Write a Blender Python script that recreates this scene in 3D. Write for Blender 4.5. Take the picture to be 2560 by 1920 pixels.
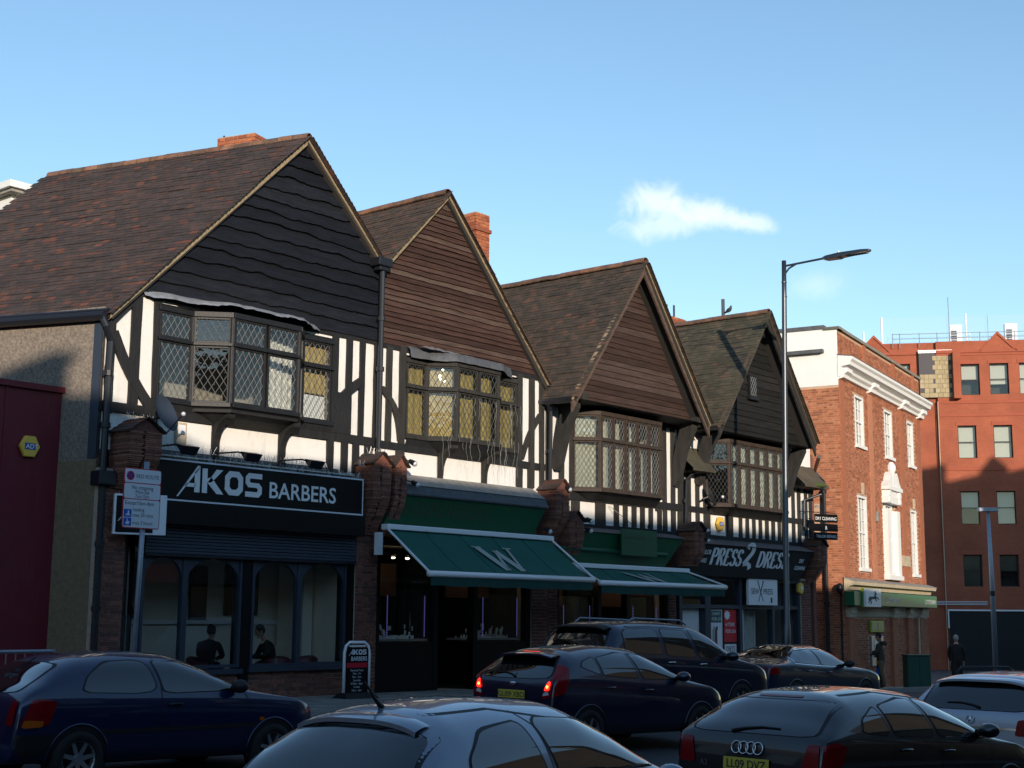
import bpy, bmesh, math, random
from mathutils import Vector, Matrix, noise
R = math.radians
scene = bpy.context.scene
for o in list(bpy.data.objects): bpy.data.objects.remove(o)
col = scene.collection

# ------------------------------------------------------------------ camera
cd = bpy.data.cameras.new('camera'); cam = bpy.data.objects.new('camera', cd); col.objects.link(cam)
cd.sensor_width = 36.0; cd.lens = 49.38; cd.clip_start = .1; cd.clip_end = 3000
yaw, pit, rol = R(49.809), R(9.329), R(0.439)
fw = Vector((math.sin(yaw)*math.cos(pit), math.cos(yaw)*math.cos(pit), math.sin(pit)))
rt = Vector((math.cos(yaw), -math.sin(yaw), 0)); up = rt.cross(fw)
rt, up = rt*math.cos(rol)+up*math.sin(rol), up*math.cos(rol)-rt*math.sin(rol)
cam.matrix_world = Matrix(((rt.x, up.x, -fw.x, 0), (rt.y, up.y, -fw.y, 0), (rt.z, up.z, -fw.z, 1.6), (0, 0, 0, 1)))
scene.camera = cam

# ------------------------------------------------------------------ sky, sun, exposure
SUN_EL, SUN_AZ = R(11.0), R(37.0)          # azimuth measured from -Y towards -X
to_sun = Vector((-math.sin(SUN_AZ)*math.cos(SUN_EL), -math.cos(SUN_AZ)*math.cos(SUN_EL), math.sin(SUN_EL)))
world = bpy.data.worlds.new('World'); scene.world = world; world.use_nodes = True
wn = world.node_tree.nodes; wl = world.node_tree.links; wn.clear()
def N(t, **kw):
    n = wn.new(t)
    for k, v in kw.items(): setattr(n, k, v)
    return n
sky = N('ShaderNodeTexSky', sky_type='NISHITA'); sky.sun_disc = False
sky.sun_elevation = SUN_EL; sky.sun_rotation = math.pi+SUN_AZ
sky.altitude = 60; sky.air_density = 1.15; sky.dust_density = 0.05; sky.ozone_density = 2.7
bg = N('ShaderNodeBackground'); bg.inputs['Strength'].default_value = 0.15
wo = N('ShaderNodeOutputWorld')
tc = N('ShaderNodeTexCoord')
# a small cumulus and a faint wisp, fixed in the sky's own directions
def cloud(direction, a, b, ang, scale, thr, amp, seed):
    d = Vector(direction).normalized(); e = Vector((d.y, -d.x, 0)).normalized(); h = e.cross(d)
    e, h = e*math.cos(ang)+h*math.sin(ang), h*math.cos(ang)-e*math.sin(ang)
    def dot(v):
        n = N('ShaderNodeVectorMath', operation='DOT_PRODUCT'); n.inputs[1].default_value = v
        wl.new(tc.outputs['Generated'], n.inputs[0]); return n.outputs['Value']
    def m(op, x, y):
        n = N('ShaderNodeMath', operation=op)
        for i, q in enumerate((x, y)):
            if isinstance(q, (int, float)): n.inputs[i].default_value = q
            elif q is not None: wl.new(q, n.inputs[i])
        return n.outputs[0]
    x = m('DIVIDE', dot(e), a); y = m('DIVIDE', dot(h), b)
    r = m('SQRT', m('ADD', m('MULTIPLY', x, x), m('MULTIPLY', y, y)), 0)
    nz = N('ShaderNodeTexNoise'); nz.inputs['Scale'].default_value = scale; nz.inputs['Detail'].default_value = 12
    nz.inputs['Roughness'].default_value = .66; nz.inputs['Distortion'].default_value = .9
    mp = N('ShaderNodeMapping'); mp.inputs['Location'].default_value = (seed, seed*.7, 0)
    wl.new(tc.outputs['Generated'], mp.inputs['Vector']); wl.new(mp.outputs[0], nz.inputs['Vector'])
    f = m('SUBTRACT', m('ADD', nz.outputs[0], thr), m('MULTIPLY', r, .62))
    mr = N('ShaderNodeMapRange', interpolation_type='SMOOTHSTEP'); mr.inputs['From Min'].default_value = 0; mr.inputs['From Max'].default_value = .55
    mr.inputs['To Max'].default_value = amp; wl.new(f, mr.inputs['Value'])
    fr = m('GREATER_THAN', dot(d), .5)
    return m('MULTIPLY', mr.outputs[0], fr)
prev = sky.outputs[0]
for args in (((.792, .539, .2865), .030, .019, 0, 34, .12, .58, 3.1), ((.799, .533, .2700), .042, .014, R(6), 30, .12, .46, 9.4), ((.815, .512, .2795), .040, .013, R(-16), 36, .15, .60, 7.3), ((.834, .484, .2715), .022, .009, R(-12), 40, .12, .48, 5.2),
             ((.862, .453, .2268), .034, .020, 0, 26, -.02, .22, 1.7)):
    k = cloud(*args); mx = N('ShaderNodeMix', data_type='RGBA'); wl.new(k, mx.inputs['Factor'])
    wl.new(prev, mx.inputs['A']); mx.inputs['B'].default_value = (5.6, 5.75, 6.0, 1); prev = mx.outputs['Result']
wl.new(prev, bg.inputs['Color']); wl.new(bg.outputs[0], wo.inputs['Surface'])
sl = bpy.data.lights.new('sun', 'SUN'); sl.energy = 3.2; sl.angle = R(.55); sl.color = (1.0, .85, .68)
so = bpy.data.objects.new('sun', sl); col.objects.link(so)
so.rotation_euler = (-to_sun).to_track_quat('-Z', 'Y').to_euler(); so.location = to_sun*80
vs = scene.view_settings; vs.view_transform = 'Standard'; vs.look = 'None'; vs.exposure = 0.6; vs.gamma = 1
scene.render.engine = 'CYCLES'

# ------------------------------------------------------------------ helpers
KF = 1.108                                  # facade survey frame -> metres
WL = {}
def kf(p, on=True):
    return Vector((p[0]*KF, p[1]*KF, (p[2]-1.6)*KF+1.6)) if on else Vector(p)
class Fr:                                   # wall frame: s along the wall, d out of it, z up
    def __init__(self, x, y, ang):
        a = R(ang); self.o = Vector((x, y, 0)); self.u = Vector((math.sin(a), math.cos(a), 0)); self.n = Vector((self.u.y, -self.u.x, 0))
    def p(self, s, d, z): return self.o+self.u*s+self.n*d+Vector((0, 0, z))
    @staticmethod
    def two(a, b):
        f = Fr(a[0], a[1], math.degrees(math.atan2(b[0]-a[0], b[1]-a[1]))); f.len = math.hypot(b[0]-a[0], b[1]-a[1]); return f
ROW = Fr(0, 18.5, 90)
class MB:
    def __init__(self, k=True): self.v = []; self.f = []; self.k = k
    def add(self, vs, fs):
        b = len(self.v); self.v += [Vector(q) for q in vs]; self.f += [tuple(i+b for i in f) for f in fs]; return self
    def box(self, fr, s0, s1, d0, d1, z0, z1):
        q = [fr.p(s, d, z) for z in (z0, z1) for s, d in ((s0, d1), (s1, d1), (s1, d0), (s0, d0))]
        return self.add(q, [(3, 2, 1, 0), (4, 5, 6, 7), (0, 1, 5, 4), (1, 2, 6, 5), (2, 3, 7, 6), (3, 0, 4, 7)])
    def prism(self, fr, poly, d0, d1):      # poly of (s, z) in the wall plane
        n = len(poly); a = sum(poly[i][0]*poly[(i+1) % n][1]-poly[(i+1) % n][0]*poly[i][1] for i in range(n))
        if a < 0: poly = poly[::-1]
        q = [fr.p(s, d1, z) for s, z in poly]+[fr.p(s, d0, z) for s, z in poly]
        return self.add(q, [tuple(range(n)), tuple(range(2*n-1, n-1, -1))]+[(i, n+i, n+(i+1) % n, (i+1) % n) for i in range(n)])
    def hull(self, a, b):                   # loft between two equal vertex rings, capped
        n = len(a)
        return self.add(list(a)+list(b), [tuple(range(n))[::-1], tuple(range(n, 2*n))]+[(i, (i+1) % n, n+(i+1) % n, n+i) for i in range(n)])
    def tube(self, path, r, n=8, cap=True):
        path = [Vector(p) for p in path]; rings = []; rr = r if isinstance(r, (list, tuple)) else [r]*len(path)
        t = (path[1]-path[0]).normalized(); x = t.orthogonal().normalized()
        for i, p in enumerate(path):
            t = (path[min(i+1, len(path)-1)]-path[max(i-1, 0)]).normalized()
            x = (x-t*x.dot(t)).normalized(); y = t.cross(x)
            rings.append([p+(x*math.cos(2*math.pi*j/n)+y*math.sin(2*math.pi*j/n))*rr[i] for j in range(n)])
        b = len(self.v); m = len(path)
        fs = [(i*n+j, i*n+(j+1) % n, (i+1)*n+(j+1) % n, (i+1)*n+j) for i in range(m-1) for j in range(n)]
        if cap: fs += [tuple(range(n))[::-1], tuple((m-1)*n+j for j in range(n))]
        return self.add([p for g in rings for p in g], fs)
    def ball(self, c, r, n=10, m=7):
        c = Vector(c); r = Vector(r) if hasattr(r, '__len__') else Vector((r, r, r)); q = []; fs = []
        for i in range(m+1):
            a = math.pi*i/m
            for j in range(n):
                b = 2*math.pi*j/n; q.append(c+Vector((r.x*math.sin(a)*math.cos(b), r.y*math.sin(a)*math.sin(b), r.z*math.cos(a))))
        for i in range(m):
            for j in range(n): fs.append((i*n+j, (i+1)*n+j, (i+1)*n+(j+1) % n, i*n+(j+1) % n))
        return self.add(q, fs)
    def grid(self, rows):
        m, n = len(rows), len(rows[0])
        return self.add([p for r in rows for p in r], [(i*n+j, i*n+j+1, (i+1)*n+j+1, (i+1)*n+j) for i in range(m-1) for j in range(n-1)])
    def build(self, name, mat, parent=None, smooth=False, bevel=0, fixn=False):
        v = [kf(p, self.k) for p in self.v]
        lo = Vector([min(p[i] for p in v) for i in range(3)]); hi = Vector([max(p[i] for p in v) for i in range(3)])
        c = Vector(((lo.x+hi.x)/2, (lo.y+hi.y)/2, lo.z))
        me = bpy.data.meshes.new(name); me.from_pydata([p-c for p in v], [], self.f); me.update()
        if fixn:
            bm = bmesh.new(); bm.from_mesh(me); bmesh.ops.remove_doubles(bm, verts=bm.verts, dist=1e-5); bmesh.ops.recalc_face_normals(bm, faces=bm.faces); bm.to_mesh(me); bm.free()
        if smooth:
            me.polygons.foreach_set('use_smooth', [True]*len(me.polygons)); me.update()
        return put(name, me, mat, c, parent, bevel)
def put(name, me, mat, c, parent=None, bevel=0):
    o = bpy.data.objects.new(name, me); col.objects.link(o)
    if mat and not me.materials: me.materials.append(M[mat])
    WL[o.name] = Vector(c)
    if parent is not None: o.parent = parent; o.location = Vector(c)-WL[parent.name]
    else: o.location = c
    if bevel:
        b = o.modifiers.new('bevel', 'BEVEL'); b.width = bevel; b.segments = 2; b.limit_method = 'ANGLE'
    return o
def inst(name, me, loc, rot, parent, scale=None):       # one more piece sharing mesh data
    o = bpy.data.objects.new(name, me); col.objects.link(o); o.parent = parent
    o.location = Vector(loc)-WL[parent.name]; o.rotation_euler = rot
    if scale: o.scale = scale
    return o
def tag(o, label, cat, group=None, kind=None):
    o['label'] = label; o['category'] = cat
    if group: o['group'] = group
    if kind: o['kind'] = kind
    return o
def thing(name, loc, label, cat, group=None, k=True):
    o = bpy.data.objects.new(name, None); col.objects.link(o); o.empty_display_size = .2
    c = kf(loc, k); o.location = c; WL[o.name] = c
    return tag(o, label, cat, group)
def struct(o): o['kind'] = 'structure'; return o
def stuff(o): o['kind'] = 'stuff'; return o
rng = random.Random(7)
def nz1(x, s=0.): return noise.noise(Vector((x, s*7.13+.37, s*3.1)))

# ------------------------------------------------------------------ materials (all procedural)
M = {}
def mat(name, c, rough=.7, metal=0., spec=.5, var=0., vscale=3., stretch=(1, 1, 1), bump=0., bscale=30., coat=0., emit=None, es=1., ramp=None, dirt=0.):
    m = bpy.data.materials.new(name); m.use_nodes = True; nt = m.node_tree; n = nt.nodes; l = nt.links
    b = n['Principled BSDF']; b.inputs['Roughness'].default_value = rough; b.inputs['Metallic'].default_value = metal
    b.inputs['Specular IOR Level'].default_value = spec; b.inputs['Coat Weight'].default_value = coat; b.inputs['Coat Roughness'].default_value = .03
    b.inputs['Base Color'].default_value = (*c, 1)
    geo = n.new('ShaderNodeNewGeometry'); mp = n.new('ShaderNodeMapping'); mp.inputs['Scale'].default_value = stretch
    l.new(geo.outputs['Position'], mp.inputs['Vector']); src = None
    if ramp:                                 # a colour of its own for every piece
        oi = n.new('ShaderNodeObjectInfo'); ad = n.new('ShaderNodeMath'); ad.operation = 'ADD'; fr = n.new('ShaderNodeMath'); fr.operation = 'FRACT'
        l.new(oi.outputs['Random'], ad.inputs[0]); l.new(geo.outputs['Random Per Island'], ad.inputs[1]); l.new(ad.outputs[0], fr.inputs[0])
        cr = n.new('ShaderNodeValToRGB'); e = cr.color_ramp.elements; cr.color_ramp.interpolation = 'LINEAR'
        e[0].position = ramp[0][0]; e[0].color = (*ramp[0][1], 1); e[1].position = ramp[-1][0]; e[1].color = (*ramp[-1][1], 1)
        for p, q in ramp[1:-1]: k = e.new(p); k.color = (*q, 1)
        l.new(fr.outputs[0], cr.inputs[0]); src = cr.outputs[0]
    if var:
        nz = n.new('ShaderNodeTexNoise'); nz.inputs['Scale'].default_value = vscale; nz.inputs['Detail'].default_value = 6; nz.inputs['Roughness'].default_value = .65
        l.new(mp.outputs[0], nz.inputs['Vector']); mr = n.new('ShaderNodeMapRange')
        mr.inputs['From Min'].default_value = .25; mr.inputs['From Max'].default_value = .75; mr.inputs['To Min'].default_value = 1-var; mr.inputs['To Max'].default_value = 1+var
        l.new(nz.outputs[0], mr.inputs['Value']); mx = n.new('ShaderNodeMix'); mx.data_type = 'RGBA'; mx.blend_type = 'MULTIPLY'; mx.inputs['Factor'].default_value = 1
        if src: l.new(src, mx.inputs['A'])
        else: mx.inputs['A'].default_value = (*c, 1)
        l.new(mr.outputs[0], mx.inputs['B']); src = mx.outputs['Result']
    if dirt:
        nz = n.new('ShaderNodeTexNoise'); nz.inputs['Scale'].default_value = 2.2; nz.inputs['Detail'].default_value = 8; nz.inputs['Roughness'].default_value = .7
        mp2 = n.new('ShaderNodeMapping'); mp2.inputs['Scale'].default_value = (2.2, 2.2, .5); l.new(geo.outputs['Position'], mp2.inputs['Vector']); l.new(mp2.outputs[0], nz.inputs['Vector'])
        mr = n.new('ShaderNodeMapRange'); mr.inputs['From Min'].default_value = .52; mr.inputs['From Max'].default_value = .80; mr.inputs['To Max'].default_value = dirt; l.new(nz.outputs[0], mr.inputs['Value'])
        mx = n.new('ShaderNodeMix'); mx.data_type = 'RGBA'; l.new(mr.outputs[0], mx.inputs['Factor'])
        if src: l.new(src, mx.inputs['A'])
        else: mx.inputs['A'].default_value = (*c, 1)
        mx.inputs['B'].default_value = (.12, .11, .09, 1); src = mx.outputs['Result']
    if src: l.new(src, b.inputs['Base Color'])
    if bump:
        nb = n.new('ShaderNodeTexNoise'); nb.inputs['Scale'].default_value = bscale; nb.inputs['Detail'].default_value = 5
        l.new(mp.outputs[0], nb.inputs['Vector']); bp = n.new('ShaderNodeBump'); bp.inputs['Strength'].default_value = bump; bp.inputs['Distance'].default_value = .02
        l.new(nb.outputs[0], bp.inputs['Height']); l.new(bp.outputs[0], b.inputs['Normal'])
    if emit: b.inputs['Emission Color'].default_value = (*emit, 1); b.inputs['Emission Strength'].default_value = es
    M[name] = m; return m
def glass(name, tint, refl=1.0, wob=0., rough=0.):
    m = bpy.data.materials.new(name); m.use_nodes = True; nt = m.node_tree; n = nt.nodes; l = nt.links; n.clear()
    out = n.new('ShaderNodeOutputMaterial'); mix = n.new('ShaderNodeMixShader'); tr = n.new('ShaderNodeBsdfTransparent'); gl = n.new('ShaderNodeBsdfGlossy')
    tr.inputs[0].default_value = (*tint, 1); gl.inputs['Roughness'].default_value = rough; fr = n.new('ShaderNodeLayerWeight'); fr.inputs['Blend'].default_value = .5
    pw5 = n.new('ShaderNodeMath'); pw5.operation = 'POWER'; pw5.inputs[1].default_value = 5.0; l.new(fr.outputs['Facing'], pw5.inputs[0])
    mu = n.new('ShaderNodeMath'); mu.operation = 'MULTIPLY_ADD'; mu.use_clamp = True; mu.inputs[1].default_value = .92; mu.inputs[2].default_value = .075*refl
    l.new(pw5.outputs[0], mu.inputs[0]); l.new(mu.outputs[0], mix.inputs[0]); l.new(tr.outputs[0], mix.inputs[1]); l.new(gl.outputs[0], mix.inputs[2]); l.new(mix.outputs[0], out.inputs[0])
    if wob:
        g = n.new('ShaderNodeNewGeometry'); nz = n.new('ShaderNodeTexNoise'); nz.inputs['Scale'].default_value = 5; l.new(g.outputs['Position'], nz.inputs['Vector'])
        bp = n.new('ShaderNodeBump'); bp.inputs['Strength'].default_value = wob; bp.inputs['Distance'].default_value = .02; l.new(nz.outputs[0], bp.inputs['Height'])
        l.new(bp.outputs[0], gl.inputs['Normal']); l.new(bp.outputs[0], fr.inputs['Normal'])
    M[name] = m
def brickmat(name, c1, c2, mortar, sc):      # only for masonry too far off to tell the bricks apart
    m = mat(name, c1, .9); nt = m.node_tree; n = nt.nodes; l = nt.links; b = n['Principled BSDF']
    g = n.new('ShaderNodeNewGeometry'); bt = n.new('ShaderNodeTexBrick'); bt.inputs['Color1'].default_value = (*c1, 1); bt.inputs['Color2'].default_value = (*c2, 1); bt.inputs['Mortar'].default_value = (*mortar, 1)
    bt.inputs['Scale'].default_value = sc; bt.inputs['Mortar Size'].default_value = .012; bt.inputs['Brick Width'].default_value = .5; bt.inputs['Row Height'].default_value = .16
    sp = n.new('ShaderNodeSeparateXYZ'); l.new(g.outputs['Position'], sp.inputs[0]); ad = n.new('ShaderNodeMath'); ad.operation = 'MULTIPLY_ADD'; ad.inputs[1].default_value = -1.0
    l.new(sp.outputs[1], ad.inputs[0]); l.new(sp.outputs[0], ad.inputs[2]); cb = n.new('ShaderNodeCombineXYZ'); l.new(ad.outputs[0], cb.inputs[0]); l.new(sp.outputs[2], cb.inputs[1])
    l.new(cb.outputs[0], bt.inputs['Vector']); nz = n.new('ShaderNodeTexNoise'); nz.inputs['Scale'].default_value = .6; nz.inputs['Detail'].default_value = 6; l.new(g.outputs['Position'], nz.inputs['Vector'])
    mr = n.new('ShaderNodeMapRange'); mr.inputs['From Min'].default_value = .3; mr.inputs['From Max'].default_value = .7; mr.inputs['To Min'].default_value = .82; mr.inputs['To Max'].default_value = 1.15; l.new(nz.outputs[0], mr.inputs[0])
    mx = n.new('ShaderNodeMix'); mx.data_type = 'RGBA'; mx.blend_type = 'MULTIPLY'; mx.inputs['Factor'].default_value = 1; l.new(bt.outputs[0], mx.inputs['A']); l.new(mr.outputs[0], mx.inputs['B'])
    l.new(mx.outputs['Result'], b.inputs['Base Color'])
mat('asphalt', (.045, .045, .048), .85, var=.25, vscale=6, bump=.4, bscale=120)
mat('earth', (.050, .050, .052), .95, var=.3, vscale=1)
mat('paving', (.20, .19, .175), .85, var=.2, vscale=5, bump=.2, bscale=60, ramp=[(0, (.17, .16, .15)), (1, (.24, .23, .21))])
mat('kerb', (.26, .25, .23), .85, var=.2, vscale=6)
mat('plaster', (.80, .78, .74), .85, var=.05, vscale=4, bump=.25, bscale=16, dirt=.30)
mat('timber_black', (.011, .011, .012), .75, var=.55, vscale=7, stretch=(1, 1, .25), bump=.5, bscale=22)
mat('timber_grey', (.026, .024, .022), .85, var=.55, vscale=9, stretch=(1, 1, .2), bump=.6, bscale=26)
mat('board_black', (.008, .009, .012), .72, spec=.25, var=.6, vscale=5, stretch=(.35, 1, 2.5), bump=.9, bscale=18, ramp=[(0, (.0045, .0056, .0095)), (.8, (.0070, .0085, .014)), (1, (.012, .0135, .019))])
mat('board_brown', (.10, .055, .04), .80, spec=.3, var=.55, vscale=6, stretch=(.3, 1, 3), bump=.9, bscale=22, ramp=[(0, (.040, .020, .015)), (.5, (.060, .030, .023)), (.8, (.075, .042, .032)), (1, (.11, .078, .062))])
mat('board_brown_dark', (.07, .042, .034), .82, spec=.3, var=.5, vscale=6, stretch=(.3, 1, 3), bump=.8, bscale=22, ramp=[(0, (.036, .019, .015)), (.6, (.050, .029, .023)), (1, (.070, .046, .038))])
mat('board_dark', (.028, .027, .026), .8, spec=.25, var=.5, vscale=6, stretch=(.3, 1, 3), bump=.7, bscale=22, ramp=[(0, (.010, .010, .0095)), (.6, (.015, .0145, .014)), (1, (.023, .021, .020))])
mat('barge', (.095, .062, .046), .8, var=.5, vscale=9, stretch=(1, 1, 1), bump=.5, bscale=30)
mat('verge_mortar', (.30, .23, .14), .9, var=.35, vscale=12, bump=.5, bscale=40)
T1 = [(0, (.040, .031, .030)), (.5, (.056, .038, .034)), (.86, (.072, .042, .034)), (.95, (.10, .043, .030)), (1, (.15, .055, .034))]
T2 = [(0, (.050, .038, .030)), (.6, (.072, .048, .034)), (.95, (.092, .055, .036)), (1, (.13, .055, .036))]
T3 = [(0, (.042, .034, .026)), (.6, (.062, .046, .033)), (.95, (.085, .054, .038)), (1, (.13, .056, .037))]
T4 = [(0, (.048, .045, .028)), (.6, (.070, .061, .038)), (.95, (.092, .070, .045)), (1, (.12, .070, .05))]
for i, t in enumerate((T1, T2, T3, T4)): mat('tile%d' % (i+1), t[1][1], .88, var=.35, vscale=1.6, bump=.5, bscale=50, ramp=t)
mat('ridge', (.15, .085, .06), .9, var=.5, vscale=5, bump=.5, bscale=30, ramp=[(0, (.11, .07, .05)), (.6, (.16, .085, .06)), (1, (.24, .12, .07))])
mat('underlay', (.03, .026, .024), .95)
mat('pebbledash', (.235, .195, .16), .95, var=.6, vscale=20, bump=1.0, bscale=70)
mat('tan_render', (.20, .145, .085), .95, var=.30, vscale=14, bump=.8, bscale=45)
mat('brick_shop', (.16, .07, .05), .9, var=.3, vscale=20, bump=.5, bscale=60, ramp=[(0, (.10, .045, .038)), (.5, (.18, .07, .05)), (1, (.24, .09, .06))])
mat('brick_chimney', (.36, .10, .045), .9, var=.3, vscale=14, bump=.5, bscale=60, ramp=[(0, (.26, .075, .04)), (.5, (.38, .11, .05)), (1, (.46, .16, .07))])
mat('brick_bank', (.33, .11, .055), .9, var=.2, vscale=8, bump=.3, bscale=50, ramp=[(0, (.26, .092, .048)), (.35, (.37, .128, .062)), (.7, (.43, .155, .078)), (1, (.48, .20, .11))])
mat('mortar', (.40, .33, .26), .95, var=.2, vscale=10)
mat('mortar_bank', (.55, .36, .24), .95, var=.15, vscale=4)
mat('thin_tile', (.25, .10, .065), .9, var=.45, vscale=14, bump=.4, bscale=50, ramp=[(0, (.13, .056, .040)), (.6, (.22, .088, .056)), (1, (.30, .13, .085))])
mat('lead', (.55, .56, .58), .38, metal=.65, var=.3, vscale=8, bump=.5, bscale=14)
mat('lead_dull', (.10, .105, .115), .7, metal=.2, var=.35, vscale=8, bump=.3, bscale=14)
mat('came', (.24, .24, .24), .5, metal=.5); mat('came_dark', (.10, .10, .10), .6, metal=.4)
mat('frame_black', (.010, .010, .011), .55, var=.4, vscale=8, bump=.2, bscale=20)
mat('frame_brown', (.042, .028, .021), .75, var=.5, vscale=10, bump=.4, bscale=26)
mat('frame_navy', (.030, .040, .060), .45)
mat('black_gloss', (.005, .005, .006), .35, spec=.25); mat('black_matt', (.008, .008, .009), .75); mat('pipe_black', (.012, .013, .018), .40)
mat('sign_white', (.80, .80, .80), .5); mat('letter_white', (.82, .82, .82), .5); mat('print_dark', (.03, .03, .035), .7)
mat('plate_rear', (.68, .50, .06), .5)
mat('room_cream', (.80, .72, .60), .8); mat('room_dark', (.05, .045, .04), .9); mat('room_mid', (.34, .31, .27), .9)
mat('curtain_ochre', (.42, .31, .12), .9, var=.35, vscale=7, stretch=(3, 3, .5)); mat('curtain_net', (.62, .60, .55), .9, var=.3, vscale=9, stretch=(3, 3, .4)); mat('curtain_white', (.62, .60, .56), .9, var=.35, vscale=14, stretch=(3, 3, .4))
mat('green_fascia', (.0035, .075, .030), .45); mat('green_cloth', (.003, .088, .066), .85, var=.16, vscale=2.2, dirt=.16, bump=.15, bscale=5); mat('green_dark', (.003, .050, .040), .85)
mat('gold_dim', (.055, .060, .030), .5); mat('cloth_grey', (.34, .37, .34), .85)
mat('red_wall', (.13, .004, .014), .6, var=.16, vscale=1.5, dirt=.18, bump=.1, bscale=60)
mat('white_paint', (.82, .81, .79), .55, var=.03, vscale=3, bump=.1, bscale=10); mat('white_metal', (.78, .78, .79), .4)
mat('stone', (.50, .42, .30), .85, var=.2, vscale=6); mat('stone_weathered', (.30, .28, .25), .9, var=.3, vscale=6)
mat('coping', (.24, .23, .19), .9, var=.3, vscale=5)
mat('bank_green', (.006, .11, .040), .4); mat('lime', (.30, .45, .02), .5)
mat('alarm_yellow', (.78, .50, .07), .45); mat('alarm_blue', (.02, .06, .30), .4)
mat('steel', (.30, .31, .33), .38, metal=.8); mat('galv', (.30, .33, .38), .5, metal=.6, var=.15, vscale=6); mat('lamp_steel', (.10, .105, .115), .40, metal=.85)
mat('sign_face', (.72, .74, .78), .4); mat('sign_red', (.50, .01, .03), .4); mat('sign_blue', (.01, .11, .50), .4); mat('sign_purple', (.04, .03, .22), .4)
mat('poster_red', (.60, .02, .03), .5); mat('poster_green', (.02, .10, .08), .5)
mat('cab_green', (.010, .060, .040), .45)
mat('cladding', (.50, .37, .16), .85, var=.15, vscale=6, ramp=[(0, (.36, .28, .16)), (1, (.44, .36, .22))]); mat('slate_panel', (.07, .065, .075), .7)
mat('red_trim', (.34, .085, .045), .85, var=.1, vscale=2)
brickmat('brick_red', (.36, .085, .040), (.30, .070, .035), (.34, .15, .09), 2.1)
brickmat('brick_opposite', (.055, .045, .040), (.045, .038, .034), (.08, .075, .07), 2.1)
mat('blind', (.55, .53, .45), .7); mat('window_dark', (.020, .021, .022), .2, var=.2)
mat('tyre', (.012, .012, .012), .85); mat('rim', (.42, .43, .45), .35, metal=.8)
mat('car_glass', (.004, .005, .006), .02, spec=.9, coat=1); mat('rubber', (.006, .006, .007), .6)
mat('lamp_red', (.22, .001, .004), .22, spec=.4); mat('lamp_amber', (.50, .10, .005), .25); mat('lamp_clear', (.6, .6, .62), .15, coat=1)
mat('brake_lit', (.5, .01, .01), .2, emit=(1, .015, .008), es=3.0); mat('brake_hot', (.6, .1, .02), .2, emit=(1, .25, .03), es=7.0)
mat('chrome', (.75, .76, .78), .08, metal=1)
for nm, c, me in (('paint_blue', (.002, .010, .055), .2), ('paint_silver', (.26, .29, .35), .5), ('paint_navy', (.0015, .005, .028), .2), ('paint_mpv', (.004, .010, .032), .3),
                  ('paint_slate', (.012, .024, .055), .35), ('paint_black', (.003, .0035, .006), .1), ('paint_pale', (.42, .44, .50), .4)):
    mat(nm, c, .32, metal=me, coat=1)
mat('skin', (.45, .27, .19), .6); mat('hair_dark', (.015, .012, .010), .8); mat('hair_grey', (.35, .33, .31), .8); mat('coat_olive', (.045, .042, .028), .9, var=.2, vscale=9); mat('trousers_khaki', (.13, .10, .06), .9, var=.2, vscale=9)
mat('suit_black', (.008, .008, .009), .8); mat('shoe', (.01, .01, .01), .5); mat('shirt', (.6, .6, .6), .8); mat('cup_blue', (.02, .12, .45), .4)
mat('leather_red', (.10, .02, .02), .4); mat('feather', (.05, .05, .06), .7); mat('bin_blue', (.015, .03, .12), .5)
mat('bracket_yellow', (.75, .48, .03), .5); mat('moss', (.06, .10, .02), .95, var=.4, vscale=20, bump=1, bscale=60)
mat('wire', (.45, .45, .42), .6); mat('spike', (.40, .40, .40), .4, metal=.7); mat('jewel', (.85, .84, .78), .2); mat('downlight', (.9, .8, .6), .5, emit=(1, .82, .55), es=9.0); mat('board_edge', (.05, .04, .03), .85, var=.8, vscale=3.5, stretch=(1, 1, 2), bump=.5, bscale=30, ramp=[(0, (.022, .020, .018)), (.6, (.055, .045, .036)), (1, (.12, .10, .08))]); mat('tan_board', (.10, .045, .020), .8); mat('bark', (.05, .04, .035), .9)
mat('led', (.3, .25, .9), .4, emit=(.35, .30, 1.0), es=.22); mat('net', (.45, .55, .75), .8)
glass('pane', (.92, .95, .93), 1.5, wob=.22); glass('pane_old', (.80, .84, .78), 1.4, wob=.32); glass('shop_glass', (.92, .94, .94), .55)
# ------------------------------------------------------------------ ground
def road_z(x, y):
    x = max(-40, min(110, x)); y = max(-4.5, min(45, y))
    return -.606-.0164*x+.0460*min(y, 17.2)-.004*max(0, y-17.2)
def pave_z(x): return .05-.033*max(0, x-22)-.004*min(0, x-8)*0
xs = [-1500, -600, -200, -80, -40, -20]+list(range(-10, 111, 5))+[130, 200, 400, 800, 1500]
ys = [-1500, -500, -150, -60, -30]+list(range(-25, 46, 5))+[60, 120, 300, 700, 1500]
struct(MB(False).grid([[Vector((x, y, road_z(x, y)-.30)) for x in xs] for y in ys]).build('ground', 'earth'))
xr = [-40+2.5*i for i in range(61)]
struct(MB(False).grid([[Vector((x, y, road_z(x, y))) for x in xr] for y in [-1+1.3*i for i in range(15)]]).build('road', 'asphalt', smooth=True))
mb = MB(False); KY = 17.2
rows = [[Vector((x, y, (road_z(x, KY)+.115)*(1-t)+pave_z(x)*t)) for x in xr] for y, t in ((KY+.14, 0.), (18.6, .5), (20.6, 1.), (30, 1.))]
PV = struct(mb.grid(rows).build('pavement', 'mortar'))
kb = MB(False)
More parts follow.
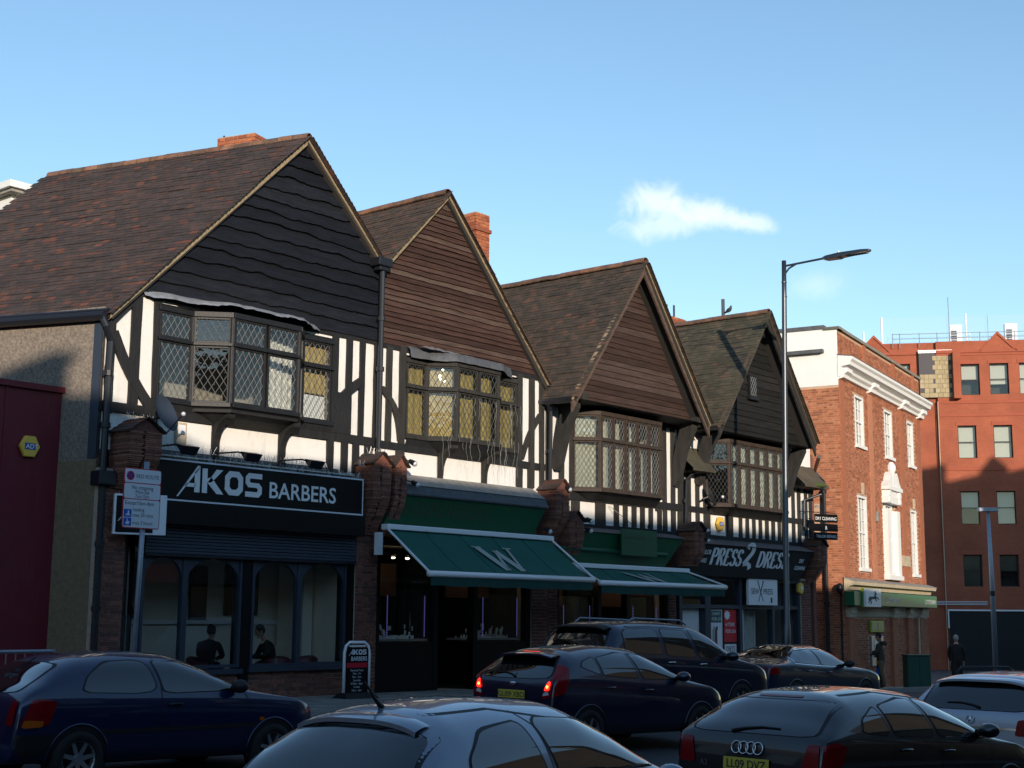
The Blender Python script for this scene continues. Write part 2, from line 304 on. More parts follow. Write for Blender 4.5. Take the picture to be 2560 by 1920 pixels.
for x in xr[:-1]:
    for a, b in ((KY, KY+.13),):
        z0, z1 = road_z(x, KY), road_z(x+2.5, KY)
        kb.add([(x+.004, a, z0-.1), (x+2.496, a, z1-.1), (x+2.496, b, z1-.1), (x+.004, b, z0-.1), (x+.004, a+.015, z0+.12), (x+2.496, a+.015, z1+.12), (x+2.496, b, z1+.12), (x+.004, b, z0+.12)],
               [(0, 1, 5, 4), (1, 2, 6, 5), (2, 3, 7, 6), (3, 0, 4, 7), (4, 5, 6, 7)])
struct(kb.build('kerb', 'kerb'))
sm = bpy.data.meshes.new('paving_slab'); q = MB(False).box(Fr(0, 0, 90), -.298, .298, -.298, .298, -.04, .012); sm.from_pydata(q.v, [], q.f); sm.materials.append(M['paving'])
for i in range(18):
    for j in range(5):
        x, y = 13.3+.605*i+(.3 if j % 2 else 0), 17.66+.605*j
        t = min(1, (y-KY-.14)/(20.6-KY)); z = (road_z(x, KY)+.115)*(1-t)+pave_z(x)*t
        inst('paving_slab', sm, (x, y, z+rng.uniform(-.003, .003)), (0, math.radians(1.1) if x > 22 else .010, 0), PV)
op = MB(False); rows = [[Vector((x, y, road_z(x, -1)+.12)) for x in xr] for y in (-1, -4.2)]
struct(op.grid(rows).build('opposite_pavement', 'paving'))

# ------------------------------------------------------------------ brickwork, roofs, timber, windows
def brick_mesh(L, H, Dp, m):
    me = bpy.data.meshes.new('brick'); b = .004
    q = MB(False).box(Fr(0, 0, 90), -L/2, L/2, 0, Dp, 0, H); v = q.v
    v = [Vector((p.x*(1-b/L), p.y, p.z)) for p in v]; me.from_pydata(v, [], q.f); me.materials.append(M[m]); return me
BM = {}
def bricks(parent, fr, s0, s1, z0, z1, m, gauge=.067, L=.200, dp=.012, holes=(), indiv=True, jit=.003, mask=None, pick=None):
    """Flemish bond in front of a wall face; single objects sharing one mesh, or joined when past the limit."""
    H = gauge-.010; hd = L*.48; key = (m, L, H)
    if key not in BM: BM[key] = (brick_mesh(L*KF, H*KF, .05*KF, m), brick_mesh(hd*KF, H*KF, .05*KF, m))
    ang = math.atan2(fr.u.y, fr.u.x); rot = (0, 0, ang); out = []; r = 0; z = z0
    while z+H <= z1+.002:
        s = s0-(.0 if r % 2 else L*.74); k = 0
        while s < s1:
            w = L if k % 2 == 0 else hd; a, b = max(s, s0), min(s+w, s1)
            if b-a > .03 and not any(a < h[1] and b > h[0] and z < h[3]-.01 and z+H > h[2]+.01 for h in holes) and (mask is None or mask((a+b)/2, z)): out.append((a, b, z, w))
            s += w+.010; k += 1
        z += gauge; r += 1
    rest = out
    if indiv:
        ind = out if pick is None else sorted(out, key=pick)[:300]; st = set(map(id, ind)); rest = [b for b in out if id(b) not in st]
        for a, b, z, w in ind:
            me = BM[key][0 if w == L else 1]; full = w
            inst('brick', me, kf(fr.p((a+b)/2, dp-.05+rng.uniform(-jit, jit), z)), rot, parent, ((b-a)/full, 1, 1) if b-a < full-.002 else None)
    if rest:
        q = MB()
        for a, b, z, w in rest: j = rng.uniform(-jit, jit); q.box(fr, a+.001, b-.001, -.03, dp+j, z, z+H)
        stuff(q.build('bricks', m, parent))
TM = {}
def tile_mesh(m):
    if m not in TM:
        me = bpy.data.meshes.new('roof_tile'); w, l, t = .078*KF, .15*KF, .013*KF
        v = [(-w, 0, 0), (w, 0, 0), (w, l, -.015), (-w, l, -.015), (-w, 0, t), (w, 0, t), (w, l, t-.015), (-w, l, t-.015)]
        me.from_pydata(v, [], [(0, 1, 5, 4), (1, 2, 6, 5), (3, 0, 4, 7), (4, 5, 6, 7), (3, 2, 1, 0)]); me.materials.append(M[m]); TM[m] = me
    return TM[m]
def slope(roof, a, b, ridge, y0, y1, skew, m, nind, seed):
    """a = (x,z) at the ridge, b = (x,z) at the eave, tiles laid in courses from the eave up."""
    r2 = random.Random(seed); ex = Vector((skew, 1, 0)).normalized(); dn = Vector((b[0]-a[0], 0, b[1]-a[1])); Ls = dn.length; dn.normalize()
    nm = ex.cross(dn); nm = nm if nm.z > 0 else -nm; upv = nm.cross(ex); upv = upv if upv.z > 0 else -upv
    n = int(Ls/.098); tiles = []; exl = (y1-y0)/ex.y
    for i in range(n):
        w = Ls-i*.098; j = 0; off = .0825 if i % 2 else 0
        while off+j*.165 < exl:
            t = off+j*.165; p = Vector((a[0], y0, a[1]))+ex*t+dn*w
            p += nm*(.030*nz1(t*.35+w*.5, seed)+.012*nz1(t*1.3, seed+i*.31)+r2.uniform(-.003, .003)+.012); tiles.append((p, r2.uniform(-.02, .02), 1.)); j += 1
        if i % 2: tiles.append((Vector((a[0], y0, a[1]))+ex*-.0375+dn*w+nm*(.030*nz1(w*.5, seed)+.012), 0., .5))
    e1 = ex if ex.cross(upv).dot(nm) > 0 else -ex
    tiles.sort(key=lambda q: (kf(q[0])-Vector((0, 0, 1.6))).length); me = tile_mesh(m)
    ind, rest = tiles[:nind], tiles[nind:]
    for p, tw, sc in ind:
        mx = Matrix((e1, upv, nm)).transposed() @ Matrix.Rotation(tw, 3, 'Z'); inst('roof_tile', me, kf(p), mx.to_euler(), roof, (sc, 1, 1) if sc < 1 else None)
    q = MB(); src = [v.co/KF for v in me.vertices]
    for p, tw, sc in rest:
        c, s = math.cos(tw), math.sin(tw)
        q.add([p+e1*(v.x*sc*c-v.y*s)+upv*(v.x*sc*s+v.y*c)+nm*v.z for v in src], [(0, 1, 5, 4), (1, 2, 6, 5), (3, 0, 4, 7), (4, 5, 6, 7)])
    stuff(q.build('roof_tiles', m, roof))
def roof(house, pk, lf, rg, y0, y1, skew, m, nind=300, seed=1, rtiles=True):
    sk = lambda y: skew*(y-18.5); t = .10; q = MB()
    for e in (lf, rg):
        d = Vector((e[0]-pk[0], e[1]-pk[1])).normalized(); nx, nzz = abs(d[1]), abs(d[0]); sg = -1 if e is lf else 1
        ring = lambda y: [Vector((pk[0]+sk(y), y, pk[1])), Vector((e[0]+sk(y), y, e[1])), Vector((e[0]+sk(y)-sg*nx*t, y, e[1]-nzz*t)), Vector((pk[0]+sk(y)-sg*nx*t*.02, y, pk[1]-t*1.3))]
        q.hull(ring(y0+.03), ring(y1-.03))
    rf = q.build('roof', 'underlay', house, fixn=True)
    slope(rf, pk, lf, None, y0, y1, skew, m, nind, seed)
    if rtiles: slope(rf, pk, rg, None, y0, y1, skew, m, 0, seed+5)
    n = int((y1-y0)/.30); rm = bpy.data.meshes.new('ridge_tile'); q = MB(False); arc = [(.115*math.sin(a), .10*math.cos(a)-.055) for a in [R(-100+200*i/8) for i in range(9)]]
    q.grid([[Vector((x*KF, y*KF, z*KF)) for x, z in arc] for y in (0, .297)]); q.grid([[Vector((x*.86*KF, y*KF, (z-.012)*KF)) for x, z in arc] for y in (0, .297)])
    for i in range(8): q.add([(arc[i+j][0]*f*KF, 0, (arc[i+j][1]-(.012 if f < 1 else 0))*KF) for j, f in ((0, 1), (1, 1), (1, .86), (0, .86))], [(0, 1, 2, 3)])
    rm.from_pydata(q.v, [], q.f); rm.materials.append(M['ridge'])
    for i in range(n):
        y = y0+i*.30; inst('ridge_tile', rm, kf((pk[0]+sk(y), y, pk[1]+.045+.012*nz1(i*.6, seed))), (rng.uniform(-.012, .012), rng.uniform(-.03, .03), -math.atan(skew)+rng.uniform(-.02, .02)), rf)
    return rf
def boards(house, pk, lf, rg, zb, d, m, n, wave, seed, fr=ROW, thick=.028, inset=.03, edge=None):
    """feather-edged boards clipped to the gable; every one its own object"""
    sl = (lf[0]-pk[0])/(lf[1]-pk[1]); sr = (rg[0]-pk[0])/(rg[1]-pk[1])
    xl = lambda z: min(pk[0], max(lf[0], pk[0]+sl*(z-pk[1])))+inset; xrr = lambda z: max(pk[0], min(rg[0], pk[0]+sr*(z-pk[1])))-inset
    top = pk[1]-.06; g = (top-zb)/n
    for i in range(n):
        z0 = zb+i*g; z1 = min(z0+g*1.22, top); q = MB(); c = 54 if wave > .015 else 18; rows = [[], [], []]
        for j in range(c+1):
            u = j/c; a, b = xl(z0), xrr(z0); x = a+(b-a)*u; a1, b1 = xl(z1), xrr(z1); x1 = a1+(b1-a1)*u
            dz = wave*(nz1(x*.8+i*5.3, seed)+.7*nz1(x*2.7+i*2.1, seed+3)+.5*nz1(x*7+i*1.7, seed+6)+.25*nz1(x*17+i, seed+8))*2+g*.22*nz1(i*3.7, seed+11)
            if i == 0: dz *= .3
            od = d+thick*1.6+.006*nz1(x*2+i, seed+9)
            rows[0].append(fr.p(x, d-.01, z0+dz)); rows[1].append(fr.p(x, od, z0+dz)); rows[2].append(fr.p(x1, d+.004, z1))
        o = q.grid(rows).build('weatherboard', m, house)
        if edge: o.data.materials.append(M[edge]); [setattr(p, 'material_index', 1) for p in o.data.polygons if p.index < c]
def timber(house, x0, z0, x1, z1, w, m='timber_black', d0=-.01, d1=.045, bow=0., name='timber', fr=ROW, seed=None):
    sd = rng.random()*50 if seed is None else seed; n = 10; L = math.hypot(x1-x0, z1-z0); tx, tz = (x1-x0)/L, (z1-z0)/L; A, B = [], []
    for i in range(n+1):
        t = i/n; b = bow*math.sin(math.pi*t); cx, cz = x0+(x1-x0)*t-tz*b, z0+(z1-z0)*t+tx*b; j = .010*nz1(t*L*2.2, sd); k = .010*nz1(t*L*2.2+9, sd)
        A.append((cx-tz*(w/2+j), cz+tx*(w/2+j))); B.append((cx+tz*(w/2+k), cz-tx*(w/2+k)))
    return MB().prism(fr, A+B[::-1], d0, d1+rng.uniform(-.006, .006)).build(name, m, house)
def lattice(mb, fr, s0, s1, z0, z1, d, dx=.125, asp=1.62, w=.011):
    for sg in (1, -1):
        H = (z1-z0)/asp; c = s0-H+dx*.35 if sg > 0 else s0+dx*.35; end = s1 if sg > 0 else s1+H
        while c < end:
            pts = []
            f = lambda s: z0+asp*(s-c) if sg > 0 else z0+asp*(c-s)
            lo, hi = (c, c+H) if sg > 0 else (c-H, c); a, b = max(lo, s0), min(hi, s1)
            if b-a > .01:
                za, zb_ = f(a), f(b); L = math.hypot(b-a, zb_-za); nx, nzv = -(zb_-za)/L*w/2, (b-a)/L*w/2
                mb.add([fr.p(a+nx, d, za+nzv), fr.p(a-nx, d, za-nzv), fr.p(b-nx, d, zb_-nzv), fr.p(b+nx, d, zb_+nzv), fr.p(a, d+.006, za), fr.p(b, d+.006, zb_)], [(1, 2, 5, 4), (4, 5, 3, 0), (0, 3, 2, 1)])
            c += dx
def leaded(bay, fm, fr, s0, s1, z0, z1, bar=.035, d=0., came='came', pm='pane', dx=.125, tilt=0.):
    for a in ((s0, s0+bar, z0, z1), (s1-bar, s1, z0, z1)): fm.box(fr, a[0], a[1], d-.03, d+.03, a[2], a[3])
    for a in ((z0, z0+bar), (z1-bar, z1)): fm.box(fr, s0+bar, s1-bar, d-.03, d+.028, *a)
    return (fr, s0+bar, s1-bar, z0+bar, z1-bar, d, came, pm, dx, tilt)
def panes(bay, lst):
    for fr, s0, s1, z0, z1, d, came, pm, dx, tilt in lst:
        t = rng.uniform(-.004, .004)+tilt; q = MB(); t2 = rng.uniform(-.003, .003)
        q.add([fr.p(s0, d-t2, z0), fr.p(s1, d+t2, z0), fr.p(s1, d+t2+t, z1), fr.p(s0, d-t2+t, z1)], [(0, 1, 2, 3)]); q.build('window_pane', pm, bay)
        q = MB(); lattice(q, fr, s0, s1, z0, z1, d+.006, dx); q.build('lead_lattice', came, bay)
def curtain(house, pts, z0, z1, m, amp=.03, name='curtain', per=.16):
    rows = [[], []]
    for (ax, ay), (bx, by) in zip(pts[:-1], pts[1:]):
        L = math.hypot(bx-ax, by-ay); n = max(2, int(L/.03)); nx, ny = (by-ay)/L, -(bx-ax)/L
        for i in range(n+1):
            t = i/n; o = amp*math.sin(2*math.pi*t*L/per+3*nz1(t*L*2, ax)); x, y = ax+(bx-ax)*t+nx*o, ay+(by-ay)*t+ny*o
            rows[0].append(Vector((x, y, z0))); rows[1].append(Vector((x, y, z1)))
    return MB().grid(rows).build(name, m, house, smooth=True)
def room(house, x0, x1, y0, y1, z0, z1, m='room_mid', name='room'):
    q = MB(); v = [(x, y, z) for z in (z0, z1) for x, y in ((x0, y0), (x1, y0), (x1, y1), (x0, y1))]
    return q.add(v, [(0, 1, 2, 3), (7, 6, 5, 4), (1, 5, 6, 2), (2, 6, 7, 3), (3, 7, 4, 0)]).build(name, m, house)
def text(parent, fr, s, z, body, h, m='letter_white', d=.01, sx=1., bold=.0, align='LEFT', shear=0., k=True, ext=.004, name='lettering', zdir=None):
    cu = bpy.data.curves.new('t', 'FONT'); cu.body = body; cu.size = 1.4; cu.offset = bold; cu.align_x = align; cu.shear = shear; cu.resolution_u = 3
    ob = bpy.data.objects.new('t', cu); col.objects.link(ob); dg = bpy.context.evaluated_depsgraph_get(); me = bpy.data.meshes.new_from_object(ob.evaluated_get(dg))
    q = MB(k); vs = [fr.p(s+v.co.x*h*sx, d, z+v.co.y*h) for v in me.vertices] if zdir is None else [zdir(v.co.x*h*sx, v.co.y*h) for v in me.vertices]
    q.add(vs, [tuple(p.vertices) for p in me.polygons]); bpy.data.objects.remove(ob); bpy.data.curves.remove(cu); bpy.data.meshes.remove(me)
    return q.build(name, m, parent)
def ell(cx, cz, rx, rz, a0, a1, n=14): return [(cx+rx*math.cos(R(a0+(a1-a0)*i/n)), cz+rz*math.sin(R(a0+(a1-a0)*i/n))) for i in range(n+1)]
SER = {'P': [[(.16, 0), (.16, 1)], [(.16, .97)]+ell(.36, .745, .24, .235, 90, -90)+[(.16, .51)]], 'D': [[(.16, 0), (.16, 1)], [(.16, .97)]+ell(.30, .5, .38, .47, 90, -90)+[(.16, .03)]],
       'R': [[(.16, 0), (.16, 1)], [(.16, .97)]+ell(.34, .755, .24, .225, 90, -90)+[(.16, .53)], [(.36, .53), (.68, 0)]],
       'E': [[(.16, 0), (.16, 1)], [(.10, .97), (.56, .97), (.58, .84)], [(.16, .51), (.44, .51)], [(.10, .03), (.58, .03), (.62, .18)]],
       'S': [[(.54, .78)]+ell(.34, .745, .20, .225, 20, 250)+ell(.34, .255, .23, .225, 70, -160)+[(.10, .22)]], 'A': [[(.08, 0), (.36, 1)], [(.36, 1), (.66, 0)], [(.18, .34), (.54, .34)]],
       'N': [[(.14, 0), (.14, 1)], [(.14, 1), (.66, 0)], [(.66, 0), (.66, 1)]], 'W': [[(.05, 1), (.27, 0)], [(.27, 0), (.48, .85)], [(.48, .85), (.70, 0)], [(.70, 0), (.93, 1)]],
       '2': [ell(.34, .72, .24, .26, 170, -40)+[(.08, .05)], [(.08, .05), (.42, .10), (.60, .0), (.66, -.14)]]}
SERW = {'P': .70, 'D': .80, 'R': .76, 'E': .70, 'S': .66, 'A': .74, 'N': .80, 'W': 1.0, '2': .74}
def serif(parent, P3, body, h, m, sx=.8, sh=0., thick=.15, thin=.05, k=True, sp=1.0, serifs=True):
    """ribbon letters with thick stems and thin bars; P3(s, z) maps print space to the surface"""
    q = MB(k); cur = 0
    for ch in body:
        if ch == ' ': cur += .4*h*sx; continue
        for st in SER[ch]:
            L, Rr = [], []
            for i, (x, z) in enumerate(st):
                a, b = st[max(i-1, 0)], st[min(i+1, len(st)-1)]; dx, dz = b[0]-a[0], b[1]-a[1]; l = math.hypot(dx, dz) or 1
                w = (thin+(thick-thin)*abs(dz/l)**1.5)/2
                if ch in 'WAN' and dz/l*dx < 0 or (ch in 'WA' and dx/l > 0 and dz > 0): w = (thick if dz < 0 else thin*1.2)/2
                L.append((x-dz/l*w, z+dx/l*w)); Rr.append((x+dz/l*w, z-dx/l*w))
            f = lambda p: P3(cur+(p[0]+sh*p[1])*h*sx, p[1]*h)
            q.grid([[f(p) for p in L], [f(p) for p in Rr]])
            if serifs and len(st) == 2 and abs(st[0][1]-st[1][1]) > .9:
                for x, z in st:
                    if 0.01 < z < .99 or (ch == 'A' and z > .9) or (ch in 'NW' and z < .1): continue
                    zz = (0, .045) if z < .5 else (.955, 1); q.add([f((x-.13, zz[0])), f((x+.13, zz[0])), f((x+.13, zz[1])), f((x-.13, zz[1]))], [(0, 1, 2, 3)])
        cur += SERW[ch]*h*sx*sp
    return q.build('lettering', m, parent)
# ------------------------------------------------------------------ the four timber-framed shops, upper floors
def wallplate(house, x0, x1, z0, z1, holes, m='plaster', d0=-.12, d1=0., fr=ROW, name='wall'):
    """wall slab cut round rectangular openings (a, b, c, d)"""
    q = MB(); xs_ = sorted({x0, x1}|{h[0] for h in holes}|{h[1] for h in holes}); 
    for a, b in zip(xs_[:-1], xs_[1:]):
        zz = sorted([(h[2], h[3]) for h in holes if h[0] <= a+1e-6 and h[1] >= b-1e-6]); z = z0
        for c, d in zz:
            if c > z: q.box(fr, a, b, d0, d1, z, c)
            z = max(z, d)
        if z1 > z: q.box(fr, a, b, d0, d1, z, z1)
    return q.build(name, m, house)
def bayset(house, cols, z0, zt, z1, fmat, came, pms, dx=.125, sill=.07, head=.09, tw=.05, name='bay_window', outline=None, tilt={}):
    """cols: (frame, s0, s1); a sill, transom and head run round the outline"""
    fm = MB(); pl = []
    for i, (fr, a, b) in enumerate(cols):
        pm = pms[i % len(pms)]
        pl.append(leaded(None, fm, fr, a, b, z0, zt-tw/2, came=came, pm=pm, dx=dx, tilt=tilt.get(i, 0))); pl.append(leaded(None, fm, fr, a, b, zt+tw/2, z1, came=came, pm=pm, dx=dx, tilt=tilt.get(i, 0)))
    for (ax, ay), (bx, by) in zip(outline[:-1], outline[1:]):
        fr = Fr.two((ax, ay), (bx, by)); L = fr.len
        for zc0, zc1, o in ((z0-sill, z0, .09), (zt-tw/2, zt+tw/2, .075), (z1, z1+head, .06)): fm.box(fr, -.012, L+.012, -.06, o, zc0, zc1)
    for (x, y) in outline[1:-1]: fm.tube([(x, y+.01, z0), (x, y+.01, z1)], .055, 8)
    bay = fm.build(name, fmat, house, bevel=.006); panes(bay, pl); return bay
def columns(fr, s0, s1, n, gap=.05):
    w = (s1-s0)/n; return [(fr, s0+i*w+gap/2, s0+(i+1)*w-gap/2) for i in range(n)]
def mullions(house, fr, s0, s1, n, z0, z1, m, w=.06):
    q = MB(); st = (s1-s0)/n
    for i in range(n+1): q.box(fr, s0+i*st-w/2, s0+i*st+w/2, -.04, .045, z0, z1)
    return q.build('mullions', m, house)
def bracket(house, x, z0, z1, m='timber_black', w=.13, out=.42, fr=ROW, name='bracket'):
    """curved jetty bracket springing from the wall to carry what is above"""
    h = z1-z0; q = MB(); prof = [(0, z0), (.05, z0)]+[(.05+(out-.05)*(1-math.cos(R(a))), z0+.04+(h-.10)*math.sin(R(a))) for a in range(0, 91, 15)]+[(out, z1), (0, z1)]
    q.hull([fr.p(x-w/2, d, z) for d, z in prof], [fr.p(x+w/2, d, z) for d, z in prof]); return q.build(name, m, house, fixn=True)
def corbel(house, x, w, zt, zb, proj=.52, base=.16, name='corbel'):
    """creasing-tile corbel with a little gabled roof, ridge running back to the wall"""
    q = MB(); zh = zt-.20; z = zb; n = int((zh-zb)/.030); hw = w/2
    for i in range(n):
        t = i/(n-1); d = base+(proj-base)*(1 if t > .62 else math.sin(R(90*t/.62))**1.3); ww = hw*(1 if t > .62 else .90+.10*t); j = lambda: rng.uniform(-.007, .007)
        for a, b in ((-ww, -ww*.15+j()*4), (-ww*.15+.03, ww)): q.box(ROW, x+a+j(), x+b+j(), -.02, d+j(), z+i*.030, z+i*.030+.025)
    c = q.build(name, 'thin_tile', house)
    q = MB(); q.prism(ROW, [(x-hw*.97, zb), (x+hw*.97, zb), (x+hw*.97, zh), (x-hw*.97, zh)], -.02, base*.8); q.prism(ROW, [(x-hw*.96, zh-.02), (x+hw*.96, zh-.02), (x, zt-.03)], 0, proj-.02)
    q.box(ROW, x-hw*.96, x+hw*.96, 0, proj*.55, zh-.25, zh); q.build('mortar_core', 'brick_shop', c)
    q = MB()
    for sg in (-1, 1):
        for k in range(4):
            t0, t1 = k/4, (k+1.35)/4; a = lambda t: (x+sg*(hw+.05)*(1-min(t, 1)), zh-.03+(zt+.03-zh)*min(t, 1))
            p0, p1 = a(t0), a(t1); o = .022
            q.add([ROW.p(p0[0], proj+.05, p0[1]+o), ROW.p(p0[0], -.02, p0[1]+o), ROW.p(p1[0], -.02, p1[1]+.005), ROW.p(p1[0], proj+.05, p1[1]+.005),
                   ROW.p(p0[0], proj+.05, p0[1]-.005), ROW.p(p0[0], -.02, p0[1]-.005), ROW.p(p1[0], -.02, p1[1]-.012), ROW.p(p1[0], proj+.05, p1[1]-.012)],
                  [(0, 1, 2, 3), (7, 6, 5, 4), (0, 3, 7, 4), (0, 4, 5, 1)])
    q.build('corbel_tiles', 'tile1', c); return c
def pipe(house, pts, r=.045, collars=(), name='downpipe', m='pipe_black'):
    q = MB(); q.tube(pts, r, 10)
    for p in collars: q.tube([(p[0], p[1], p[2]-.04), (p[0], p[1], p[2]+.04)], r*1.45, 10)
    return q.build(name, m, house, smooth=False)

# ---- shop 1: barber's
H1 = thing('timber_framed_shop', (15, 18.5, .2), 'black and white timbered shop with black wavy-edged boarded gable above the barber fascia', 'building')
PK1, LF1, RG1 = (16.03, 10.0), (12.12, 6.12), (17.95, 8.09)
roof(H1, PK1, LF1, RG1, 18.36, 24.1, -.295, 'tile1', 300, 1)
MB().prism(ROW, [(12.35, 6.45), (17.95, 6.45), (17.95, 8.05), (16.03, 9.93), (12.35, 6.32)], -.14, -.02).build('gable_wall', 'underlay', H1)
boards(H1, (16.03, 9.95), (12.20, 6.14), (18.02, 8.0), 6.60, 0., 'board_black', 14, .022, 2, thick=.042, edge='board_edge')
boards_l = None
wallplate(H1, 12.62, 18.0, 4.05, 6.62, [(13.10, 16.88, 4.86, 6.42)])
MB().prism(ROW, [(12.2, 4.05), (12.62, 4.05), (12.62, 6.50), (12.2, 6.10)], -.12, 0).build('wall', 'plaster', H1)
for e, nm in (((12.16, 6.16), 'l'), ((17.98, 8.06), 'r')):
    q = MB(); n = 24; a = (16.03, 9.98); rows = [[], [], []]
    for i in range(n+1):
        t = i/n; x, z = a[0]+(e[0]-a[0])*t, a[1]+(e[1]-a[1])*t; j = .006*nz1(i*.7, e[0]); lw = .075 if e[0] < a[0] else .0; rb = .035 if e[0] > a[0] else 0; rows[0].append(ROW.p(x, .02, z-.07-lw+rb)); rows[1].append(ROW.p(x, .13+j, z-.045-lw+rb*.7)); rows[2].append(ROW.p(x, .14+j, z+.005-lw*.35))
    q.grid(rows).build('verge_mortar', 'verge_mortar', H1)
# timbers
T = lambda *a, **k: timber(H1, *a, **k)
T(12.27, 4.6, 12.27, 6.2, .14); T(12.71, 4.75, 12.71, 6.55, .17); T(13.13, 4.75, 13.10, 6.62, .13); T(12.28, 6.05, 12.62, 6.42, .12)
T(12.30, 5.86, 13.06, 4.76, .17, bow=-.06, d1=.055); T(12.15, 4.71, 17.98, 4.71, .15, d1=.05)
T(12.72, 6.58, 18.0, 6.58, .10, d1=.03); T(16.94, 4.75, 16.94, 6.55, .15); T(17.285, 4.75, 17.285, 6.55, .14); T(17.61, 4.75, 17.61, 6.55, .12); T(17.98, 4.2, 17.98, 6.55, .13)
T(16.95, 5.22, 17.60, 5.80, .16, bow=.05, d1=.07, seed=3); MB().box(ROW, 16.84, 17.32, 0, .06, 4.78, 5.52).build('boarded_panel', 'timber_black', H1)
for x in (13.10, 16.87, 17.22, 17.5, 17.8): T(x, 4.1, x, 4.66, .15)
for x in (14.35, 15.76): T(x, 4.08, x, 4.66, .15); bracket(H1, x, 4.25, 4.80)
MB().box(ROW, 13.05, 17.1, -.02, .02, 4.08, 4.14).build('fascia_ledge', 'lead_dull', H1)
# bay
p = .45; ol = [(13.12, 18.48), (13.80, 18.48), (14.28, 18.05), (15.70, 18.05), (16.14, 18.48), (16.86, 18.48)]
c_ = Fr.two(ol[1], ol[2]); f_ = Fr.two(ol[2], ol[3]); r_ = Fr.two(ol[3], ol[4]); w1 = Fr.two(ol[0], ol[1]); w5 = Fr.two(ol[4], ol[5])
cols = columns(w1, 0, w1.len, 1)+columns(c_, 0, c_.len, 1)+columns(f_, 0, f_.len, 2)+columns(r_, 0, r_.len, 1)+columns(w5, 0, w5.len, 1)
bayset(H1, cols, 4.95, 5.91, 6.36, 'frame_black', 'came', ['pane'], outline=ol)
q = MB(); q.add([(x, y-.07, 4.87) for x, y in ol]+[(x, 18.5, 4.62) for x, y in ol], [(i, i+1, 7+i, 6+i) for i in range(5)]); q.build('bay_soffit', 'timber_black', H1)
q = MB(); q.add([(x, y-.03, 4.80) for x, y in ol]+[(x, y-.03, 4.90) for x, y in ol], [(i, i+1, 7+i, 6+i) for i in range(5)]); q.build('bay_apron', 'timber_black', H1)
MB().box(ROW, 13.1, 16.88, -.15, .02, 6.36, 6.48).build('lintel', 'timber_black', H1)
q = MB(); q.add([(x, y-.06, 6.455) for x, y in ol]+[(ol[-1][0], 18.6, 6.455), (ol[0][0], 18.6, 6.455)], [tuple(range(8))]); q.build('bay_head', 'timber_black', H1)
rows = [[], [], []]; pts = [(12.80, 18.40), (13.2, 18.32), (13.78, 18.24), (14.25, 17.92), (15.72, 17.92), (16.22, 18.26), (16.5, 18.4)]; m_ = 60
def along(pts, t):
    L = [math.dist(a, b) for a, b in zip(pts[:-1], pts[1:])]; s = t*sum(L)
    for (a, b), l in zip(zip(pts[:-1], pts[1:]), L):
        if s <= l or (a, b) == (pts[-2], pts[-1]): return (a[0]+(b[0]-a[0])*s/l, a[1]+(b[1]-a[1])*s/l)
        s -= l
for i in range(m_+1):
    x, y = along(pts, i/m_); w = .020*nz1(i*.35, 4)+.010*nz1(i*1.1, 5)
    rows[0].append((x, 18.47, 6.67+w*.5)); rows[1].append((x, y+.05+w, 6.595+w)); rows[2].append((x, y+w, 6.535+1.6*w))
MB().grid(rows).build('lead_flashing', 'lead', H1, smooth=True)
room(H1, 13.0, 16.95, 18.63, 21.0, 4.8, 6.5)
curtain(H1, [(15.2, 18.42), (16.05, 18.60)], 4.95, 6.35, 'curtain_net'); curtain(H1, [(16.25, 18.62), (16.85, 18.62)], 5.45, 6.35, 'curtain_ochre', .01); MB().box(ROW, 16.22, 16.84, -.13, -.12, 4.95, 5.42).build('window_board', 'sign_white', H1)
# side wall, gutter, downpipe, chimney
SK = Fr.two((12.14-.295*5.6, 24.1), (12.14, 18.5)); Ls = SK.len
MB().box(SK, 0, Ls, -.2, 0., 3.87, 6.25).build('side_wall', 'pebbledash', H1); MB().box(SK, 0, Ls, -.2, .008, -.2, 3.87).build('side_wall', 'tan_render', H1)
MB().box(SK, Ls-.16, Ls+.0, -.05, .02, 3.9, 6.2).build('corner_strip', 'frame_navy', H1)
a, b = SK.p(0, .10, 6.20), SK.p(Ls+.1, .10, 6.08); q = MB(); q.tube([a, b], .075, 8); q.tube([a+Vector((.06, 0, .09)), b+Vector((.06, 0, .09))], .04, 6); q.build('gutter', 'pipe_black', H1)
pipe(H1, [(12.06, 18.42, 6.05), (12.10, 18.36, 5.92), (12.22, 18.40, 5.7), (12.20, 18.40, 3.68)], .055, [(12.2, 18.4, 5.2), (12.2, 18.4, 4.4)]); MB().box(ROW, 12.05, 12.35, .0, .25, 3.48, 3.70).build('hopper', 'pipe_black', H1, bevel=.02)
pipe(H1, [(12.2, 18.38, 3.5), (12.2, 18.38, .2)], .05, [(12.2, 18.38, 2.6), (12.2, 18.38, 1.65)])
MB().add([Vector((12.14, 24.1, -.2)), Vector((17.9, 24.1, -.2)), Vector((17.9, 24.1, 6.2)), Vector((14.4, 24.1, 9.9)), Vector((10.5, 24.1, 6.2)), Vector((10.5, 24.1, -.2))], [(0, 1, 2, 3, 4, 5)]).build('back_wall', 'tan_render', H1)
